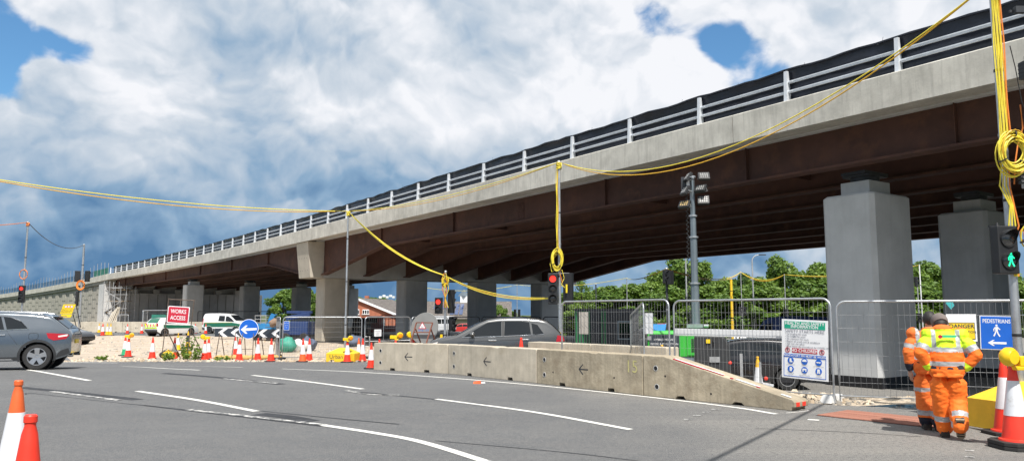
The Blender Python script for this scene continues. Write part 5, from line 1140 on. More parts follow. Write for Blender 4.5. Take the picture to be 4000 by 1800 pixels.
# long white board along the inside of the health and safety panel
inn = Vector((-hd_.y, hd_.x, 0)) * 0.09; a_, b_ = FB.lerp(FA, 0.01), FB.lerp(FA, 0.78); wb = thing('white_board', 'long white plank fixed inside the fence above the green generator', 'board', FB + inn, ang); L_ = (b_ - a_).length
z0a = aty(2640, 1296, 16.9).z; z1a = aty(3040, 1306, 15.1).z; sl_ = (z1a - z0a) / L_
mb = MB(); mb.hexa([(0, -.02, z0a - .075), (L_, -.02, z0a - .075 + sl_ * L_), (L_, .02, z0a - .075 + sl_ * L_), (0, .02, z0a - .075)], [(0, -.02, z0a + .075), (L_, -.02, z0a + .075 + sl_ * L_), (L_, .02, z0a + .075 + sl_ * L_), (0, .02, z0a + .075)]); mb.build('plank', M['white'], wb, bevel=0.005)
# small blue site board and white notice on the central fence
q = c0 + V(0.2, -0.05, 0); sb = thing('site_board', 'small blue site board on the fence left of the central pier', 'sign', q, 0); bd = board(sb, 0.26, 0.42, 1.62, 'whitesign', t=0.01); rect(bd, 0, 1.62, 0.235, 0.39, 'blue', 'blue_face', -0.013)
for k, s in enumerate(('PEDESTRIAN', 'ACCESS', 'HERE')): txt(bd, s, 0, 1.73 - 0.10 * k, 0.05, 'white', yy=-0.018, bold=0.0, sx=0.8)
sb = thing('gate_notice', 'small white notice on the mesh gate', 'sign', c2.lerp(c3, 0.28) + V(0, -0.05, 0), math.atan2((c3 - c2).y, (c3 - c2).x)); bd = board(sb, 0.42, 0.34, 1.25, 'whitesign', t=0.01, rad=0.03)
for k, s in enumerate(('Pedestrians', 'access', 'beyond')): txt(bd, s, 0, 1.33 - 0.08 * k, 0.06, 'inkgrey', yy=-0.016, bold=0.0)
# WORKS ACCESS sign on its frame
y_ = 36.6; wl, wr_ = aty(632, 1420, y_), aty(748, 1420, y_); wa = thing('works_access_sign', 'red works access board on a rusty tube frame', 'sign', gpx(693, y_), R(-6)); wz = gpx(693, y_).z
def wv(px, py, yy=y_): q = aty(px, py, yy) - wa.location; return Matrix.Rotation(R(6), 3, 'Z') @ q
mb = MB(); tb = 0.022
A0, A1 = wv(629, 1386), wv(657, 1163); B0, B1 = wv(733, 1395), wv(762, 1170)
for (p0, p1) in ((A0, A1), (B0, B1), (wv(655, 1168), wv(763, 1173)), (wv(640, 1305), wv(742, 1310)), (wv(706, 1170), wv(704, 1210))): p0.y = p1.y = 0; mb.cyl(p0, p1, tb, seg=8)
for p0 in (wv(645, 1280), wv(748, 1285)): p0.y = 0; mb.cyl(p0, (p0.x + 0.1, 1.3, -0.03), tb, seg=8)
mb.build('frame', M['frame'], wa, R(50))
bc = wv(699, 1229); pw_, ph_ = 0.99, 0.70; sg = Matrix.Rotation(R(4.0), 3, 'Y')
bd = board(wa, pw_ + 0.10, ph_ + 0.10, 0, 'whitesign', t=0.02, rad=0.07); bd.location = (bc.x, -0.045, bc.z); bd.rotation_euler = (0, R(3.5), 0)
b2_ = board(bd, pw_ + 0.02, ph_ + 0.02, 0, 'red', 'red_face', t=0.004, rad=0.05, y=-0.0205)
for i, s in enumerate(('WORKS', 'ACCESS')): txt(bd, s, 0.0, 0.15 - 0.30 * i, 0.27, 'white', bold=0.015, yy=-0.0275, sx=0.80)
# yellow works sign far left
y_ = 57.0; ys = thing('works_sign', 'yellow site entry sign on a black tripod frame by the retaining wall', 'sign', gpx(266, y_), R(0)); L0 = ys.location.copy()
def yv(px, py): return aty(px, py, y_) - L0
mb = MB(); pts = [yv(235, 1225), yv(281, 1225), yv(297, 1188), yv(249, 1188)]; mb.plate([(p.x, p.z) for p in pts], (0, 0, 0), U, Vv, 0.03); bd = mb.build('board', M['signyel'], ys)
mb = MB(); pts = [yv(240, 1239), yv(277, 1239), yv(282, 1227), yv(240, 1227)]; mb.plate([(p.x, p.z) for p in pts], (0, 0, 0), U, Vv, 0.03); mb.build('lower_board', M['signyel'], ys)
for px in (258, 269, 281):
    c = yv(px + 0.5, 1197); mb = MB(); mb.cyl((c.x, -0.03, c.z), (c.x, -0.036, c.z), 0.105, seg=16); rr_ = mb.build('red_ring', M['red'], bd); mb = MB(); mb.cyl((c.x, -0.036, c.z), (c.x, -0.041, c.z), 0.075, seg=16); mb.build('white_disc', M['whitesign'], rr_); mb = MB(); fig(mb, (c.x, -0.0405, c.z - .01), 0.055); mb.build('figure', M['ink'], rr_)
for i, s in enumerate(('Pedestrians, Cyclists', 'and Construction', 'personnel only')): txt(bd, s, yv(265 - 3 * i, 1210).x, yv(265, 1208 + 5.5 * i).z, 0.115, 'ink', yy=-0.036, bold=0.0)
mb = MB()
for (p0, p1) in ((yv(283, 1226), yv(290, 1278)), (yv(296, 1190), yv(306, 1278)), (yv(243, 1226), yv(236, 1278))): p0.y = 0.06; p1.y = 0.3; mb.cyl(p0, p1, 0.03, seg=6)
mb.build('frame', M['black'], ys)
# chevron boards and round arrow sign
def chev(px0, px1, py0, py1, yy, label):
    l, r_ = aty(px0, (py0 + py1) / 2, yy), aty(px1, (py0 + py1) / 2, yy); root = thing('chevron_board', label, 'sign', V((l.x + r_.x) / 2, yy, gz((l.x + r_.x) / 2, yy)), 0, 'chevron boards'); zb_ = aty(px0, py1, yy).z - root.location.z; zt_ = aty(px0, py0, yy).z - root.location.z; w = r_.x - l.x; h = zt_ - zb_
    bd = board(root, w, h, (zt_ + zb_) / 2, 'signblk', t=0.02); zc = (zt_ + zb_) / 2
    for k in (-0.30, 0.18):
        x = w * k; s = h / 2; mb = MB(); mb.plate([(x - 0.24 * h, 0), (x + 0.42 * h, -s), (x + 0.95 * h, -s), (x + 0.29 * h, 0), (x + 0.95 * h, s), (x + 0.42 * h, s)], (0, -0.0205, zc), U, Vv, 0.004); mb.build('chevron', M['whitesign'], bd)
    mb = MB()
    for sx in (-0.3, 0.3):
        mb.bar((w * sx, 0.02, zt_), (w * sx - 0.10, -0.22, 0), 0.03, 0.03); mb.bar((w * sx + 0.06, 0.02, zb_ + 0.05), (w * sx + 0.10, 0.45, 0), 0.03, 0.03)
    mb.bar((-w * 0.3 - 0.03, -0.06, zb_ - 0.1), (w * 0.3, -0.06, zb_ - 0.1), 0.025, 0.025); mb.bar((-w * .2, .3, zt_ + .1), (w * .28, .3, zt_ + .1), .03, .03); mb.build('stand', M['frame'], root); return root
chev(840, 942, 1282, 1314, 37.3, 'black chevron board with white arrows left of the round blue sign'); chev(994, 1103, 1285, 1317, 37.3, 'black chevron board with white arrows right of the round blue sign')
def arrow_sign(px, py, rpx, yy, label, stand=True):
    c = aty(px, py, yy); root = thing('arrow_sign', label, 'sign', V(c.x, yy, gz(c.x, yy)), 0, 'round blue arrow signs'); z = c.z - root.location.z; r_ = rpx / FPX * yy
    mb = MB(); mb.cyl((0, 0, z), (0, -0.02, z), r_, seg=36); bd = mb.build('disc', M['whitesign'], root); mb = MB(); mb.cyl((0, -0.02, z), (0, -0.024, z), r_ * 0.945, seg=36); mb.build('blue_face', M['blue'], bd)
    s = r_; mb = MB(); mb.plate([(x * s, zz * s) for x, zz in ((-.80, -.06), (-.32, -.47), (-.10, -.47), (-.36, -.19), (.82, -.10), (.82, .10), (-.36, .08), (-.10, .36), (-.32, .36))], (0, -0.0245, z), U, Vv, 0.004); mb.build('arrow', M['whitesign'], bd)
    if stand:
        mb = MB()
        for sx in (-1, 1): mb.bar((sx * r_ * 0.5, 0.03, z), (sx * r_ * 0.75 - .05, -0.25, 0), 0.03, 0.03); mb.bar((sx * r_ * 0.5, 0.03, z), (sx * r_ * 0.6, 0.55, 0), 0.03, 0.03)
        mb.bar((-r_ * .6, -0.14, z * 0.35), (r_ * .6, -0.14, z * 0.35), 0.025, 0.025); mb.build('stand', M['frame'], root)
    else: mb = MB(); mb.cyl((0, 0.05, 0), (0, 0.05, z), 0.04, seg=8); mb.build('post', M['galv_d'], root)
arrow_sign(972, 1284, 38, 37.0, 'round blue sign with white left arrow between the chevron boards'); arrow_sign(1980, 1264, 17, 52, 'far round blue arrow sign above the silver hatchback', False)
# sandbags on the stands
def sandbag(p, label, rz, s=1.0):
    root = thing('sandbag', label, 'sandbag', p, rz, 'sandbags holding the sign stands'); mb = MB(); mb.sphere((0, 0, 0.12 * s), 0.30 * s, 12, 8, 1.0, 0.62, 0.46)
    mb.v = [(x + 0.03 * noise.noise(Vector((x * 5, y, z * 5 + p.x))), y + 0.03 * noise.noise(Vector((x * 6, y * 6, p.x))), max(0.0, z + 0.03 * noise.noise(Vector((x * 4 + p.x, y * 4, z * 4))))) for x, y, z in mb.v]
    mb.build('sack', M['sandbag'], root, R(80)); mb = MB(); mb.lathe([(0.05, 0), (0.03, 0.03), (0.07, 0.11), (0.0, 0.12)], (0.27 * s, 0, 0.13 * s), 8, (1, 0, 0.15)); mb.build('tied_neck', M['sandbag'], root, R(80))
for i, (px, yy, rz, lb_) in enumerate(((856, 37.0, 20, 'leftmost tan sandbag under the left chevron board'), (882, 36.9, -30, 'second tan sandbag under the left chevron board'), (912, 37.3, 10, 'tan sandbag beside the cone below the blue sign'), (955, 37.0, 0, 'tan sandbag under the blue arrow sign'), (982, 37.1, 25, 'tan sandbag right under the blue arrow sign'), (1030, 37.1, -15, 'tan sandbag under the right chevron board, left one'), (1070, 37.2, 10, 'tan sandbag under the right chevron board, right one'))): sandbag(gpx(px, yy), lb_, R(rz), 0.88)
for i, (px, yy, mm, lb_) in enumerate(((650, 37.6, 'black', 'black rubber ballast sack at the works access frame'), (672, 37.8, 'sandbag', 'tan sandbag behind the works access frame leg'), (655, 37.3, 'yellow', 'yellow sack lying at the works access frame foot'), (728, 38.5, 'yellow', 'yellow sack right of the works access frame'))):
    root = thing('ballast_sack', lb_, 'sack', gpx(px, yy), i * 0.7, 'sacks at the works access sign'); mb = MB(); mb.sphere((0, 0, 0.2), 0.36, 12, 8, 1, 0.7, 0.6); mb.v = [(x, y, max(0, z + 0.04 * noise.noise(Vector((x * 4, y * 4, z * 4 + i))))) for x, y, z in mb.v]; mb.build('sack', M[mm], root, R(80)); mb = MB(); mb.tube([(-.15, 0, .4), (0, 0, .47), (.15, 0, .4)], 0.02, 5); mb.build('handle', M[mm], root)
# back of a large round sign with a small frame sign in front of it
y_ = 27.2; dc = aty(1656, 1281, y_); L0 = gpx(1656, y_); rd = thing('round_sign', 'large grey back of a round road sign behind the barrier', 'sign', L0, R(-20)); r_ = 61 / FPX * y_
mb = MB(); mb.lathe([(0, -0.015), (r_, -0.015), (r_, 0.015), (0, 0.015)], (0, 0, 0), 40, (0, 1, 0.10)); mb.v = [(x * 0.96 + z * 0.16, y, z) for x, y, z in mb.v]; d_ = mb.build('disc', M['signgrey'], rd, R(30)); d_.location = (0, 0, dc.z - L0.z)
mb = MB(); mb.bar((-r_ * .8, -.04, dc.z - L0.z - .2), (r_ * .8, -.04, dc.z - L0.z - .2), .04, .04); mb.bar((0.2, .1, dc.z - L0.z), (0.2, .5, 0), .05, .05); mb.bar((-0.2, .1, dc.z - L0.z), (-0.2, .5, 0), .05, .05); mb.build('stand', M['galv_d'], rd)
y_ = 26.3; L0 = gpx(1657, y_); ts_ = thing('triangle_sign', 'red triangle warning plate in a red brown folding frame', 'sign', L0, R(4)); 
def tv(px, py): return aty(px, py, y_) - L0
fr = []
for (a_, b_) in (((1627, 1259), (1690, 1260)), ((1627, 1259), (1608, 1330)), ((1690, 1260), (1668, 1333)), ((1614, 1297), (1680, 1297)), ((1624, 1284), (1640, 1333)), ((1683, 1284), (1700, 1333))):
    p0, p1 = tv(*a_), tv(*b_); p0.y = -.02; p1.y = -.02 if b_[1] < 1320 else (-.25 if b_[0] in (1608, 1668) else .25)
    if b_[1] > 1320: p1.z = p1.z
    fr.append((p0, p1))
mb = MB()
for p0, p1 in fr:
    mb.bar(p0, p1, 0.035, 0.035)
    if p1.z < 0.9 and p1.z < p0.z - .2: mb.bar(p1, (p1.x + (p1.x - p0.x) * .8, p1.y * 2.2, 0.0), 0.035, 0.035)
mb.build('frame', M['redbrown'], ts_)
c = tv(1650, 1272); mb = MB(); s = 0.135; mb.plate([(-s, -s * .75), (s, -s * .75), (0, s * 1.05)], (c.x, -0.03, c.z), U, Vv, 0.008); pl_ = mb.build('red_triangle', M['red'], ts_); mb = MB(); s *= .74; mb.plate([(-s, -s * .70), (s, -s * .70), (0, s * 1.0)], (c.x, -0.0385, c.z - .003), U, Vv, 0.003); mb.build('white_triangle', M['whitesign'], pl_)
for i, s in enumerate(('BEFORE', 'START')): txt(pl_, s, c.x, c.z - .02 - .035 * i, 0.034, 'ink', yy=-0.044, bold=0.0, sx=.8)
txt(ts_, 'SITE 177', c.x + .04, tv(1650, 1290).z, 0.10, 'blue', 'handwriting', yy=-0.035, bold=-0.005)

# ------------------------------------------------------------------ light tower with its generator
gx = gpx(2664, 20.6); lt = thing('light_tower', 'tall telescopic light mast with six floodlights on a green generator', 'light tower', gx, R(-16)); 
def lv(px, py, yy): q = aty(px, py, yy) - gx; return Matrix.Rotation(R(16), 3, 'Z') @ q
zt_ = aty(2640, 1302, 20.2).z - gx.z; zs_ = aty(2640, 1392, 20.2).z - gx.z; gw = 1.74; gl = 0.95
mb = MB(); mb.box((0.05, 0, zs_ + (zt_ - zs_) / 2), (gw, gl, zt_ - zs_)); mb.hexa([(-gw / 2 + .05, -gl / 2, zt_), (gw / 2 + .05, -gl / 2, zt_), (gw / 2 + .05, gl / 2, zt_), (-gw / 2 + .05, gl / 2, zt_)], [(-gw / 2 + .10, -gl / 2 + .05, zt_ + .07), (gw / 2, -gl / 2 + .05, zt_ + .07), (gw / 2, gl / 2 - .05, zt_ + .07), (-gw / 2 + .1, gl / 2 - .05, zt_ + .07)]); cab = mb.build('canopy', M['gengreen'], lt, bevel=0.02)
mb = MB(); mb.box((0.05, 0, 0.10 + (zs_ - 0.1) / 2), (gw - .04, gl - .04, zs_ - 0.10)); mb.build('chassis', M['gengrey'], lt)
mb = MB(); mb.box((gw / 4 + .12, -gl / 2 - .012, (zt_ + zs_) / 2), (gw * .42, .02, (zt_ - zs_) * .86)); dr = mb.build('access_door', M['gengreen'], cab, bevel=.006)
for k in range(7): mb = MB(); zz = zs_ + (zt_ - zs_) * (.24 + .085 * k); mb.box((gw / 4 + .08, -gl / 2 - .024, zz), (gw * .25, .014, .028)); mb.build('louvre', M['bitumen'], dr)
mb = MB(); mb.tube([(gw / 2 - .03, -gl / 2 - .03, zt_ - .14), (gw / 2 - .01, -gl / 2 - .07, zt_ - .2), (gw / 2 - .03, -gl / 2 - .03, zt_ - .36)], .022, 6); mb.build('door_handle', M['black'], dr)
mb = MB(); mb.cyl((gw / 4 + .28, -gl / 2 - .02, zt_ - .18), (gw / 4 + .28, -gl / 2 - .028, zt_ - .18), .045, seg=14); mb.build('warning_disc', M['signyel'], dr)
mb = MB(); mb.box((-gw / 4 + .05, -gl / 2 - .010, (zt_ + zs_) / 2), (gw * .44, .016, (zt_ - zs_) * .92)); pn = mb.build('poster_panel', M['signblk'], cab)
for k, s in enumerate(('HYBRID POWER', 'NOISE & POLLUTION', 'FREE LIGHTING', 'TOWER HIRE', '')): txt(pn, s, -gw / 4 + .05, zt_ - .16 - .11 * k, .075, 'white', yy=-gl / 2 - .021, bold=0.0)
txt(pn, 'Vision', -gw / 4 - .02, zs_ + .12, .14, 'gengreen', yy=-gl / 2 - .021, bold=0.01)
for (x, z) in ((-gw / 2 + .1, zt_ - .12), (-gw / 2 + .1, zs_ + .1)): mb = MB(); mb.box((x, -gl / 2 - .02, z), (.10, .016, .10)); mb.build('latch', M['galv_d'], cab)
mb = MB(); mb.box((-gw * .33, -.1, zt_ + .13), (.40, .4, .05), rot=Matrix.Rotation(R(25), 3, 'X')); mb.build('solar_lid', M['bluem'], lt)
for sx in (-.5, .5):
    mb = MB(); mb.lathe([(.0, -.08), (.22, -.08), (.28, -.05), (.28, .05), (.22, .08), (0, .08)], (sx, -gl / 2 - .02, 0.28), 18, (0, 1, 0)); w_ = mb.build('wheel', M['tyre'], lt, R(40))
mp = lv(2718, 1285, 21.0); mp.z = 0.4; sects = [(.112, lv(2718, 1105, 21).z), (.094, lv(2718, 925, 21).z), (.080, lv(2718, 842, 21).z), (.066, lv(2716, 690, 21).z)]; z_ = mp.z
# each section of the mast is an octagonal tube with a collar
for r_, zz in sects:
    mb = MB(); mb.cyl((mp.x, mp.y, z_), (mp.x, mp.y, zz), r_, seg=8); ms_ = mb.build('mast_section', M['slate'], lt); mb = MB(); mb.cyl((mp.x, mp.y, zz - .03), (mp.x, mp.y, zz + .012), r_ + .035, seg=8); mb.build('collar', M['galv'], ms_); z_ = zz
P = []; zz = 0.9
while zz < sects[-1][1] - .3: P.append((mp.x - .15 - .035 * math.cos(zz * 52), mp.y - .05, zz)); zz += .03
mb = MB(); mb.tube(P, .012, 4); mb.build('coiled_cable', M['black'], lt, R(60))
mb = MB(); mb.box((mp.x - .02, mp.y - .02, lv(2718, 1272, 21).z), (.42, .30, .10)); mb.cyl((mp.x + .22, mp.y - .1, lv(2718, 1272, 21).z), (mp.x + .34, mp.y - .1, lv(2718, 1272, 21).z), .05, seg=10); mb.build('mast_foot', M['galv'], lt)
mb = MB(); hz0 = sects[-1][1]; mb.bar((mp.x, mp.y, hz0 - .45), (mp.x, mp.y, hz0 + .02), .12, .10); mb.box((mp.x - .17, mp.y - .06, hz0 - .22), (.24, .18, .38)); mb.build('lamp_carrier', M['dkgrey'], lt, bevel=.01); mb = MB(); mb.box((mp.x - .10, mp.y - .16, hz0 - .20), (.08, .01, .16)); mb.build('label_plate', M['whitesign'], lt)
def flood(px, py, rx, rz, warm=False):
    c = lv(px, py, 20.8); root = bpy.data.objects.new('x', None)
    mb = MB(); mb.box((0, 0.04, 0), (.31, .09, .26)); fb = mb.build('floodlight', M['black'], lt, bevel=.015); fb.location = c; fb.rotation_euler = (rx, 0, rz)
    for i in range(4):
        for j in range(3): mb = MB(); mb.cyl((-.085 + .057 * i, 0.0, -.06 + .06 * j), (-.085 + .057 * i, -.012, -.06 + .06 * j), .024, .02, 8); mb.build('led_lens', M['amberled' if warm else 'ledl'], fb)
    mb = MB(); mb.tube([(-.15, .05, 0), (-.15, .16, .03), (0, .2, .04), (.15, .16, .03), (.15, .05, 0)], .014, 5); mb.build('yoke', M['galv'], fb); bpy.data.objects.remove(root)
flood(2750, 685, R(-38), R(10)); flood(2735, 733, R(-42), R(-22)); flood(2748, 779, R(-25), R(5)); flood(2672, 795, R(-40), R(-20), True); flood(2682, 690, R(-35), R(-70)); flood(2672, 742, R(-30), R(-60))
# black trailer box and tow frame right of the generator
tx = gpx(2790, 20.3); tr = thing('black_trailer', 'black moulded trailer body beside the green generator', 'trailer', tx, R(-16)); zt2 = aty(2780, 1310, 20).z - tx.z
mb = MB(); pr_f = [(-.45, .15), (.40, .15), (.45, .5), (.43, zt2 - .25), (.30, zt2 - .03), (.2, zt2), (-.45, zt2)]; mb.plate(pr_f, (0, .45, 0), (1, 0, 0), (0, 0, 1), .9); mb.build('body', M['trim'], tr, bevel=.04)
mb = MB(); mb.box((.05, -.47, zt2 - .6), (.26, .02, .14)); mb.build('number_plate', M['galv_d'], tr); mb = MB(); mb.box((-.1, -.47, zt2 - .14), (.10, .02, .10)); mb.build('sticker', M['signyel'], tr)
mb = MB(); mb.bar((.3, -.1, .42), (1.25, -.45, .40), .08, .08); mb.bar((.4, -.4, .12), (.4, -.4, .9), .05, .05); mb.bar((.7, -.3, .1), (.7, -.3, 1.15), .07, .07); mb.bar((1.15, -.4, .35), (1.15, -.4, .95), .06, .06); mb.cyl((1.2, -.45, .40), (1.45, -.5, .36), .06, seg=10); mb.build('tow_frame', M['galv_d'], tr); mb = MB(); mb.lathe([(0, -.05), (.10, -.05), (.12, 0), (.10, .05), (0, .05)], (1.5, -.5, .15), 14, (0, 1, 0)); mb.build('jockey_wheel', M['galv'], tr)
for (x, z) in ((.42, .92), (1.28, .55)): mb = MB(); mb.sphere((x, -.42, z), .05, 8, 6); mb.build('red_knob', M['cone_red'], tr)
# site cabin (dark container with green end doors)
cx = gpx(2370, 33.0); cb = thing('site_cabin', 'dark ribbed site cabin with green doors behind the fence', 'cabin', gpx(2372, 33.5), R(-6)); 
W_, H_, D_ = 2.75, aty(2372, 1207, 33.5).z - cb.location.z, 2.2
mb = MB(); mb.box((0, D_ / 2, H_ / 2 + .05), (W_, D_, H_ - .1)); mb.build('shell', M['dkgrey'], cb)
for k in range(20):
    x = -W_ / 2 + W_ * (k + .5) / 20; mb = MB(); mb.box((x, -.02, H_ / 2 + .03), (.075, .05, H_ - .2)); mb.build('rib', M['cabgreen_shaded'] if (k < 5 or 7 < k < 10) else M['dkgrey'], cb)
mb = MB(); mb.box((0, D_ / 2, H_ - .02), (W_ + .06, D_ + .06, .08)); mb.build('roof', M['dkgrey'], cb); mb = MB(); mb.box((W_ * .28, -.06, H_ * .62), (.62, .03, .8)); mb.build('window_frame', M['slate'], cb); mb = MB(); mb.box((W_ * .28, -.078, H_ * .62), (.52, .012, .68)); mb.build('window_pane', M['glass'], cb)
# bags at the pier, blue lifts
def bag(px, yy, w, h, mm, label):
    root = thing('bulk_bag', label, 'bag', gpx(px, yy), random.uniform(0, 1), 'bulk bags at the pier foot'); mb = MB(); mb.sphere((0, 0, h * .5), 1.0, 14, 10, w / 2, w * .45, h * .55); mb.v = [(x * (1 + .45 * noise.noise(Vector((x * 3, y * 3, z * 3 + px)))), y * (1 + .2 * noise.noise(Vector((x * 3, z * 3, y * 3 + px)))), max(0.0, z + .22 * noise.noise(Vector((x * 4, y * 4, z * 4 + px))))) for x, y, z in mb.v]; mb.build('sack', M[mm], root, R(60)); mb = MB(); mb.tube([(-w * .3, 0, h * .8), (-w * .1, 0, h * 1.15), (w * .1, 0, h * .85)], .025, 5); mb.build('lifting_loop', M[mm], root)
bag(1122, 44, 1.0, .80, 'bulkgreen', 'green bulk bag left of the central pier'); bag(1170, 45, .95, .62, 'bulkbag', 'white crumpled bulk bag left of the central pier'); bag(1205, 46, 1.0, .75, 'bulkblue', 'slate blue bag against the central pier'); bag(1385, 52, 1.3, .7, 'bulkblue', 'dark bag right of the central pier')
def lift(px, yy, label, mm, wpx, pytop, arm=True):
    b = gpx(px, yy); root = thing('boom_lift', label, 'lift', b, R(-5), 'blue lifts under the bridge'); w = wpx / FPX * yy; h = aty(px, pytop, yy).z - b.z
    mb = MB(); mb.box((0, 0, h * .48), (w, 1.6, h * .42)); mb.build('body', M[mm], root, bevel=.05); mb = MB(); mb.box((0, 0, h * .20), (w * .9, 1.3, h * .14)); mb.build('chassis', M['dkgrey'], root)
    for sx in (-.36, .36): mb = MB(); mb.lathe([(0, -.15), (.34, -.15), (.40, -.08), (.40, .08), (.34, .15), (0, .15)], (w * sx, -.75, .40), 16, (0, 1, 0)); mb.build('wheel', M['tyre'], root, R(40))
    if arm: mb = MB(); mb.bar((-w * .5, 0, h * .78), (w * .45, 0, h * .92), .35, .32); mb.bar((-w * .5, .1, h * .98), (w * .5, .1, h * .97), .3, .2); mb.build('boom', M[mm], root, bevel=.03)
    else:
        mb = MB(); 
        for z in (.72, .86, 1.0): mb.tube([(-w * .5, -.8, h * z), (w * .1, -.8, h * z), (w * .1, .8, h * z), (-w * .5, .8, h * z)], .025, 5, closed=True)
        for x in (-w * .5, -.2 * w, w * .1): mb.cyl((x, -.8, h * .66), (x, -.8, h), .025, seg=5)
        mb.build('basket_rail', M['galv_d'], root); mb = MB(); mb.bar((w * .15, -.2, h * .7), (w * .35, -.2, h * 1.05), .3, .35); mb.build('elbow', M['bluem'], root)
lift(1165, 58, 'dark blue boom lift parked behind the pier fence', 'dbluem', 100, 1216); lift(1045, 62, 'bright blue scissor lift left of the central pier', 'bluem', 72, 1232, False)
mb_ = thing('cloth_bundle', 'brown cloth bundle on the blue lift', 'bundle', gpx(1068, 60.6) + V(0, 0, 1.35)); mb = MB(); mb.sphere((0, 0, .12), .5, 12, 10, .9, .6, .5); mb.v = [(x + .2 * noise.noise(Vector((x * 5, y, z * 5))), y, z + .2 * noise.noise(Vector((x * 4, z * 4, y)))) for x, y, z in mb.v]; mb.build('cloth', mat('brown_cloth', (.25, .17, .12), .9, bump=.04, bscale=5), mb_, R(60))
# scaffold stair tower at the abutment
sx_ = gpx(442, 116); st = thing('scaffold_tower', 'scaffold stair tower standing against the abutment', 'scaffold', sx_, R(-5)); hS = 5.6
W_, D_ = 3.6, 2.4
for i in range(5):
    for j in (0, 1): mb = MB(); x = -W_ / 2 + W_ * i / 4; mb.cyl((x, j * D_, 0), (x, j * D_, hS + (1.1 if i < 2 else .4)), .05, seg=6); mb.build('standard', M['galv_d'], st)
for k in range(6):
    for j in (0, 1): mb = MB(); z = .5 + k * 1.05; mb.cyl((-W_ / 2 - .2, j * D_, z), (W_ / 2 + .2 - (k % 2) * .8, j * D_, z), .04, seg=6); mb.build('ledger', M['galv_d'], st)
for k in range(3): mb = MB(); mb.bar((-W_ / 2 if k % 2 else W_ / 2 - 1, .6, .3 + 1.7 * k), (W_ / 2 - 1 if k % 2 else -W_ / 2, .6, 2.0 + 1.7 * k), .6, .12); mb.build('stair_flight', M['galv_d'], st); mb = MB(); mb.box((0, 1.2, 2.05 + 1.7 * k), (W_ * .8, 2.0, .06)); mb.build('platform', M['wood'], st)
for k in range(4): mb = MB(); mb.cyl((-W_ / 2 + .9 * k, 0, .3), (-W_ / 2 + .9 * (k + 1), 0, 4.6), .035, seg=5); mb.build('diagonal', M['galv_d'], st)
for k in range(3):
    p_ = gpx(412 + 8 * k, 112); root = thing('timber_stack', 'pale timber boards leaning at the scaffold foot, ' + ('left', 'middle', 'right')[k] + ' bundle', 'timber', p_, .2 * k, 'timber bundles'); 
    for q in range(3): mb = MB(); mb.bar((.3 * q, 0, 0), (.3 * q + .5, 1.0, 2.2 + .3 * q), .22, .05); mb.build('board', M['concw'], root)
# small litter
root = thing('crushed_carton', 'crushed orange and white carton lying on the road', 'litter', g(1868, 1497)); mb = MB(); mb.hexa([(-.12, -.05, 0), (.05, -.07, 0), (.08, .04, 0), (-.1, .05, 0)], [(-.11, -.03, .05), (.04, -.05, .07), (.06, .03, .06), (-.12, .04, .04)]); mb.build('carton', M['cone_org'], root); mb = MB(); mb.box((.11, 0, .02), (.10, .05, .03), .3); mb.build('lid', M['white'], root)

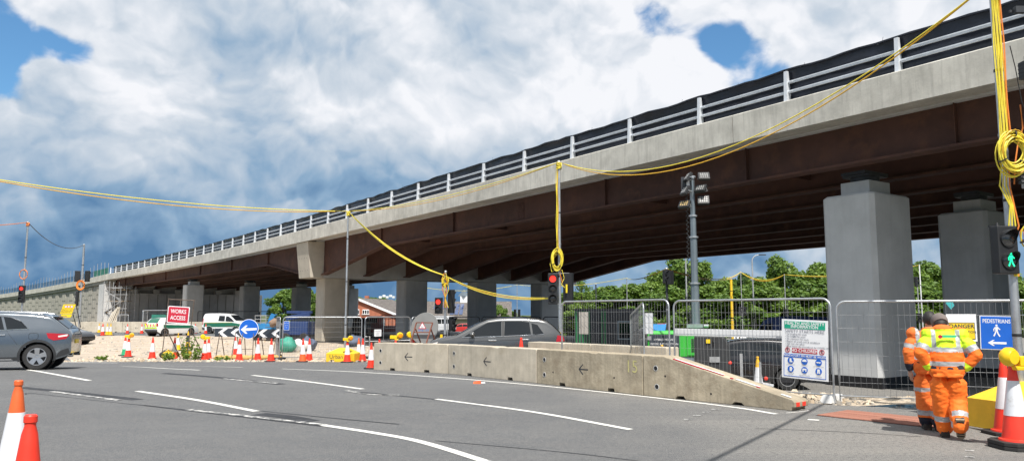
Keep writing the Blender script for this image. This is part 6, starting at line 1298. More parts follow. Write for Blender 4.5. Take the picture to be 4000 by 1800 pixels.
# ------------------------------------------------------------------ vehicles
def interp(tab, x):
    if x <= tab[0][0]: return tab[0][1]
    for (a, b), (c, d) in zip(tab[:-1], tab[1:]):
        if x <= c:
            u = (x - a) / (c - a); return b + (d - b) * u
    return tab[-1][1]
def vehicle(name, label, cat, loc, rz, L, Wd, top, low, belt, paint, wheels, wr, glass=(), rearglass=None, screen=None, tumble=0.36, scale=1.0, group=None, taper=(0.16, 0.14), cladding=False, patches=(), rimstyle=True, roofr=0.09, handles=(), crown=0.05, st=0.06):
    """x runs rear (-L/2) to front (+L/2); top, low are side-view profiles (x from rear 0..L)"""
    root = thing(name, label, cat, loc, rz, group); root.scale = (scale,) * 3; W2 = Wd / 2
    def plan(x):
        er = x; ef = L - x; p = 1.0
        if er < 0.9: p -= taper[0] * (1 - er / 0.9) ** 2.4
        if ef < 1.1: p -= taper[1] * (1 - ef / 1.1) ** 2.2
        return p
    def w(x, z):
        b = interp(belt, x) if isinstance(belt, list) else belt
        s = 1 - 0.10 * max(0, (0.62 - z) / 0.62) ** 2
        if z > 0.62: s -= 0.03 * ((min(z, b) - 0.62) / max(0.05, b - 0.62)) ** 2
        if z > b: s -= tumble * (z - b) / W2 * 0.82
        return W2 * plan(x) * s
    nz = 16; xs = [i * L / int(L / st) for i in range(int(L / st) + 1)]
    mb = MB(); rings = []; 
    for x in xs:
        zt = interp(top, x); zl = interp(low, x); r_ = min(roofr, (zt - zl) * 0.3); pts = []
        for j in range(nz + 1):
            z = zl + (zt - r_ - zl) * j / nz; pts.append((w(x, z), z))
        yw = pts[-1][0]
        for a in (25, 50, 72): pts.append((yw - r_ * 0.9 * (1 - math.cos(R(a))), zt - r_ + r_ * math.sin(R(a)) * 0.97))
        y0 = pts[-1][0]; z0 = pts[-1][1]
        for k in (0.75, 0.5, 0.25, 0.0): pts.append((y0 * k, z0 + (zt + crown * 0.0 - z0) + crown * 0.5 * (1 - k * k) * min(1, max(0, (zt - 0.7)))))
        rings.append(pts)
    n = len(rings[0])
    def inwheel(x, z): return any((x - wx) ** 2 + (z - wr) ** 2 < (wr * 1.16) ** 2 for wx in wheels)
    for sgn in (1, -1):
        P = [(x - L / 2, sgn * y, z) for x, ring in zip(xs, rings) for (y, z) in ring]; F = []
        for i in range(len(xs) - 1):
            for j in range(n - 1):
                cx = (xs[i] + xs[i + 1]) / 2; cz = (rings[i][j][1] + rings[i][j + 1][1] + rings[i + 1][j][1] + rings[i + 1][j + 1][1]) / 4
                if j < nz and inwheel(cx, cz): continue
                f = (i * n + j, (i + 1) * n + j, (i + 1) * n + j + 1, i * n + j + 1); F.append(f if sgn < 0 else f[::-1])
        mb.add(P, F)
    for i, fl in ((0, 1), (len(xs) - 1, 0)):
        P = [(xs[i] - L / 2, y, z) for (y, z) in rings[i]] + [(xs[i] - L / 2, -y, z) for (y, z) in reversed(rings[i][:-1])]; f = tuple(range(len(P))); mb.add(P, [f if fl else f[::-1]])
    P = []
    for x, ring in zip(xs, rings): P += [(x - L / 2, ring[0][0], ring[0][1]), (x - L / 2, -ring[0][0], ring[0][1])]
    mb2 = MB(); mb2.add(P, [(2 * i, 2 * i + 1, 2 * i + 3, 2 * i + 2) for i in range(len(xs) - 1)])
    body = mb.build('body', M[paint], root, R(50))
    bm = bmesh.new(); bm.from_mesh(body.data); bmesh.ops.remove_doubles(bm, verts=bm.verts, dist=1e-4); bm.to_mesh(body.data); bm.free(); body.data.set_sharp_from_angle(angle=R(50))
    mb2.build('underbody', M['bitumen'], root)
    def side(poly, mt, nm, eps=0.006, parent=None, both=True):
        out = None
        for sgn in ((1, -1) if both else (both and 1 or -1,)):
            P, F = grid_poly(poly, 0.16, 0.16); mb = MB(); Q = [(x - L / 2, sgn * (w(x, z) + eps), z) for x, z in P]
            a = [F_ if sgn < 0 else F_[::-1] for F_ in F]; mb.add(Q, a); o = mb.build(nm, M[mt], parent or root, R(40)); out = o
        return out
    def deck(x0, x1, m0, m1, mt, nm, eps=0.006, parent=None):
        mb = MB(); N_ = 10; P = []
        for i in range(N_ + 1):
            x = x0 + (x1 - x0) * i / N_; zt = interp(top, x); r_ = min(roofr, (zt - interp(low, x)) * .3); dz = (interp(top, x + .02) - interp(top, x - .02)) / .04; nn = Vector((-dz, 0, 1)).normalized(); m = m0 + (m1 - m0) * i / N_; yw = w(x, zt - r_) - r_ * .25 - m
            for k in range(7): yy = yw * (1 - k / 3); P.append(Vector((x - L / 2, yy, zt + crown * .5 * (1 - (yy / max(.1, yw + m)) ** 2) * min(1, max(0, zt - .7)))) + nn * eps)
        mb.add(P, [(i * 7 + k, i * 7 + k + 1, (i + 1) * 7 + k + 1, (i + 1) * 7 + k) for i in range(N_) for k in range(6)]); return mb.build(nm, M[mt], parent or root, R(60))
    for poly in glass: side(poly, 'glass', 'side_window', 0.008)
    if rearglass: deck(*rearglass, 'glass', 'rear_window', 0.01)
    if screen: deck(*screen, 'glass', 'windscreen', 0.01)
    for (kind, args, mt, nm) in patches:
        (side if kind == 'side' else deck)(*args, mt, nm, 0.011 if kind == 'side' else 0.014)
    for (x, z) in handles:
        for sgn in (1, -1): mb = MB(); yy = w(x, z); mb.box((x - L / 2, sgn * (yy + .012), z), (.22, .03, .035)); mb.build('door_handle', M['chrome'], root, bevel=.01)
    for wx in wheels:
        for sgn in (1, -1):
            yw = w(wx, wr) ; cx = wx - L / 2
            # dark wheel house
            mb = MB(); mb.lathe([(wr * 1.17, 0.0), (wr * 1.17, 0.28), (0, 0.28)], (cx, sgn * (yw - .01), wr), 24, (0, -sgn, 0), caps=False); mb.build('wheel_house', M['bitumen'], root)
            mb = MB(); ar = []; 
            for k in range(25):
                a = math.pi * (-0.16 + 1.32 * k / 24); ar.append((math.cos(a), math.sin(a)))
            P = []
            for (ca, sa) in ar:
                for rr, ee in ((wr * 1.12, .012), (wr * 1.30 if cladding else wr * 1.20, .014)):
                    x, z = wx + rr * ca, wr + rr * sa; P.append((x - L / 2, sgn * (w(x, max(z, interp(low, x))) + ee), max(z, interp(low, x) - .02)))
            F = [(2 * i, 2 * i + 1, 2 * i + 3, 2 * i + 2) for i in range(24)]; mb.add(P, F if sgn < 0 else [f[::-1] for f in F]); mb.build('wheel_arch', M['trim'] if cladding else M[paint], root, R(40))
            tw = .21; yc = yw - .02 - tw / 2
            mb = MB(); mb.lathe([(wr * .60, -tw / 2 + .01), (wr * .64, -tw / 2 - .005), (wr * .93, -tw / 2), (wr, -tw / 2 + .035), (wr, tw / 2 - .035), (wr * .93, tw / 2), (wr * .64, tw / 2 + .005), (wr * .60, tw / 2 - .01)], (0, 0, 0), 32, (0, sgn, 0), caps=False); ty = mb.build('wheel', M['tyre'], root, R(30)); ty.location = (cx, sgn * yc, wr)
            mb = MB(); mb.lathe([(wr * .66, tw / 2 - .012), (wr * .655, tw / 2 + .006), (wr * .61, tw / 2 + .006), (wr * .59, tw / 2 - .03)], (0, 0, 0), 32, (0, sgn, 0), caps=False); mb.build('rim', M['rim'], ty, R(30))
            mb = MB(); mb.lathe([(0, tw / 2 - .055), (wr * .62, tw / 2 - .05)], (0, 0, 0), 24, (0, sgn, 0), caps=False); mb.build('brake_disc', M['rimd'], ty)
            if rimstyle:
                mb = MB()
                for k in range(5):
                    a0 = 2 * math.pi * k / 5 + math.pi / 2
                    for off in (-.16, .16):
                        p0 = Vector((math.cos(a0 + off * 1.6) * wr * .13, sgn * (tw / 2 - .018), math.sin(a0 + off * 1.6) * wr * .13)); p1 = Vector((math.cos(a0 + off * .75) * wr * .61, sgn * (tw / 2 - .006), math.sin(a0 + off * .75) * wr * .61)); mb.bar(p0, p1, .03, .055, (0, sgn, 0)) if False else mb.bar(p0, p1, .075, .03, (0, sgn, 0))
                mb.lathe([(wr * .2, tw / 2 - .05), (wr * .17, tw / 2 - .012), (0, tw / 2 - .008)], (0, 0, 0), 16, (0, sgn, 0), caps=False); mb.build('spokes', M['rim'], ty, R(30))
    root['_'] = 0; del root['_']
    return root, w, interp, side, deck
# ---- grey SUV at the left edge, seen from its right rear quarter, driving out to the left
def place_rear(px, yy, L, rz):
    """location so that the right rear wheel stands at image column px"""
    return gpx(px, yy)
suvL = 4.42; th = R(200)
top = [(0, .92), (.04, 1.0), (.10, 1.06), (.30, 1.22), (.46, 1.35), (.50, 1.385), (.53, 1.395), (.75, 1.44), (1.1, 1.475), (1.6, 1.50), (2.1, 1.49), (2.5, 1.44), (2.75, 1.36), (3.25, 1.06), (3.4, 1.02), (3.9, .96), (4.25, .86), (4.40, .66), (4.42, .6)]
low = [(0, .42), (.12, .34), (.4, .24), (4.0, .22), (4.3, .26), (4.42, .34)]
belt = [(0, 1.02), (.6, 1.03), (3.2, .95), (4.4, .85)]
g1 = [(1.02, 1.075), (1.10, 1.10), (1.36, 1.36), (1.52, 1.395), (1.62, 1.405), (1.50, 1.06)]
g1 = [(1.00, 1.08), (1.49, 1.06), (1.60, 1.385), (1.44, 1.365), (1.20, 1.26)]
g2 = [(1.55, 1.058), (2.32, 1.035), (2.36, 1.40), (1.66, 1.39)]
g3 = [(2.42, 1.03), (3.10, 1.02), (3.05, 1.07), (2.78, 1.24), (2.52, 1.385), (2.44, 1.39)]
rearw = gpx(142, 23.2); wx_ = 0.77; sc_ = 1.13
c, s = math.cos(th), math.sin(th)
lx, ly = (wx_ - suvL / 2) * sc_, 0.80 * sc_      # right or left rear wheel in local coordinates (local +y faces the camera when driving left)
loc = Vector((rearw.x - (c * lx - s * ly), rearw.y - (s * lx + c * ly), rearw.z))
suv, sw, _, sside, sdeck = vehicle('suv_car', 'metallic grey SUV with alloy wheels driving out at the left edge', 'car', loc, th, suvL, 1.80, top, low, belt, 'grey_car', (wx_, wx_ + 2.70), .345, (g1, g2, g3), (.10, .46, .10, .16), (2.62, 3.28, .10, .06), scale=sc_, cladding=True,
    patches=(('side', ([(.13, .80), (.40, .765), (.53, .83), (.58, .96), (.44, .955), (.10, .93), (.06, .90)],), 'tail', 'tail_lamp'), ('side', ([(.10, .875), (.30, .845), (.31, .885), (.09, .925)],), 'tailw', 'tail_lamp_insert'),
             ('side', ([(1.17, .255), (3.07, .245), (3.07, .33), (1.17, .34)],), 'trim', 'sill_trim'), ('side', ([(.02, .43), (.14, .37), (.33, .31), (.30, .42), (.22, .50), (.06, .56)],), 'trim', 'bumper_trim'), ('side', ([(1.30, .265), (2.95, .255), (2.95, .285), (1.35, .30)],), 'chrome', 'running_board')), handles=((1.62, .915), (2.62, .93)))
for sgn in (1, -1):
    mb = MB(); mb.tube([(x - suvL / 2, sgn * (sw(x, interp(top, x) - .09) - .02), interp(top, x) + .012 + (.02 if .7 < x < 2.3 else -.03)) for x in (.62, .72, 1.0, 1.4, 1.8, 2.2, 2.4, 2.5)], .018, 6); mb.build('roof_rail', M['chrome'], suv, R(60))
    for (a_, b_) in (((.98, 1.072), (1.50, 1.048)), ((1.50, 1.048), (2.4, 1.022)), ((2.4, 1.022), (3.12, 1.008))):
        mb = MB(); mb.bar((a_[0] - suvL / 2, sgn * (sw(*a_) + .008), a_[1]), (b_[0] - suvL / 2, sgn * (sw(*b_) + .008), b_[1]), .014, .022); mb.build('window_chrome', M['chrome'], suv)
    P = [(1.00, 1.08), (1.20, 1.275), (1.44, 1.382), (1.62, 1.405), (2.3, 1.415), (2.52, 1.40), (2.78, 1.25), (3.05, 1.075)]
    mb = MB(); mb.tube([(x - suvL / 2, sgn * (sw(x, z) + .008), z) for x, z in P], .012, 5); mb.build('window_chrome', M['chrome'], suv, R(60))
    mb = MB(); P = [(.70 + .12 * math.cos(a), .955 + .075 * math.sin(a) * (1 if True else 1)) for a in [2 * math.pi * k / 18 for k in range(18)]]; P = [(wx_ + .10 + .11 * math.copysign(abs(math.cos(a)) ** .6, math.cos(a)), .88 + .085 * math.copysign(abs(math.sin(a)) ** .6, math.sin(a))) for a in [2 * math.pi * k / 20 for k in range(20)]]
    if sgn > 0: mb.tube([(x - suvL / 2, sgn * (sw(x, z) + .001), z) for x, z in P], .005, 4, closed=True); mb.build('fuel_flap', M['trim'], suv)
    for P in ([(1.50, 1.04), (1.42, .92), (1.28, .74), (1.22, .66)], [(2.42, 1.02), (2.44, .7), (2.40, .36)], [(3.2, .98), (3.25, .6), (3.2, .36)]):
        mb = MB(); mb.tube([(x - suvL / 2, sgn * (sw(x, z) + .001), z) for x, z in P], .004, 4); mb.build('door_seam', M['bitumen'], suv)
mb = MB(); mb.box((-suvL / 2 + .50, 0, 1.392), (.26, 1.16, .022)); mb.build('spoiler', M['grey_car'], suv, bevel=.008)
mb = MB(); mb.box((-suvL / 2 - .008, 0, .72), (.012, .52, .11)); mb.build('number_plate', M['signyel'], suv)
mb = MB(); mb.bar((-suvL / 2 + .17, -.3, 1.155), (-suvL / 2 + .13, .22, 1.10), .02, .02); mb.build('rear_wiper', M['black'], suv)
for sgn in (1, -1): mb = MB(); mb.cyl((-suvL / 2 - .02, sgn * .52, .36), (-suvL / 2 + .15, sgn * .52, .36), .05, seg=12); mb.build('exhaust_pipe', M['chrome'], suv); mb = MB(); mb.sphere((.85, sgn * 1.0, 1.08), .12, 10, 8, .7, .9, .7); mb.build('door_mirror', M['grey_car'], suv, R(60))
# ---- silver hatchback behind the barrier, heading left
hl = 4.05; htop = [(0, .80), (.05, .95), (.12, 1.02), (.35, 1.24), (.55, 1.38), (.8, 1.43), (1.3, 1.46), (1.9, 1.445), (2.2, 1.40), (2.45, 1.30), (3.05, .98), (3.2, .945), (3.7, .84), (3.95, .70), (4.05, .55)]
hlow = [(0, .40), (.3, .22), (3.7, .20), (4.05, .32)]; hbelt = [(0, 1.0), (3.0, .90), (4.05, .8)]
hg1 = [(.62, 1.02), (.92, 1.00), (.96, 1.31), (.80, 1.27)]; hg2 = [(.98, 1.0), (1.72, .965), (1.70, 1.365), (1.2, 1.36), (1.02, 1.33)]; hg3 = [(1.80, .96), (2.85, .93), (2.55, 1.12), (2.18, 1.325), (1.80, 1.365)]
hp = gpx(1925, 23.6); hrz = R(180 + 2)
hatch, hw2, _, hside, hdeck = vehicle('hatchback_car', 'silver hatchback passing behind the roadside barrier', 'car', hp, hrz, hl, 1.72, htop, hlow, hbelt, 'silver', (.75, 3.25), .31, (hg1, hg2, hg3), (.10, .50, .12, .16), (2.22, 3.05, .12, .06), scale=1.06,
    patches=(('side', ([(.03, .82), (.28, .80), (.24, .98), (.08, .96)],), 'tail', 'tail_lamp'), ('side', ([(3.6, .68), (3.95, .60), (3.88, .72), (3.55, .80)],), 'tailw', 'head_lamp')), handles=((1.15, .86), (2.05, .84)))
for sgn in (1, -1):
    mb = MB(); mb.sphere((2.60 - hl / 2, sgn * (hw2(2.6, .95) + .10), 1.0), .11, 10, 8, .75, .9, .65); mb.build('door_mirror', M['silver'], hatch, R(60))
    for P in ([(1.76, .96), (1.76, .6), (1.74, .34)], [(.96, 1.0), (1.0, .8), (1.1, .66)], [(2.95, .92), (2.95, .5)], [(.4, .88), (1.2, .86), (2.9, .80), (3.5, .76)]):
        mb = MB(); mb.tube([(x - hl / 2, sgn * (hw2(x, z) + .001), z) for x, z in P], .005, 4); mb.build('door_seam', M['bitumen'], hatch)
    mb = MB(); mb.bar((1.75 - hl / 2, sgn * (hw2(1.75, .97) + .01), .97), (1.75 - hl / 2, sgn * (hw2(1.75, 1.36) + .008), 1.365), .05, .012); mb.build('door_pillar', M['black'], hatch)
    mb = MB(); mb.tube([(x - hl / 2, sgn * (hw2(x, z) + .010), z) for x, z in ((.62, 1.01), (1.0, .99), (1.76, .955), (2.88, .92))], .008, 4); mb.build('window_trim', M['chrome'], hatch)
# ---- vans and cars in the background
vtop = [(0, 1.0), (.02, 1.25), (.06, 1.62), (.16, 1.80), (.4, 1.83), (1.6, 1.84), (2.3, 1.80), (2.7, 1.68), (3.35, 1.18), (3.5, 1.12), (4.1, .98), (4.33, .80), (4.38, .6)]; vlow = [(0, .40), (.25, .28), (4.1, .24), (4.38, .34)]
vg = ([(1.62, 1.15), (2.28, 1.12), (2.26, 1.62), (1.68, 1.64)], [(2.36, 1.12), (3.28, 1.08), (3.02, 1.33), (2.62, 1.58), (2.38, 1.60)])
van, vw, _, vside, vdeck = vehicle('panel_van', 'white van with green stripe parked under the far span', 'van', gpx(893, 71), R(-12), 4.38, 1.82, vtop, vlow, [(0, 1.1), (4.38, 1.0)], 'carwhite', (.72, 3.45), .33, vg, None, (2.72, 3.36, .12, .08), scale=0.99, tumble=.22, rimstyle=False, taper=(.03, .14),
    patches=(('side', ([(.18, .62), (3.0, .62), (4.0, .62), (4.0, .86), (3.1, 1.02), (.16, .98)],), 'cargreen', 'green_stripe'), ('side', ([(.02, .42), (.28, .30), (1.4, .30), (1.4, .44), (.3, .5), (.03, .6)],), 'trim', 'bumper'), ('side', ([(.02, .80), (.10, .80), (.12, 1.35), (.05, 1.4)],), 'tail', 'tail_lamp'), ('side', ([(.18, .985), (3.05, 1.02), (3.05, 1.04), (.18, 1.01)],), 'signyel', 'gold_line')))
for sgn in (1, -1): mb = MB(); mb.tube([(x - 2.19, sgn * (vw(x, z) + .002), z) for x, z in ((.35, 1.2), (1.45, 1.2), (1.45, 1.65), (.35, 1.65))], .012, 4, closed=True); mb.build('panel_seam', M['inkgrey'], van)
mb = MB(); mb.box((-2.20, 0, 1.42), (.02, 1.1, .40)); mb.build('rear_window', M['cargreen'], van); mb = MB(); mb.text('QUEENSWAY', (-2.212, 0, 1.46), (0, -1, 0), Vv, .16, bold=.01); mb.build('lettering', M['white'], van)
for k in range(4):
    mb = MB(); mb.bar((-2.205, -.65 + .38 * k, .62), (-2.205, -.45 + .38 * k, 1.12), .012, .13, (0, 1, 0)); mb.build('hazard_stripe', M['cone_red' if k % 2 else 'signyel'], van)
mb = MB(); mb.box((-2.20, 0, .45), (.03, 1.6, .22)); mb.build('rear_bumper', M['trim'], van)
ptop = [(0, .72), (.03, .95), (.10, 1.05), (.30, 1.30), (.46, 1.42), (.8, 1.46), (1.5, 1.47), (2.1, 1.40), (2.4, 1.28), (2.95, .98), (3.1, .95), (3.6, .84), (3.9, .66), (3.98, .5)]
pat, pw2, _, pside, pdeck = vehicle('patrol_car', 'white small car with yellow and red rear markings behind the works sign', 'car', gpx(672, 63.5), R(62), 3.98, 1.74, ptop, hlow, [(0, 1.0), (3.98, .88)], 'carwhite', (.65, 3.15), .31, ([(.6, 1.03), (1.65, 1.0), (1.62, 1.36), (.85, 1.33)], [(1.72, 1.0), (2.75, .96), (2.1, 1.33), (1.72, 1.37)]), (.10, .46, .12, .18), (2.15, 2.95, .12, .08), rimstyle=False,
    patches=(('side', ([(.5, .62), (3.4, .62), (3.3, .82), (.5, .92)],), 'cargreen', 'green_stripe'), ('deck', (.10, .44, .14, .20), 'cargreen', 'rear_window_film')))
for k in range(7): mb = MB(); mb.bar((-2.02, -.60 + .20 * k, .78), (-2.02, -.50 + .20 * k, .98), .02, .09, (0, 1, 0)); mb.build('rear_marking', M['cone_red' if k % 2 else 'hvy'], pat)
mb = MB(); mb.box((-2.005, 0, .66), (.02, 1.4, .09)); mb.build('yellow_band', M['hvy'], pat); mb = MB(); mb.text('HIGHWAY MAINTENANCE', (-2.018, 0, .66), (0, -1, 0), Vv, .09, bold=0.0); mb.build('lettering', M['ink'], pat); mb = MB(); mb.box((-2.0, 0, .45), (.03, 1.5, .16)); mb.build('rear_bumper', M['trim'], pat)
for sgn in (1, -1): mb = MB(); mb.box((-1.98, sgn * .70, .92), (.06, .14, .22)); mb.build('tail_lamp', M['tail'], pat)
vehicle('black_car', 'black car behind the grey SUV on the left', 'car', gpx(232, 53), R(172 - 180), 4.2, 1.78, [(x * 4.2 / 4.05, z) for x, z in htop], [(x * 1.04, z) for x, z in hlow], [(0, 1.0), (4.2, .85)], 'carblack', (.78, 3.38), .32, ([(.66, 1.03), (1.75, .99), (1.75, 1.38), (1.0, 1.35)], [(1.85, .98), (2.9, .95), (2.25, 1.33), (1.85, 1.38)]), (.10, .5, .12, .16), (2.3, 3.15, .12, .08), rimstyle=False)
# dark site vehicles and a red truck behind the pier fence
ktop = [(0, 1.0), (.02, 1.05), (2.6, 1.05), (2.62, 1.9), (2.9, 1.98), (4.0, 1.98), (4.5, 1.5), (4.62, 1.2), (5.1, 1.05), (5.2, .6)]
trk, kw, _, kside, kdeck = vehicle('flatbed_truck', 'red flatbed truck with a ladder rack behind the mesh gate', 'truck', gpx(1500, 76), R(184), 5.2, 1.95, ktop, [(0, .55), (5.2, .4)], [(0, 1.3), (5.2, 1.3)], 'carred', (.95, 4.2), .38, ([(3.2, 1.35), (4.25, 1.35), (3.95, 1.8), (3.2, 1.8)],), None, (4.05, 4.55, .1, .1), rimstyle=False, taper=(.0, .1), tumble=.12)
mb = MB()
for z in (1.75, 2.08): mb.tube([(-2.5, -.9, z), (.2, -.9, z), (.2, .9, z), (-2.5, .9, z)], .04, 5, closed=True)
for k in range(9): mb.cyl((-2.5 + .33 * k, .9, 1.0), (-2.5 + .33 * k, .9, 2.08), .03, seg=5)
mb.build('ladder_rack', M['carred'], trk)
vehicle('dark_van', 'dark van standing in shade right of the central pier', 'van', gpx(1412, 74), R(100), 4.38, 1.82, vtop, vlow, [(0, 1.1), (4.38, 1.0)], 'carblack', (.72, 3.45), .33, vg, None, (2.72, 3.36, .12, .08), tumble=.22, rimstyle=False, taper=(.03, .14))
bus, bw_, _, bside, bdeck = vehicle('minibus', 'white minibus behind the round sign back', 'bus', gpx(1712, 122), R(235), 6.4, 2.05, [(0, 1.0), (.05, 2.3), (.25, 2.55), (5.0, 2.55), (5.4, 2.3), (5.95, 1.4), (6.3, 1.1), (6.4, .6)], [(0, .45), (6.4, .35)], [(0, 1.35), (6.4, 1.3)], 'carwhite', (1.2, 5.0), .38, tuple([(.5 + 1.05 * k, 1.4), (1.42 + 1.05 * k, 1.4), (1.42 + 1.05 * k, 2.1), (.5 + 1.05 * k, 2.1)] for k in range(4)), None, (5.2, 5.95, .12, .1), rimstyle=False, taper=(.02, .12), tumble=.12)
vehicle('red_car', 'red car far behind the short signal pole', 'car', gpx(1800, 125), R(182), hl, 1.72, htop, hlow, hbelt, 'carred', (.75, 3.25), .31, (hg1, hg2, hg3), (.10, .50, .12, .16), (2.22, 3.05, .12, .06), rimstyle=False)
pk = [(0, .95), (.03, 1.05), (1.75, 1.05), (1.78, 1.75), (2.0, 1.85), (3.0, 1.85), (3.35, 1.7), (3.95, 1.2), (5.0, 1.05), (5.2, .7)]
pku, kw2, _, kside2, _ = vehicle('pickup_truck', 'white pickup truck left of the site cabin', 'truck', gpx(2200, 118), R(190), 5.2, 1.85, pk, [(0, .45), (5.2, .4)], [(0, 1.1), (5.2, 1.05)], 'carwhite', (1.05, 4.25), .37, ([(1.95, 1.2), (2.6, 1.2), (2.6, 1.68), (2.05, 1.68)], [(2.68, 1.2), (3.65, 1.18), (3.15, 1.62), (2.68, 1.68)]), None, (3.3, 3.95, .1, .08), rimstyle=False, taper=(.02, .12), tumble=.25)
for sgn in (1,): mb = MB(); mb.text('Vinboy', (-.4, sgn * (kw2(2.2, .85) + .02), .85), (-1, 0, 0), Vv, .4, bold=0.01); mb.build('lettering', M['ink'], pku)
vehicle('blue_van', 'dark blue van behind the health and safety board', 'van', gpx(3085, 30.5), R(95), 4.38, 1.95, [(x, z * 1.12) for x, z in vtop], vlow, [(0, 1.2), (4.38, 1.1)], 'bluem' if False else 'dbluem', (.72, 3.45), .34, tuple([(x, z * 1.1) for x, z in q] for q in vg), None, (2.72, 3.36, .12, .08), tumble=.2, rimstyle=False, taper=(.03, .14))
vehicle('parked_black_car', 'black car parked inside the site behind the fence', 'car', gpx(2880, 23.3), R(168), 4.2, 1.78, [(x * 4.2 / 4.05, z * .98) for x, z in htop], [(x * 1.04, z) for x, z in hlow], [(0, 1.0), (4.2, .85)], 'carblack', (.78, 3.38), .32, ([(.66, 1.02), (1.75, .99), (1.75, 1.33), (1.0, 1.30)], [(1.85, .98), (2.9, .95), (2.25, 1.28), (1.85, 1.33)]), (.10, .5, .12, .16), (2.3, 3.15, .12, .08), rimstyle=False)
vehicle('distant_white_van', 'white van roof right of the health and safety board', 'van', gpx(3215, 70), R(178), 4.38, 1.95, vtop, vlow, [(0, 1.2), (4.38, 1.1)], 'carwhite', (.72, 3.45), .34, vg, None, (2.72, 3.36, .12, .08), tumble=.2, rimstyle=False, taper=(.03, .14))
vehicle('distant_black_car', 'dark car behind the clean white sheet', 'car', gpx(2520, 80), R(182), hl, 1.72, htop, hlow, hbelt, 'carblack', (.75, 3.25), .31, (hg1, hg2, hg3), (.10, .50, .12, .16), (2.22, 3.05, .12, .06), rimstyle=False)
# red and white water barriers along the far road on the right
for i in range(5):
    px = 2590 if i == 0 else 2790 + 95 * i; p_ = gpx(px, 88); root = thing('water_barrier', ('red and white', 'white', 'red', 'white', 'red')[i] + ' plastic road barrier below the trees, ' + ('left of the generator', 'first right of the mast', 'second right of the mast', 'third right of the mast', 'nearest the near column')[i], 'barrier', p_, 0, 'plastic barriers on the far road')
    mb = MB(); mb.plate([(-.25, 0), (.25, 0), (.25, .2), (.10, .45), (.08, .95), (-.08, .95), (-.10, .45), (-.25, .2)], (-.85, 0, 0), (0, 1, 0), (0, 0, 1), 1.7); mb.build('shell', M['cone_red' if i % 2 == 0 else 'white'], root, bevel=.02); mb = MB(); mb.box((0, -.26, .12), (.3, .02, .12)); mb.build('slot', M['bitumen'], root)
root = thing('white_barrier_panel', 'white plastic panel leaning beside the round sign back', 'panel', gpx(1694, 28.6), R(-8)); mb = MB(); mb.plate([(-.26, 0), (.26, 0), (.24, .95), (.10, 1.08), (-.10, 1.06), (-.24, .8)], (0, 0, 0), (1, 0, 0), (0, .12, 1), .04); mb.build('panel', M['white'], root, bevel=.01); mb = MB(); mb.bar((-.2, .02, .5), (.2, .02, .5), .06, .05); mb.build('rib', M['white'], root)
root = thing('orange_board', 'orange and red marker board above the far plastic barriers', 'board', gpx(2585, 86)); mb = MB(); mb.box((0, 0, 1.75), (.9, .03, .3)); mb.build('panel', M['red'], root); mb = MB(); mb.cyl((0, 0, 0), (0, 0, 1.6), .04, seg=6); mb.build('post', M['galv_d'], root); mb = MB(); mb.box((.55, 0, 1.75), (.3, .03, .3)); mb.build('white_end', M['white'], root)

# ------------------------------------------------------------------ people
def remesh(mb, voxel, smooth_it=6, disp=0.0, dscale=8.0, seed=0):
    me = mb.mesh('tmp', M['skin']); ob = bpy.data.objects.new('tmp', me)
    bm = bmesh.new(); bm.from_mesh(me); bmesh.ops.recalc_face_normals(bm, faces=bm.faces); bm.to_mesh(me); bm.free()
    md = ob.modifiers.new('r', 'REMESH'); md.mode = 'VOXEL'; md.voxel_size = voxel; md.use_smooth_shade = True
    sm = ob.modifiers.new('s', 'SMOOTH'); sm.factor = 0.5; sm.iterations = smooth_it
    dg = tmp_dg(ob); me2 = bpy.data.meshes.new_from_object(ob.evaluated_get(dg)); bpy.data.objects.remove(ob); bpy.data.meshes.remove(me)
    if disp > 0:
        me2.update()
        nr_ = [v.normal.copy() for v in me2.vertices]; co = []
        for v, nv in zip(me2.vertices, nr_):
            p = v.co; q = Vector((p.x * dscale, p.y * dscale, p.z * dscale * 1.7 + seed)); k = noise.noise(q) * 0.6 + 0.5 * noise.noise(q * 2.1); r_ = p + nv * (disp * k); co += [r_.x, r_.y, r_.z]
        me2.vertices.foreach_set('co', co)
    me2.update(); return me2
def limb(mb, pts, rads, seg=12, flat=None):
    """pts: joints, rads: (rx, ry) or r; capped with spheres"""
    P = [Vector(p) for p in pts]
    # densify
    mb.tube(P, [r if not isinstance(r, tuple) else r[0] for r in rads], seg)
    for p, r in zip(P, rads): mb.sphere(p, r if not isinstance(r, tuple) else r[0], 10, 8)
def ell_loft(mb, rings, seg=18):
    """rings: (centre, rx, ry)"""
    P = []
    for c, rx, ry in rings:
        c = Vector(c)
        for k in range(seg):
            a = 2 * math.pi * k / seg; P.append(c + Vector((rx * math.cos(a), ry * math.sin(a), 0)))
    n = len(rings); F = [(i * seg + k, i * seg + (k + 1) % seg, (i + 1) * seg + (k + 1) % seg, (i + 1) * seg + k) for i in range(n - 1) for k in range(seg)] + [tuple(range(seg - 1, -1, -1)), tuple(range((n - 1) * seg, n * seg))]
    mb.add(P, F)
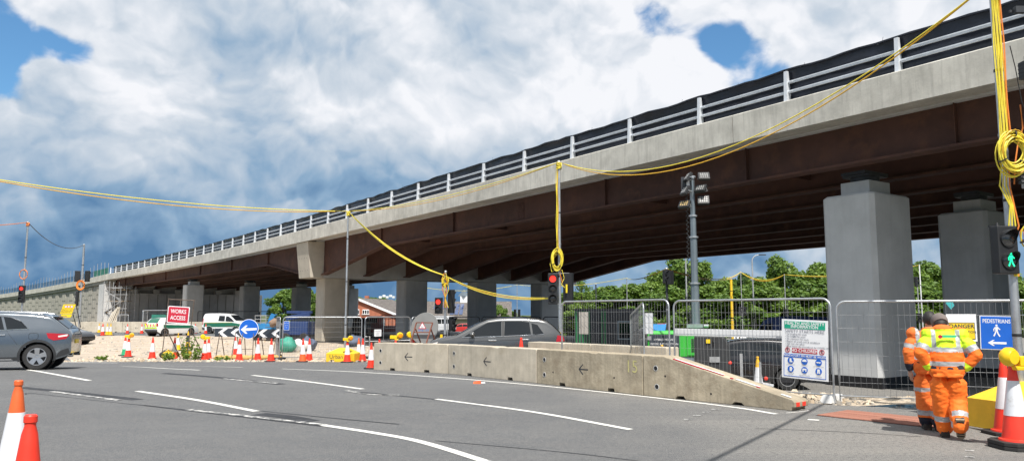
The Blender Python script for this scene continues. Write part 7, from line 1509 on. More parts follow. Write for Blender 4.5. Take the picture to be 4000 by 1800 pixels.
def hand(mb, wrist, dirv, palm_n, thumb_side, curl=0.5, s=1.0):
    d = Vector(dirv).normalized(); n = Vector(palm_n); n = (n - d * n.dot(d)).normalized(); u = d.cross(n).normalized() * thumb_side
    w = Vector(wrist); 
    for k in (-0.5, -0.17, 0.17, 0.5): mb.tube([w + u * (0.05 * k * s), w + d * (0.045 * s) + u * (0.062 * k * s), w + d * (0.09 * s) + u * (0.072 * k * s)], [0.015 * s, 0.017 * s, 0.013 * s], 8); mb.sphere(w + d * (0.09 * s) + u * (0.072 * k * s), 0.0125 * s, 8, 6)
    for k, ln in ((0.5, 0.070), (0.17, 0.080), (-0.17, 0.074), (-0.5, 0.058)):
        p = w + d * (0.09 * s) + u * (0.072 * k * s); dd = d; pts = [p]; 
        for j, fr in enumerate((0.45, 0.32, 0.25)):
            a = curl * (0.55 + 0.35 * j); dd = (dd * math.cos(a) + n * math.sin(a)).normalized(); p = p + dd * (ln * fr * s); pts.append(p)
        mb.tube(pts, [0.0098 * s, 0.0092 * s, 0.0086 * s, 0.0075 * s], 8); [mb.sphere(q, r_ * s, 8, 6) for q, r_ in zip(pts, (0.0098, 0.0092, 0.0086, 0.0078))]
    p = w + d * (0.025 * s) + u * (0.034 * s); pts = [p, p + (d * .6 + u * .7 + n * .25).normalized() * 0.035 * s, p + (d * .75 + u * .5 + n * .35).normalized() * 0.066 * s, p + (d * .85 + u * .32 + n * .4).normalized() * 0.088 * s]
    mb.tube(pts, [0.014 * s, 0.0125 * s, 0.0105 * s, 0.0085 * s], 8); [mb.sphere(q, r_ * s, 8, 6) for q, r_ in zip(pts, (0.014, 0.0125, 0.0105, 0.0088))]
def paint(me, mats, fn):
    for m_ in mats: me.materials.append(M[m_]) if m_ in M else None
    idx = [0] * len(me.polygons)
    for i, p in enumerate(me.polygons): idx[i] = fn(p.center, p.normal)
    me.polygons.foreach_set('material_index', idx); me.polygons.foreach_set('use_smooth', [True] * len(me.polygons)); me.update()
def seg_t(p, a, b):
    a = Vector(a); b = Vector(b); d = b - a; t_ = (p - a).dot(d) / d.length_squared; return t_, (p - (a + d * max(0, min(1, t_)))).length
def boot(parent, ankle, toe_dir, pitch, sole_show=False):
    """boot with the heel under the ankle; pitch lifts the heel"""
    mb = MB(); prof = [(-0.085, .045), (-.08, .055), (-.02, .052), (.05, .053), (.12, .056), (.18, .046), (.205, .02)]
    rings = []
    for x, wd in prof: rings.append((x, wd, 0.125 if x < .03 else .105 - .04 * (x - .03) / .17))
    P = []; n = 10
    for x, wd, ht in rings:
        for k in range(n): a = math.pi * k / (n - 1); P.append(Vector((x, wd * math.cos(a), 0.02 + (ht - .02) * math.sin(a))))
    F = [(i * n + k, (i + 1) * n + k, (i + 1) * n + k + 1, i * n + k + 1) for i in range(len(rings) - 1) for k in range(n - 1)] + [tuple(range(n)), tuple(range(len(P) - 1, len(P) - n - 1, -1))]
    mb.add(P, F); mb.lathe([(.062, .06), (.060, .14), (.064, .21), (.060, .22)], (-.028, 0, 0), 14)
    b = mb.build('boot', M['boot'], parent, R(60)); mb = MB(); mb.plate([(-.092, -.05), (0, -.046), (.10, -.058), (.17, -.05), (.21, -.02), (.21, .02), (.17, .05), (.10, .058), (0, .046), (-.092, .05)], (0, 0, -.008), (1, 0, 0), (0, 1, 0), .030); mb.build('sole', M['sole' if sole_show else 'boot'], b, bevel=.006)
    if sole_show:
        for x in (-.06, -.03, .05, .085, .12, .155): mb = MB(); mb.box((x, 0, -.011), (.014, .08, .008)); mb.build('tread', M['boot'], b)
    d = Vector(toe_dir).normalized(); b.location = Vector(ankle) - Vector((0, 0, 0)); b.rotation_euler = (0, pitch, math.atan2(d.y, d.x)); return b

def worker(label, loc, rz, joints, jac, trs, headdef, jfn, jm, tfn, tm, hands, boots, hairdef, vox=0.010):
    root = thing('person', label, 'person', loc, rz); J = {k: Vector(v) for k, v in joints.items()}
    # continuous body: head, neck, arms with hands, trunk, legs
    mb = MB(); sL, sR, eL, eR, wL, wR = J['sL'], J['sR'], J['eL'], J['eR'], J['wL'], J['wR']; hp, ch, nk, hd = J['hip'], J['chest'], J['neck'], J['head']
    ell_loft(mb, [(hp + V(0, 0, -.10), .13, .09), (hp, .16, .11), (hp.lerp(ch, .5), .15, .10), (ch, .17, .11), (ch.lerp(nk, .7), .12, .08), (nk, .06, .06)])
    mb.tube([nk, nk.lerp(hd, .5), hd], [.06, .055, .06], 12)
    f = J['face']; f.normalize(); upv = (hd - nk).normalized()
    mb.sphere(hd + upv * .02, .095, 16, 12, .82, .98, 1.12); mb.sphere(hd + f * .035 - upv * .055, .062, 12, 8, .85, 1, .9); mb.sphere(hd + f * .105 - upv * .01, .018, 8, 6, .8, 1.0, 1.2)
    sd = f.cross(upv).normalized()
    for k in (-1, 1): mb.sphere(hd + sd * (.080 * k) - upv * .005 - f * .01, .028, 8, 6, .45, .8, 1.1)
    for k in (-1, 1): mb.sphere(hd + sd * (.033 * k) + upv * .022 + f * .078, .015, 8, 6)
    mb.sphere(hd + f * .088 - upv * .062, .02, 8, 6, 1.1, .8, .5)
    for a_, b_, c_ in ((sL, eL, wL), (sR, eR, wR)): limb(mb, [a_, a_.lerp(b_, .5), b_, b_.lerp(c_, .4), c_], [.052, .046, .040, .038, .027])
    for h_, k_, a_ in ((J['hL'], J['kL'], J['aL']), (J['hR'], J['kR'], J['aR'])): limb(mb, [h_, h_.lerp(k_, .5), k_, k_.lerp(a_, .35), a_], [.085, .072, .055, .055, .038])
    for (w_, dv, pn, ts, cu) in hands: hand(mb, w_, dv, pn, ts, cu, 1.08)
    me = remesh(mb, .0052, 2); me.materials.clear(); me.materials.append(M['skin']); me.polygons.foreach_set('use_smooth', [True] * len(me.polygons)); child_mesh('body', me, root)
    mb = MB(); jac(mb, J); me = remesh(mb, vox, 4, .010, 9.0, 1.0); me.materials.clear(); paint(me, jm, lambda p, n: jfn(p, n, J)); child_mesh('jacket', me, root)
    mb = MB(); trs(mb, J); me = remesh(mb, vox, 4, .012, 9.0, 4.0); me.materials.clear(); paint(me, tm, lambda p, n: tfn(p, n, J)); child_mesh('trousers', me, root)
    hairdef(root, J, hd, f, upv, sd)
    for b_ in boots: boot(root, *b_)
    return root
# -- front worker: yellow and orange jacket, hands on hips, walking away, head bowed; local +y is away from the camera
JF = dict(hip=(0, 0, .93), chest=(0.0, .02, 1.22), neck=(-.03, .08, 1.43), head=(-.045, .19, 1.50), face=(-.15, .75, -.55), sL=(-.185, .045, 1.36), sR=(.185, .03, 1.355), eL=(-.305, -.07, 1.10), eR=(.335, -.04, 1.09), wL=(-.205, -.02, .905), wR=(.205, -.03, .905), hL=(-.10, 0, .90), hR=(.10, 0, .90), kL=(-.085, .06, .49), kR=(.095, .03, .49), aL=(-.06, .14, .10), aR=(.10, -.17, .17))
def jacF(mb, J):
    ell_loft(mb, [(J['hip'] + V(0, -.01, -.055), .185, .135), (J['hip'] + V(0, 0, 0), .20, .145), (J['hip'] + V(0, .0, .10), .215, .150), (J['chest'] + V(0, 0, -.06), .225, .145), (J['chest'] + V(0, .01, .06), .225, .14), (J['chest'] + V(-.01, .03, .14), .195, .125), (J['neck'] + V(0, -.01, -.03), .115, .105), (J['neck'] + V(-.005, .03, .03), .092, .098)], 22)
    for s_, e_, w_ in (('sL', 'eL', 'wL'), ('sR', 'eR', 'wR')): a, b, c = J[s_], J[e_], J[w_]; limb(mb, [a, a.lerp(b, .5), b, b.lerp(c, .5), c.lerp(b, .12)], [.098, .092, .084, .072, .055], 14)
    mb.sphere(J['neck'] + V(0, -.03, .00), .11, 14, 10, 1.15, .85, .55)
def jfnF(p, n, J):   # 0 orange 1 yellow 2 tape 3 collar orange
    for s_, e_, w_ in (('sL', 'eL', 'wL'), ('sR', 'eR', 'wR')):
        t1, d1 = seg_t(p, J[s_], J[e_]); t2, d2 = seg_t(p, J[e_], J[w_]); out = abs(p.x) > .20 and ((p.x < 0) == (J[s_].x < 0))
        if out and min(d1, d2) < .14:
            if d2 < d1 and t2 > .0: return 1 if t2 > .66 else 0
            if t1 > .12: return 2 if .60 < t1 < .84 else (1 if t1 <= .60 else 0)
    z = p.z
    if z > 1.42 and p.y > -.12: return 3 if z > 1.425 else 1
    if .945 < z < 1.005: return 2
    if 1.130 < z < 1.190: return 2
    if z < 1.13: return 0
    if .115 < abs(p.x) < .168 and z < 1.42: return 2
    if abs(p.x) > .195 and z < 1.18: return 0
    return 1
def trsF(mb, J):
    ell_loft(mb, [(J['hip'] + V(0, 0, -.13), .185, .15), (J['hip'] + V(0, 0, -.05), .19, .15), (J['hip'] + V(0, 0, .05), .175, .135)], 20)
    for h_, k_, a_ in (('hL', 'kL', 'aL'), ('hR', 'kR', 'aR')): a, b, c = J[h_], J[k_], J[a_]; limb(mb, [a, a.lerp(b, .5), b, b.lerp(c, .5), c.lerp(b, .06)], [.126, .124, .118, .114, .102], 14)
    for sx in (-1, 1): k = J['hL' if sx < 0 else 'hR'].lerp(J['kL' if sx < 0 else 'kR'], .62); mb.box(k + V(sx * .095, 0, 0), (.05, .13, .19))
    for sx in (-1, 1): k = J['hL' if sx < 0 else 'hR']; mb.box(k + V(sx * .01, -.135, -.08), (.13, .02, .04))
def tfnF(p, n, J):
    for h_, k_, a_ in (('hL', 'kL', 'aL'), ('hR', 'kR', 'aR')):
        if (p.x < .015) == (h_ == 'hL'):
            t2, d2 = seg_t(p, J[k_], J[a_])
            if .50 < t2 < .68: return 1
    if p.z > .905: return 2
    return 0
def capF(root, J, hd, f, up, sd):
    mb = MB(); mb.sphere((0, 0, 0), .112, 20, 14, .95, 1.12, 1.0); mb.v = [(x, y, max(z, -.05 - .02 * y)) for x, y, z in mb.v]; o = mb.build('cap', M['cap'], root, R(60)); o.location = hd + up * .035 - f * .012; o.rotation_euler = (R(-42), R(-6), R(8))
    mb = MB(); mb.plate([(-.075, .09), (.075, .09), (.065, .16), (.03, .185), (-.03, .185), (-.065, .16)], (0, 0, -.035), (1, 0, 0), (0, 1, 0), .012); mb.build('peak', M['cap'], o)
    mb = MB(); mb.sphere(hd - f * .02 - up * .035, .094, 14, 10, .88, .92, .75); mb.build('hair', M['hair'], root, R(60))
wf = gpx(3716, 10.35)
pf = worker('worker in yellow and orange hi vis jacket, hands on hips, seen from behind', wf, R(-26), JF, jacF, trsF, None, jfnF, ['hvo', 'hvy', 'refl', 'hvo2'], tfnF, ['hvo', 'refl', 'navy'],
            ((JF['wL'], (.55, -.25, -.75), (.5, .3, 0), 1, .45), (JF['wR'], (-.62, -.35, -.62), (-.4, .5, 0), -1, .55)), (((-.06, .14, .0), (0, 1, 0), 0), ((.10, -.215, .20), (0.05, 1, 0), R(62), True)), capF)
mb = MB(); mb.cyl((-.065, -.142, 1.33), (-.065, -.150, 1.33), .026, seg=14); em = mb.build('jacket_emblem', M['red'], pf); mb = MB(); mb.plate([(-.02, -.016), (.13, -.016), (.15, 0), (.13, .018), (-.02, .018), (-.035, 0)], (-.02, -.138, 1.335), U, Vv, .006); mb.build('jacket_print', M['printgreen'], pf)
# -- rear worker: orange jacket with navy cuffs, arms hanging, looking down
JR = dict(hip=(0, 0, .92), chest=(0.0, .03, 1.22), neck=(.03, .07, 1.42), head=(.055, .13, 1.53), face=(.25, .85, -.42), sL=(-.18, .03, 1.35), sR=(.185, .05, 1.35), eL=(-.26, -.02, 1.08), eR=(.26, .06, 1.08), wL=(-.245, .02, .84), wR=(.25, .16, .86), hL=(-.095, 0, .89), hR=(.095, 0, .89), kL=(-.08, .05, .49), kR=(.09, .06, .49), aL=(-.06, .10, .11), aR=(.08, -.03, .10))
def jacR(mb, J):
    ell_loft(mb, [(J['hip'] + V(0, 0, -.07), .18, .135), (J['hip'] + V(0, 0, .03), .195, .14), (J['chest'] + V(0, 0, -.10), .205, .14), (J['chest'] + V(0, .0, .04), .215, .135), (J['chest'] + V(0.01, .02, .14), .185, .12), (J['neck'] + V(0, -.01, -.03), .105, .095), (J['neck'] + V(0, .01, .015), .085, .085)], 22)
    for s_, e_, w_ in (('sL', 'eL', 'wL'), ('sR', 'eR', 'wR')): a, b, c = J[s_], J[e_], J[w_]; limb(mb, [a, a.lerp(b, .5), b, b.lerp(c, .5), c.lerp(b, .10)], [.092, .084, .078, .068, .054], 14)
def jfnR(p, n, J):  # 0 orange 1 tape 2 navy
    for s_, e_, w_ in (('sL', 'eL', 'wL'), ('sR', 'eR', 'wR')):
        t1, d1 = seg_t(p, J[s_], J[e_]); t2, d2 = seg_t(p, J[e_], J[w_])
        if abs(p.x) > .19 and ((p.x < 0) == (J[s_].x < 0)):
            if d2 < d1 and t2 > .0: return 2 if t2 > .60 else 0
            if t1 > .12: return 1 if .58 < t1 < .80 else 0
    z = p.z
    if z < .955: return 2
    if .985 < z < 1.04 or 1.165 < z < 1.22: return 1
    if .11 < abs(p.x) < .16 and z > 1.2: return 1
    return 0
def tfnR(p, n, J):
    for h_, k_, a_ in (('hL', 'kL', 'aL'), ('hR', 'kR', 'aR')):
        if (p.x < .01) == (h_ == 'hL'):
            t2, d2 = seg_t(p, J[k_], J[a_]); t1, d1 = seg_t(p, J[h_], J[k_])
            if .52 < t2 < .72: return 1
            if .70 < t1 < .84: return 1
            if t2 >= .80: return 2
    return 0
def hairR(root, J, hd, f, up, sd):
    mb = MB(); mb.sphere(hd + up * .028 - f * .014, .106, 18, 12, .88, 1.0, 1.06); mb.v = [(x, y, z) for x, y, z in mb.v if True]
    o = mb.build('hair', M['hair'], root, R(60))
wr2 = gpx(3645, 11.05)
worker('worker in orange hi vis with navy cuffs walking ahead of the other', wr2, R(-20), JR, jacR, trsF, None, jfnR, ['hvo2', 'refl', 'navy'], tfnR, ['hvo2', 'refl', 'navy'],
       ((JR['wL'], (.06, .05, -1), (.9, .3, 0), -1, .30), (JR['wR'], (.0, .15, -1), (-.9, .3, 0), 1, .30)), (((-.06, .10, 0), (0, 1, 0), 0), ((.08, -.03, 0), (0.1, 1, 0), 0)), hairR)

# ------------------------------------------------------------------ trees
def leaf_cloud(rs, blobs, count, size, droop=0.0):
    """leaf quads spread over the shells of many clumps; returns mesh data with a tint per face"""
    Vv_, F_, T_ = [], [], []; wts = [b[1] ** 2 for b in blobs]; tot = sum(wts)
    for (c, r, sz), wt in zip(blobs, wts):
        n = max(6, int(count * wt / tot)); base = rs.uniform(0.15, 0.75)
        for i in range(n):
            d = Vector((rs.gauss(0, 1), rs.gauss(0, 1), rs.gauss(0, 1))).normalized(); q = r * (rs.random() ** 0.33) * (0.80 + 0.35 * noise.noise(d * 2.3 + c)); p = c + Vector((d.x * q, d.y * q, d.z * q * sz))
            nrm = (d * 0.7 + Vector((rs.gauss(0, .6), rs.gauss(0, .6), rs.gauss(0.35, .5)))).normalized(); u, w = frame_from(nrm); a = rs.uniform(0, 6.28); s = size * rs.uniform(.55, 1.3); uu = u * math.cos(a) + w * math.sin(a); ww = -u * math.sin(a) + w * math.cos(a)
            o = len(Vv_); Vv_ += [p - uu * s, p + ww * s * .55 , p + uu * s, p - ww * s * .55]; F_.append((o, o + 1, o + 2, o + 3)); T_.append(max(0, min(1, base + rs.gauss(0, .17))))
    return Vv_, F_, T_
def crown_mesh(name, blobs, count, size, mt, seed):
    rs = random.Random(seed); v, f, t = leaf_cloud(rs, blobs, count, size); me = bpy.data.meshes.new(name); me.from_pydata([tuple(q) for q in v], [], f); me.materials.append(M[mt])
    at = me.attributes.new('tint', 'FLOAT', 'FACE'); at.data.foreach_set('value', t); return me
def tree_data(seed, h, rad, mt, count=11000, size=.30, low=.08, nb=52):
    rs = random.Random(seed); blobs = []
    for i in range(nb):
        z = h * (low + (1 - low) * rs.random() ** .8); k = 1 - max(0, (z / h - .45) / .62) ** 1.6; k = max(.12, k) * (1 if z / h > .3 else .8); a = rs.uniform(0, 6.28); q = rad * k * math.sqrt(rs.random()) * .92
        blobs.append((Vector((q * math.cos(a), q * math.sin(a), z)), rad * rs.uniform(.20, .42), rs.uniform(.65, .95)))
    cm = crown_mesh('crown', blobs, count, size, mt, seed); mb = MB(); mb.tube([(0, 0, -.1), (.1 * rs.random(), 0, h * .3), (.2 * rs.uniform(-1, 1), .1, h * .6), (0, 0, h * .85)], [h * .03, h * .024, h * .014, h * .005], 8)
    for b in blobs[::3]: p = Vector((0, 0, min(b[0].z * .6, h * .55))); mb.tube([p, p.lerp(b[0], .5) + V(0, 0, .2), b[0]], [h * .010, h * .007, h * .003], 5)
    return cm, mb.mesh('trunk', M['bark'])
TD = [tree_data(11, 10, 4.2, 'leaf'), tree_data(12, 10, 4.8, 'leaf'), tree_data(13, 10, 3.2, 'leafd'), tree_data(14, 10, 4.4, 'leaf', nb=38), tree_data(15, 10, 5.2, 'leaf', low=.02, nb=40)]
TI = tree_data(16, 10, 3.4, 'leaf', count=1700, size=.20, nb=26, low=.25)          # thin see-through tree
def tree(px, yy, pytop, k, label, wide=1.0, data=None, rz=None, group='trees beyond the bridge'):
    b = gpx(px, yy); h = aty(px, pytop, yy).z - b.z; s = h / 10.6; root = thing('broadleaf_tree', label, 'tree', b, rz if rz is not None else px * .7, group); root.scale = (s * wide, s * wide, s); cm, tm = data or TD[k]; child_mesh('crown', cm, root); child_mesh('trunk', tm, root); return root
tree(2275, 92, 1085, 0, 'thin leafed tree showing sky through its crown left of the cabin', 1.0, TI)
tree(2225, 118, 1150, 4, 'low bushy tree behind the tall signal pole', 1.3)
tree(2345, 108, 1130, 1, 'rounded green tree behind the site cabin, left of three', 1.15)
tree(2450, 112, 1118, 4, 'broad green tree behind the site cabin, middle of three', 1.2)
tree(2540, 106, 1100, 0, 'green tree behind the clean white sheet, right of three', 1.2)
tree(2655, 112, 1012, 3, 'tall pale green tree left of the light mast', 1.0); tree(2740, 116, 1025, 1, 'tall green tree directly behind the light mast', .95)
tree(2590, 128, 1060, 1, 'tree standing between cabin and light mast', 1.2); tree(2830, 112, 1085, 0, 'green tree behind the yellow pole', 1.15); tree(2905, 122, 1062, 2, 'dark green tree with a pointed top behind the leaning pole', .9)
tree(2960, 110, 1095, 4, 'bushy tree under the curved street lamp', 1.2); tree(3050, 118, 1012, 3, 'tall tree with airy top left of the near column', .95); tree(3130, 112, 1060, 1, 'rounded tree left beside the near column', 1.1); tree(3215, 110, 1040, 4, 'broad tree partly hidden by the near column', 1.1)
tree(3420, 108, 1050, 0, 'tree hidden behind the near column', 1.2); tree(3570, 108, 1045, 1, 'tree seen left between the two near columns', 1.1); tree(3640, 112, 1035, 4, 'tree seen right between the two near columns', 1.1); tree(3760, 112, 1060, 3, 'tree behind the second near column', 1.2); tree(3960, 100, 1070, 4, 'tree at the right edge behind the signal pole', 1.2)
hedge_l = ['left end', 'second', 'third', 'fourth', 'fifth', 'sixth', 'seventh', 'eighth', 'ninth', 'right end']
for i, px in enumerate((2240, 2360, 2480, 2610, 2740, 2870, 3000, 3120, 3240, 3600)): tree(px, 99 + (i * 7) % 5, 1140 - (i * 13) % 30, 4 if i % 2 else 1, 'low roadside bush below the trees, %s of the row' % hedge_l[i], 1.75, group='roadside bushes behind the bridge')
tree(1190, 190, 1130, 1, 'tree beyond the far span, right of the dark column', 1.2); tree(1105, 185, 1135, 4, 'tree beyond the far span, left of the dark column', 1.2); tree(1150, 205, 1120, 2, 'dark tree beyond the far span behind the column', 1.2); tree(1240, 200, 1140, 0, 'tree beyond the far span behind the central pier', 1.2)
tree(1950, 150, 1195, 4, 'round tree left between the middle piers', 1.1); tree(2000, 175, 1215, 1, 'small tree right between the middle piers', 1.5); tree(2050, 190, 1235, 4, 'low bush right between the middle piers', 2.0)
for i, px in enumerate((1400, 1450, 1500, 1570, 1640)): tree(px, 330, 1160 + 2 * i, (0, 1, 3, 4, 1)[i], 'distant tree above the roofs, %s of five' % ('first', 'second', 'third', 'fourth', 'fifth')[i], 1.6, group='distant trees above the roofs')
# ------------------------------------------------------------------ houses
def gable(px0, px1, pxr, yy, pye, pyr, label, depth=16.0):
    """brick house, gable towards the camera: eave line pye, ridge at (pxr, pyr)"""
    l, r_, rdg = aty(px0, pye, yy), aty(px1, pye, yy), aty(pxr, pyr, yy); b = gxy((l.x + r_.x) / 2, yy); root = thing('brick_house', label, 'house', b); L0 = b
    def q(p): return Vector((p.x - L0.x, 0, p.z - L0.z))
    l, r_, rdg = q(l), q(r_), q(rdg); D_ = Vector((depth * .25, depth, 0))
    mb = MB(); mb.add([(l.x, 0, 0), (r_.x, 0, 0), r_, rdg, l], [(0, 1, 2, 3, 4)]); mb.add([(r_.x, 0, 0), Vector((r_.x, 0, 0)) + D_, r_ + D_, r_], [(0, 1, 2, 3)]); mb.add([(l.x, 0, 0), Vector((l.x, 0, 0)) + D_, l + D_, l], [(3, 2, 1, 0)]); wl = mb.build('wall', M['brick'], root)
    for a in (l, r_):
        e = (a - rdg).normalized() * .9; mb = MB(); P = [rdg + V(0, -.4, .12), a + e + V(0, -.4, .12), a + e + D_ + V(0, 0, .12), rdg + D_ + V(0, 0, .12)]; mb.add(P + [p + V(0, 0, .2) for p in P], [(0, 1, 2, 3), (7, 6, 5, 4), (0, 4, 5, 1), (1, 5, 6, 2), (2, 6, 7, 3), (3, 7, 4, 0)]); rf = mb.build('roof', M['rooft'], root)
        mb = MB(); mb.bar(rdg + V(0, -.46, .05), a + e + V(0, -.46, .05), .12, .42); mb.build('barge_board', M['white'], rf)
    return root, q, L0, wl
hs_, hq, HL, hwl = gable(1330, 1545, 1402, 150, 1228, 1170, 'red brick house with white barge boards seen between the piers')
def win(px0, px1, py0, py1, yy=150):
    a, b = aty(px0, py1, yy), aty(px1, py0, yy); a -= HL; b -= HL; mb = MB(); mb.box(((a.x + b.x) / 2, -.03, (a.z + b.z) / 2), (b.x - a.x, .10, b.z - a.z)); w_ = mb.build('window', M['white'], hs_); n = 3; ww = (b.x - a.x) / n
    for k in range(n): mb = MB(); mb.box((a.x + ww * (k + .5), -.085, (a.z + b.z) / 2 - .05), (ww * .72, .02, (b.z - a.z) * .74)); mb.build('pane', M['glass'] if k != 5 else M['glass'], w_)
    mb = MB(); mb.box(((a.x + b.x) / 2, -.10, a.z - .06), (b.x - a.x + .3, .2, .12)); mb.build('sill', M['conc'], w_)
win(1379, 1404, 1207, 1227); win(1416, 1442, 1208, 1226); win(1379, 1404, 1250, 1270); win(1416, 1442, 1250, 1270)
mb = MB(); p_ = aty(1430, 1168, 155) - HL; mb.box((p_.x, 6, p_.z), (.8, .8, 1.4)); mb.build('chimney', M['brick'], hs_)
# long slate roofed hall with solar panels and a small turret
L0 = gxy(aty(1660, 1230, 168).x, 168); hall = thing('long_hall', 'long grey roofed hall with solar panels behind the middle piers', 'building', L0)
def hv(px, py, yy): return aty(px, py, yy) - L0
xa, xb = hv(1445, 1235, 168).x, hv(1990, 1235, 168).x; ze = hv(1660, 1243, 168).z; zr = hv(1660, 1180, 178).z
mb = MB(); mb.add([(xa, 0, 0), (xb, 0, 0), (xb, 0, ze), (xa, 0, ze)], [(0, 1, 2, 3)]); mb.add([(xb, 0, 0), (xb, 20, 0), (xb, 20, ze), (xb, 10, zr), (xb, 0, ze)], [(0, 1, 2, 3, 4)]); mb.add([(xa, 0, 0), (xa, 20, 0), (xa, 20, ze), (xa, 10, zr), (xa, 0, ze)], [(4, 3, 2, 1, 0)]); mb.build('wall', M['concw'], hall)
mb = MB(); mb.hexa([(xa - .5, -.8, ze - .2), (xb + .5, -.8, ze - .2), (xb + .5, 10, zr), (xa - .5, 10, zr)], [(xa - .5, -.8, ze), (xb + .5, -.8, ze), (xb + .5, 10, zr + .2), (xa - .5, 10, zr + .2)]); rf = mb.build('roof', M['rooft'], hall)
mb = MB(); mb.hexa([(xa - .5, 10, zr), (xb + .5, 10, zr), (xb + .5, 20.8, ze - .2), (xa - .5, 20.8, ze - .2)], [(xa - .5, 10, zr + .2), (xb + .5, 10, zr + .2), (xb + .5, 20.8, ze), (xa - .5, 20.8, ze)]); mb.build('rear_roof', M['rooft'], hall)
sl = Vector((0, 10.8, zr - ze)).normalized(); nr = Vector((0, -(zr - ze), 10.8)).normalized()
for i in range(7):
    for j in range(2):
        if j == 0 and i < 4: continue
        x0 = hv(1697 + 17 * i, 1200, 175).x; base = Vector((x0, -.8, ze)) + sl * (2.2 + 4.0 * j) + nr * .10; mb = MB(); u_ = Vector((.78, 0, 0)); mb.add([base, base + u_, base + u_ + sl * 3.7, base + sl * 3.7], [(0, 1, 2, 3)]); mb.add([p + nr * .06 for p in (base, base + u_, base + u_ + sl * 3.7, base + sl * 3.7)], [(0, 1, 2, 3)]); so_ = mb.build('solar_panel', M['solar'], rf)
        mb = MB(); 
        for k in (0, 1, 2, 3): mb.bar(base + sl * (3.7 * k / 3) + nr * .08, base + u_ + sl * (3.7 * k / 3) + nr * .08, .04, .03)
        mb.build('panel_frame', M['galv'], so_)
c_ = hv(1812, 1190, 178); mb = MB(); mb.box((c_.x, 10, zr + .6), (1.6, 1.6, 1.6)); tw_ = mb.build('turret', M['white'], hall); mb = MB(); mb.lathe([(1.4, 0), (0, 1.6)], (c_.x, 10, zr + 1.4), 4); mb.build('turret_roof', M['slate'], tw_)
c_ = hv(1527, 1205, 168); mb = MB(); mb.add([(c_.x - 1.6, 1.5, ze + .3), (c_.x + 1.2, 1.5, ze + .3), (c_.x + .9, 1.5, ze + 2.3), (c_.x + .9, 5, ze + 2.3), (c_.x - 1.6, 1.6, ze + .4), (c_.x + 1.2, 5.0, ze + .4)], [(0, 1, 2), (1, 5, 3, 2), (0, 2, 3, 4)]); dm = mb.build('dormer', M['white'], hall); mb = MB(); mb.box((c_.x + .5, 1.45, ze + 1.0), (.7, .06, 1.0)); mb.build('pane', M['glass'], dm)
# floodlight cluster on a mast above the roofs
b_ = gxy(aty(1512, 1160, 230).x, 230); fm = thing('floodlight_mast', 'cluster of floodlights on a mast above the roofs', 'light mast', b_); hh = aty(1512, 1160, 230).z - b_.z; mb = MB(); mb.cyl((0, 0, 0), (0, 0, hh), .3, .15, 8); mb.build('mast', M['galv'], fm)
for k in range(5): mb = MB(); mb.box((-2 + k, .3 * (k % 2), hh + .4 * (k % 2)), (.8, .5, .6), .3 * k); mb.build('floodlight', M['white'], fm)
mb = MB(); mb.bar((-2.2, 0, hh), (2.4, 0, hh), .15, .15); mb.build('crossbar', M['galv'], fm)
# ------------------------------------------------------------------ stones, weeds, grass
def stones(name, label, pts, lo, hi, mt, seed):
    rs = random.Random(seed); mb = MB()
    for p in pts:
        r_ = lo * (hi / lo) ** (rs.random() ** 2.2); n = 6; P = []; a0 = rs.uniform(0, 6)
        for k in range(n): a = a0 + 2 * math.pi * k / n; q = r_ * rs.uniform(.7, 1.2); P.append(p + V(q * math.cos(a), q * math.sin(a) * .8, -.01))
        for k in range(n): a = a0 + 2 * math.pi * k / n; q = r_ * rs.uniform(.4, .8); P.append(p + V(q * math.cos(a), q * math.sin(a) * .8, r_ * rs.uniform(.5, 1.0)))
        mb.mat(rs.choice((0, 0, 1, 2))); mb.add(P, [(k, (k + 1) % n, n + (k + 1) % n, n + k) for k in range(n)] + [tuple(range(n, 2 * n))])
    o = mb.build(name, mt); o['kind'] = 'stuff'; o['label'] = label; o['category'] = 'stones'; return o
SM = [mat('stone_pale', (.58, .50, .39), .9, var=.2, scale=9), mat('stone_tan', (.44, .35, .25), .9, var=.2, scale=9), mat('stone_grey', (.30, .28, .25), .9, var=.2, scale=9)]
rs = random.Random(9); pts = []
while len(pts) < 1700:
    x, y = rs.uniform(-1.5, 13), rs.uniform(11.6, 22.8)
    if inpoly(x, y, VERGE): pts.append(gxy(x, y))
stones('rubble_stones', 'loose pale rubble along the foot of the near fence', pts, .02, .10, SM, 1)
pts = []
while len(pts) < 1500: x = rs.uniform(-20.5, -5.6); y = 35.5 + 2.2 * rs.random() ** 1.8; pts.append(gxy(x, y))
for i in range(1600):
    x, y = rs.uniform(-36, -6), rs.uniform(36, 62)
    if inpoly(x, y, GRAVEL): pts.append(gxy(x, y))
stones('gravel_stones', 'loose stones scattered over the pale gravel yard', pts, .03, .11, SM, 2)
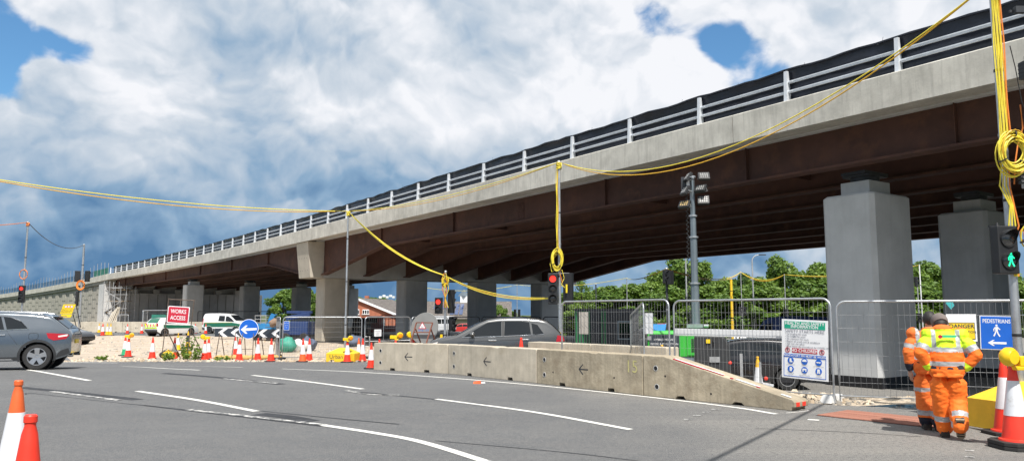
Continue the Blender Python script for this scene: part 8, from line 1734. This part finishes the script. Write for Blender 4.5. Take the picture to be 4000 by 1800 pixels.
def weed(p, label, h, n, seed, group='weeds at the road edge'):
    rs = random.Random(seed); root = thing('weed_plant', label, 'plant', p, 0, group); mb = MB(); lf = []; T = []
    for i in range(n):
        a = rs.uniform(0, 6.28); t_ = rs.uniform(.1, .5); hh = h * rs.uniform(.55, 1); b = Vector((rs.uniform(-.25, .25), rs.uniform(-.2, .2), 0)); tip = b + V(math.cos(a) * t_ * hh, math.sin(a) * t_ * hh, hh); mb.tube([b, b.lerp(tip, .5) + V(0, 0, .06), tip], [.012, .009, .004], 4)
        for k in range(14): q = b.lerp(tip, rs.uniform(.15, 1)); lf.append(q + V(rs.gauss(0, .05), rs.gauss(0, .05), rs.gauss(0, .03)))
    mb.build('stems', M['leafd'], root); Vs, Fs = [], []
    for q in lf:
        nrm = Vector((rs.gauss(0, 1), rs.gauss(0, 1), rs.gauss(.6, .6))).normalized(); u, w = frame_from(nrm); s = rs.uniform(.04, .09); o = len(Vs); Vs += [q - u * s, q + w * s * .5, q + u * s, q - w * s * .5]; Fs.append((o, o + 1, o + 2, o + 3)); T.append(rs.uniform(.3, 1))
    me = bpy.data.meshes.new('leaves'); me.from_pydata([tuple(v) for v in Vs], [], Fs); me.materials.append(M['leaf']); at = me.attributes.new('tint', 'FLOAT', 'FACE'); at.data.foreach_set('value', T); child_mesh('leaves', me, root)
weed(gpx(735, 36.6), 'tall green weed growing right of the works access sign', 1.25, 12, 1); weed(gpx(715, 36.9), 'green weed behind the tall one at the works access sign', 0.9, 8, 2); weed(gpx(655, 36.3), 'low leafy weed at the left foot of the works access sign', .45, 16, 3); weed(gpx(752, 36.3), 'small weed at the kerb right of the works access sign', .7, 14, 4); weed(gpx(865, 36.0), 'tiny weed at the kerb under the left chevron board', .22, 10, 5); weed(gpx(400, 36.4), 'tiny weed at the kerb near the grey SUV', .25, 10, 6)
rs = random.Random(4); mb = MB()
for i in range(420):
    x, y = -3.5 + rs.uniform(-.6, .45), 4.9 + rs.uniform(-1.2, 1.4); h = rs.uniform(.10, .34); a = rs.uniform(0, 6.28); t_ = rs.uniform(.05, .22); p = gxy(x, y); w_ = V(math.cos(a + 1.5), math.sin(a + 1.5), 0) * .006; tip = p + V(math.cos(a) * t_, math.sin(a) * t_, h); mb.add([p - w_, p + w_, p.lerp(tip, .6) + w_ * .7 + V(0, 0, h * .1), tip, p.lerp(tip, .6) - w_ * .7 + V(0, 0, h * .1)], [(0, 1, 2, 3, 4)])
o = mb.build('verge_grass', M['leaf']); at = o.data.attributes.new('tint', 'FLOAT', 'FACE'); at.data.foreach_set('value', [rs.uniform(.3, 1) for _ in o.data.polygons]); tag(o, 'long grass at the lower left corner behind the cones', 'grass', kind='stuff')
bpy.data.scenes.remove(TMP)
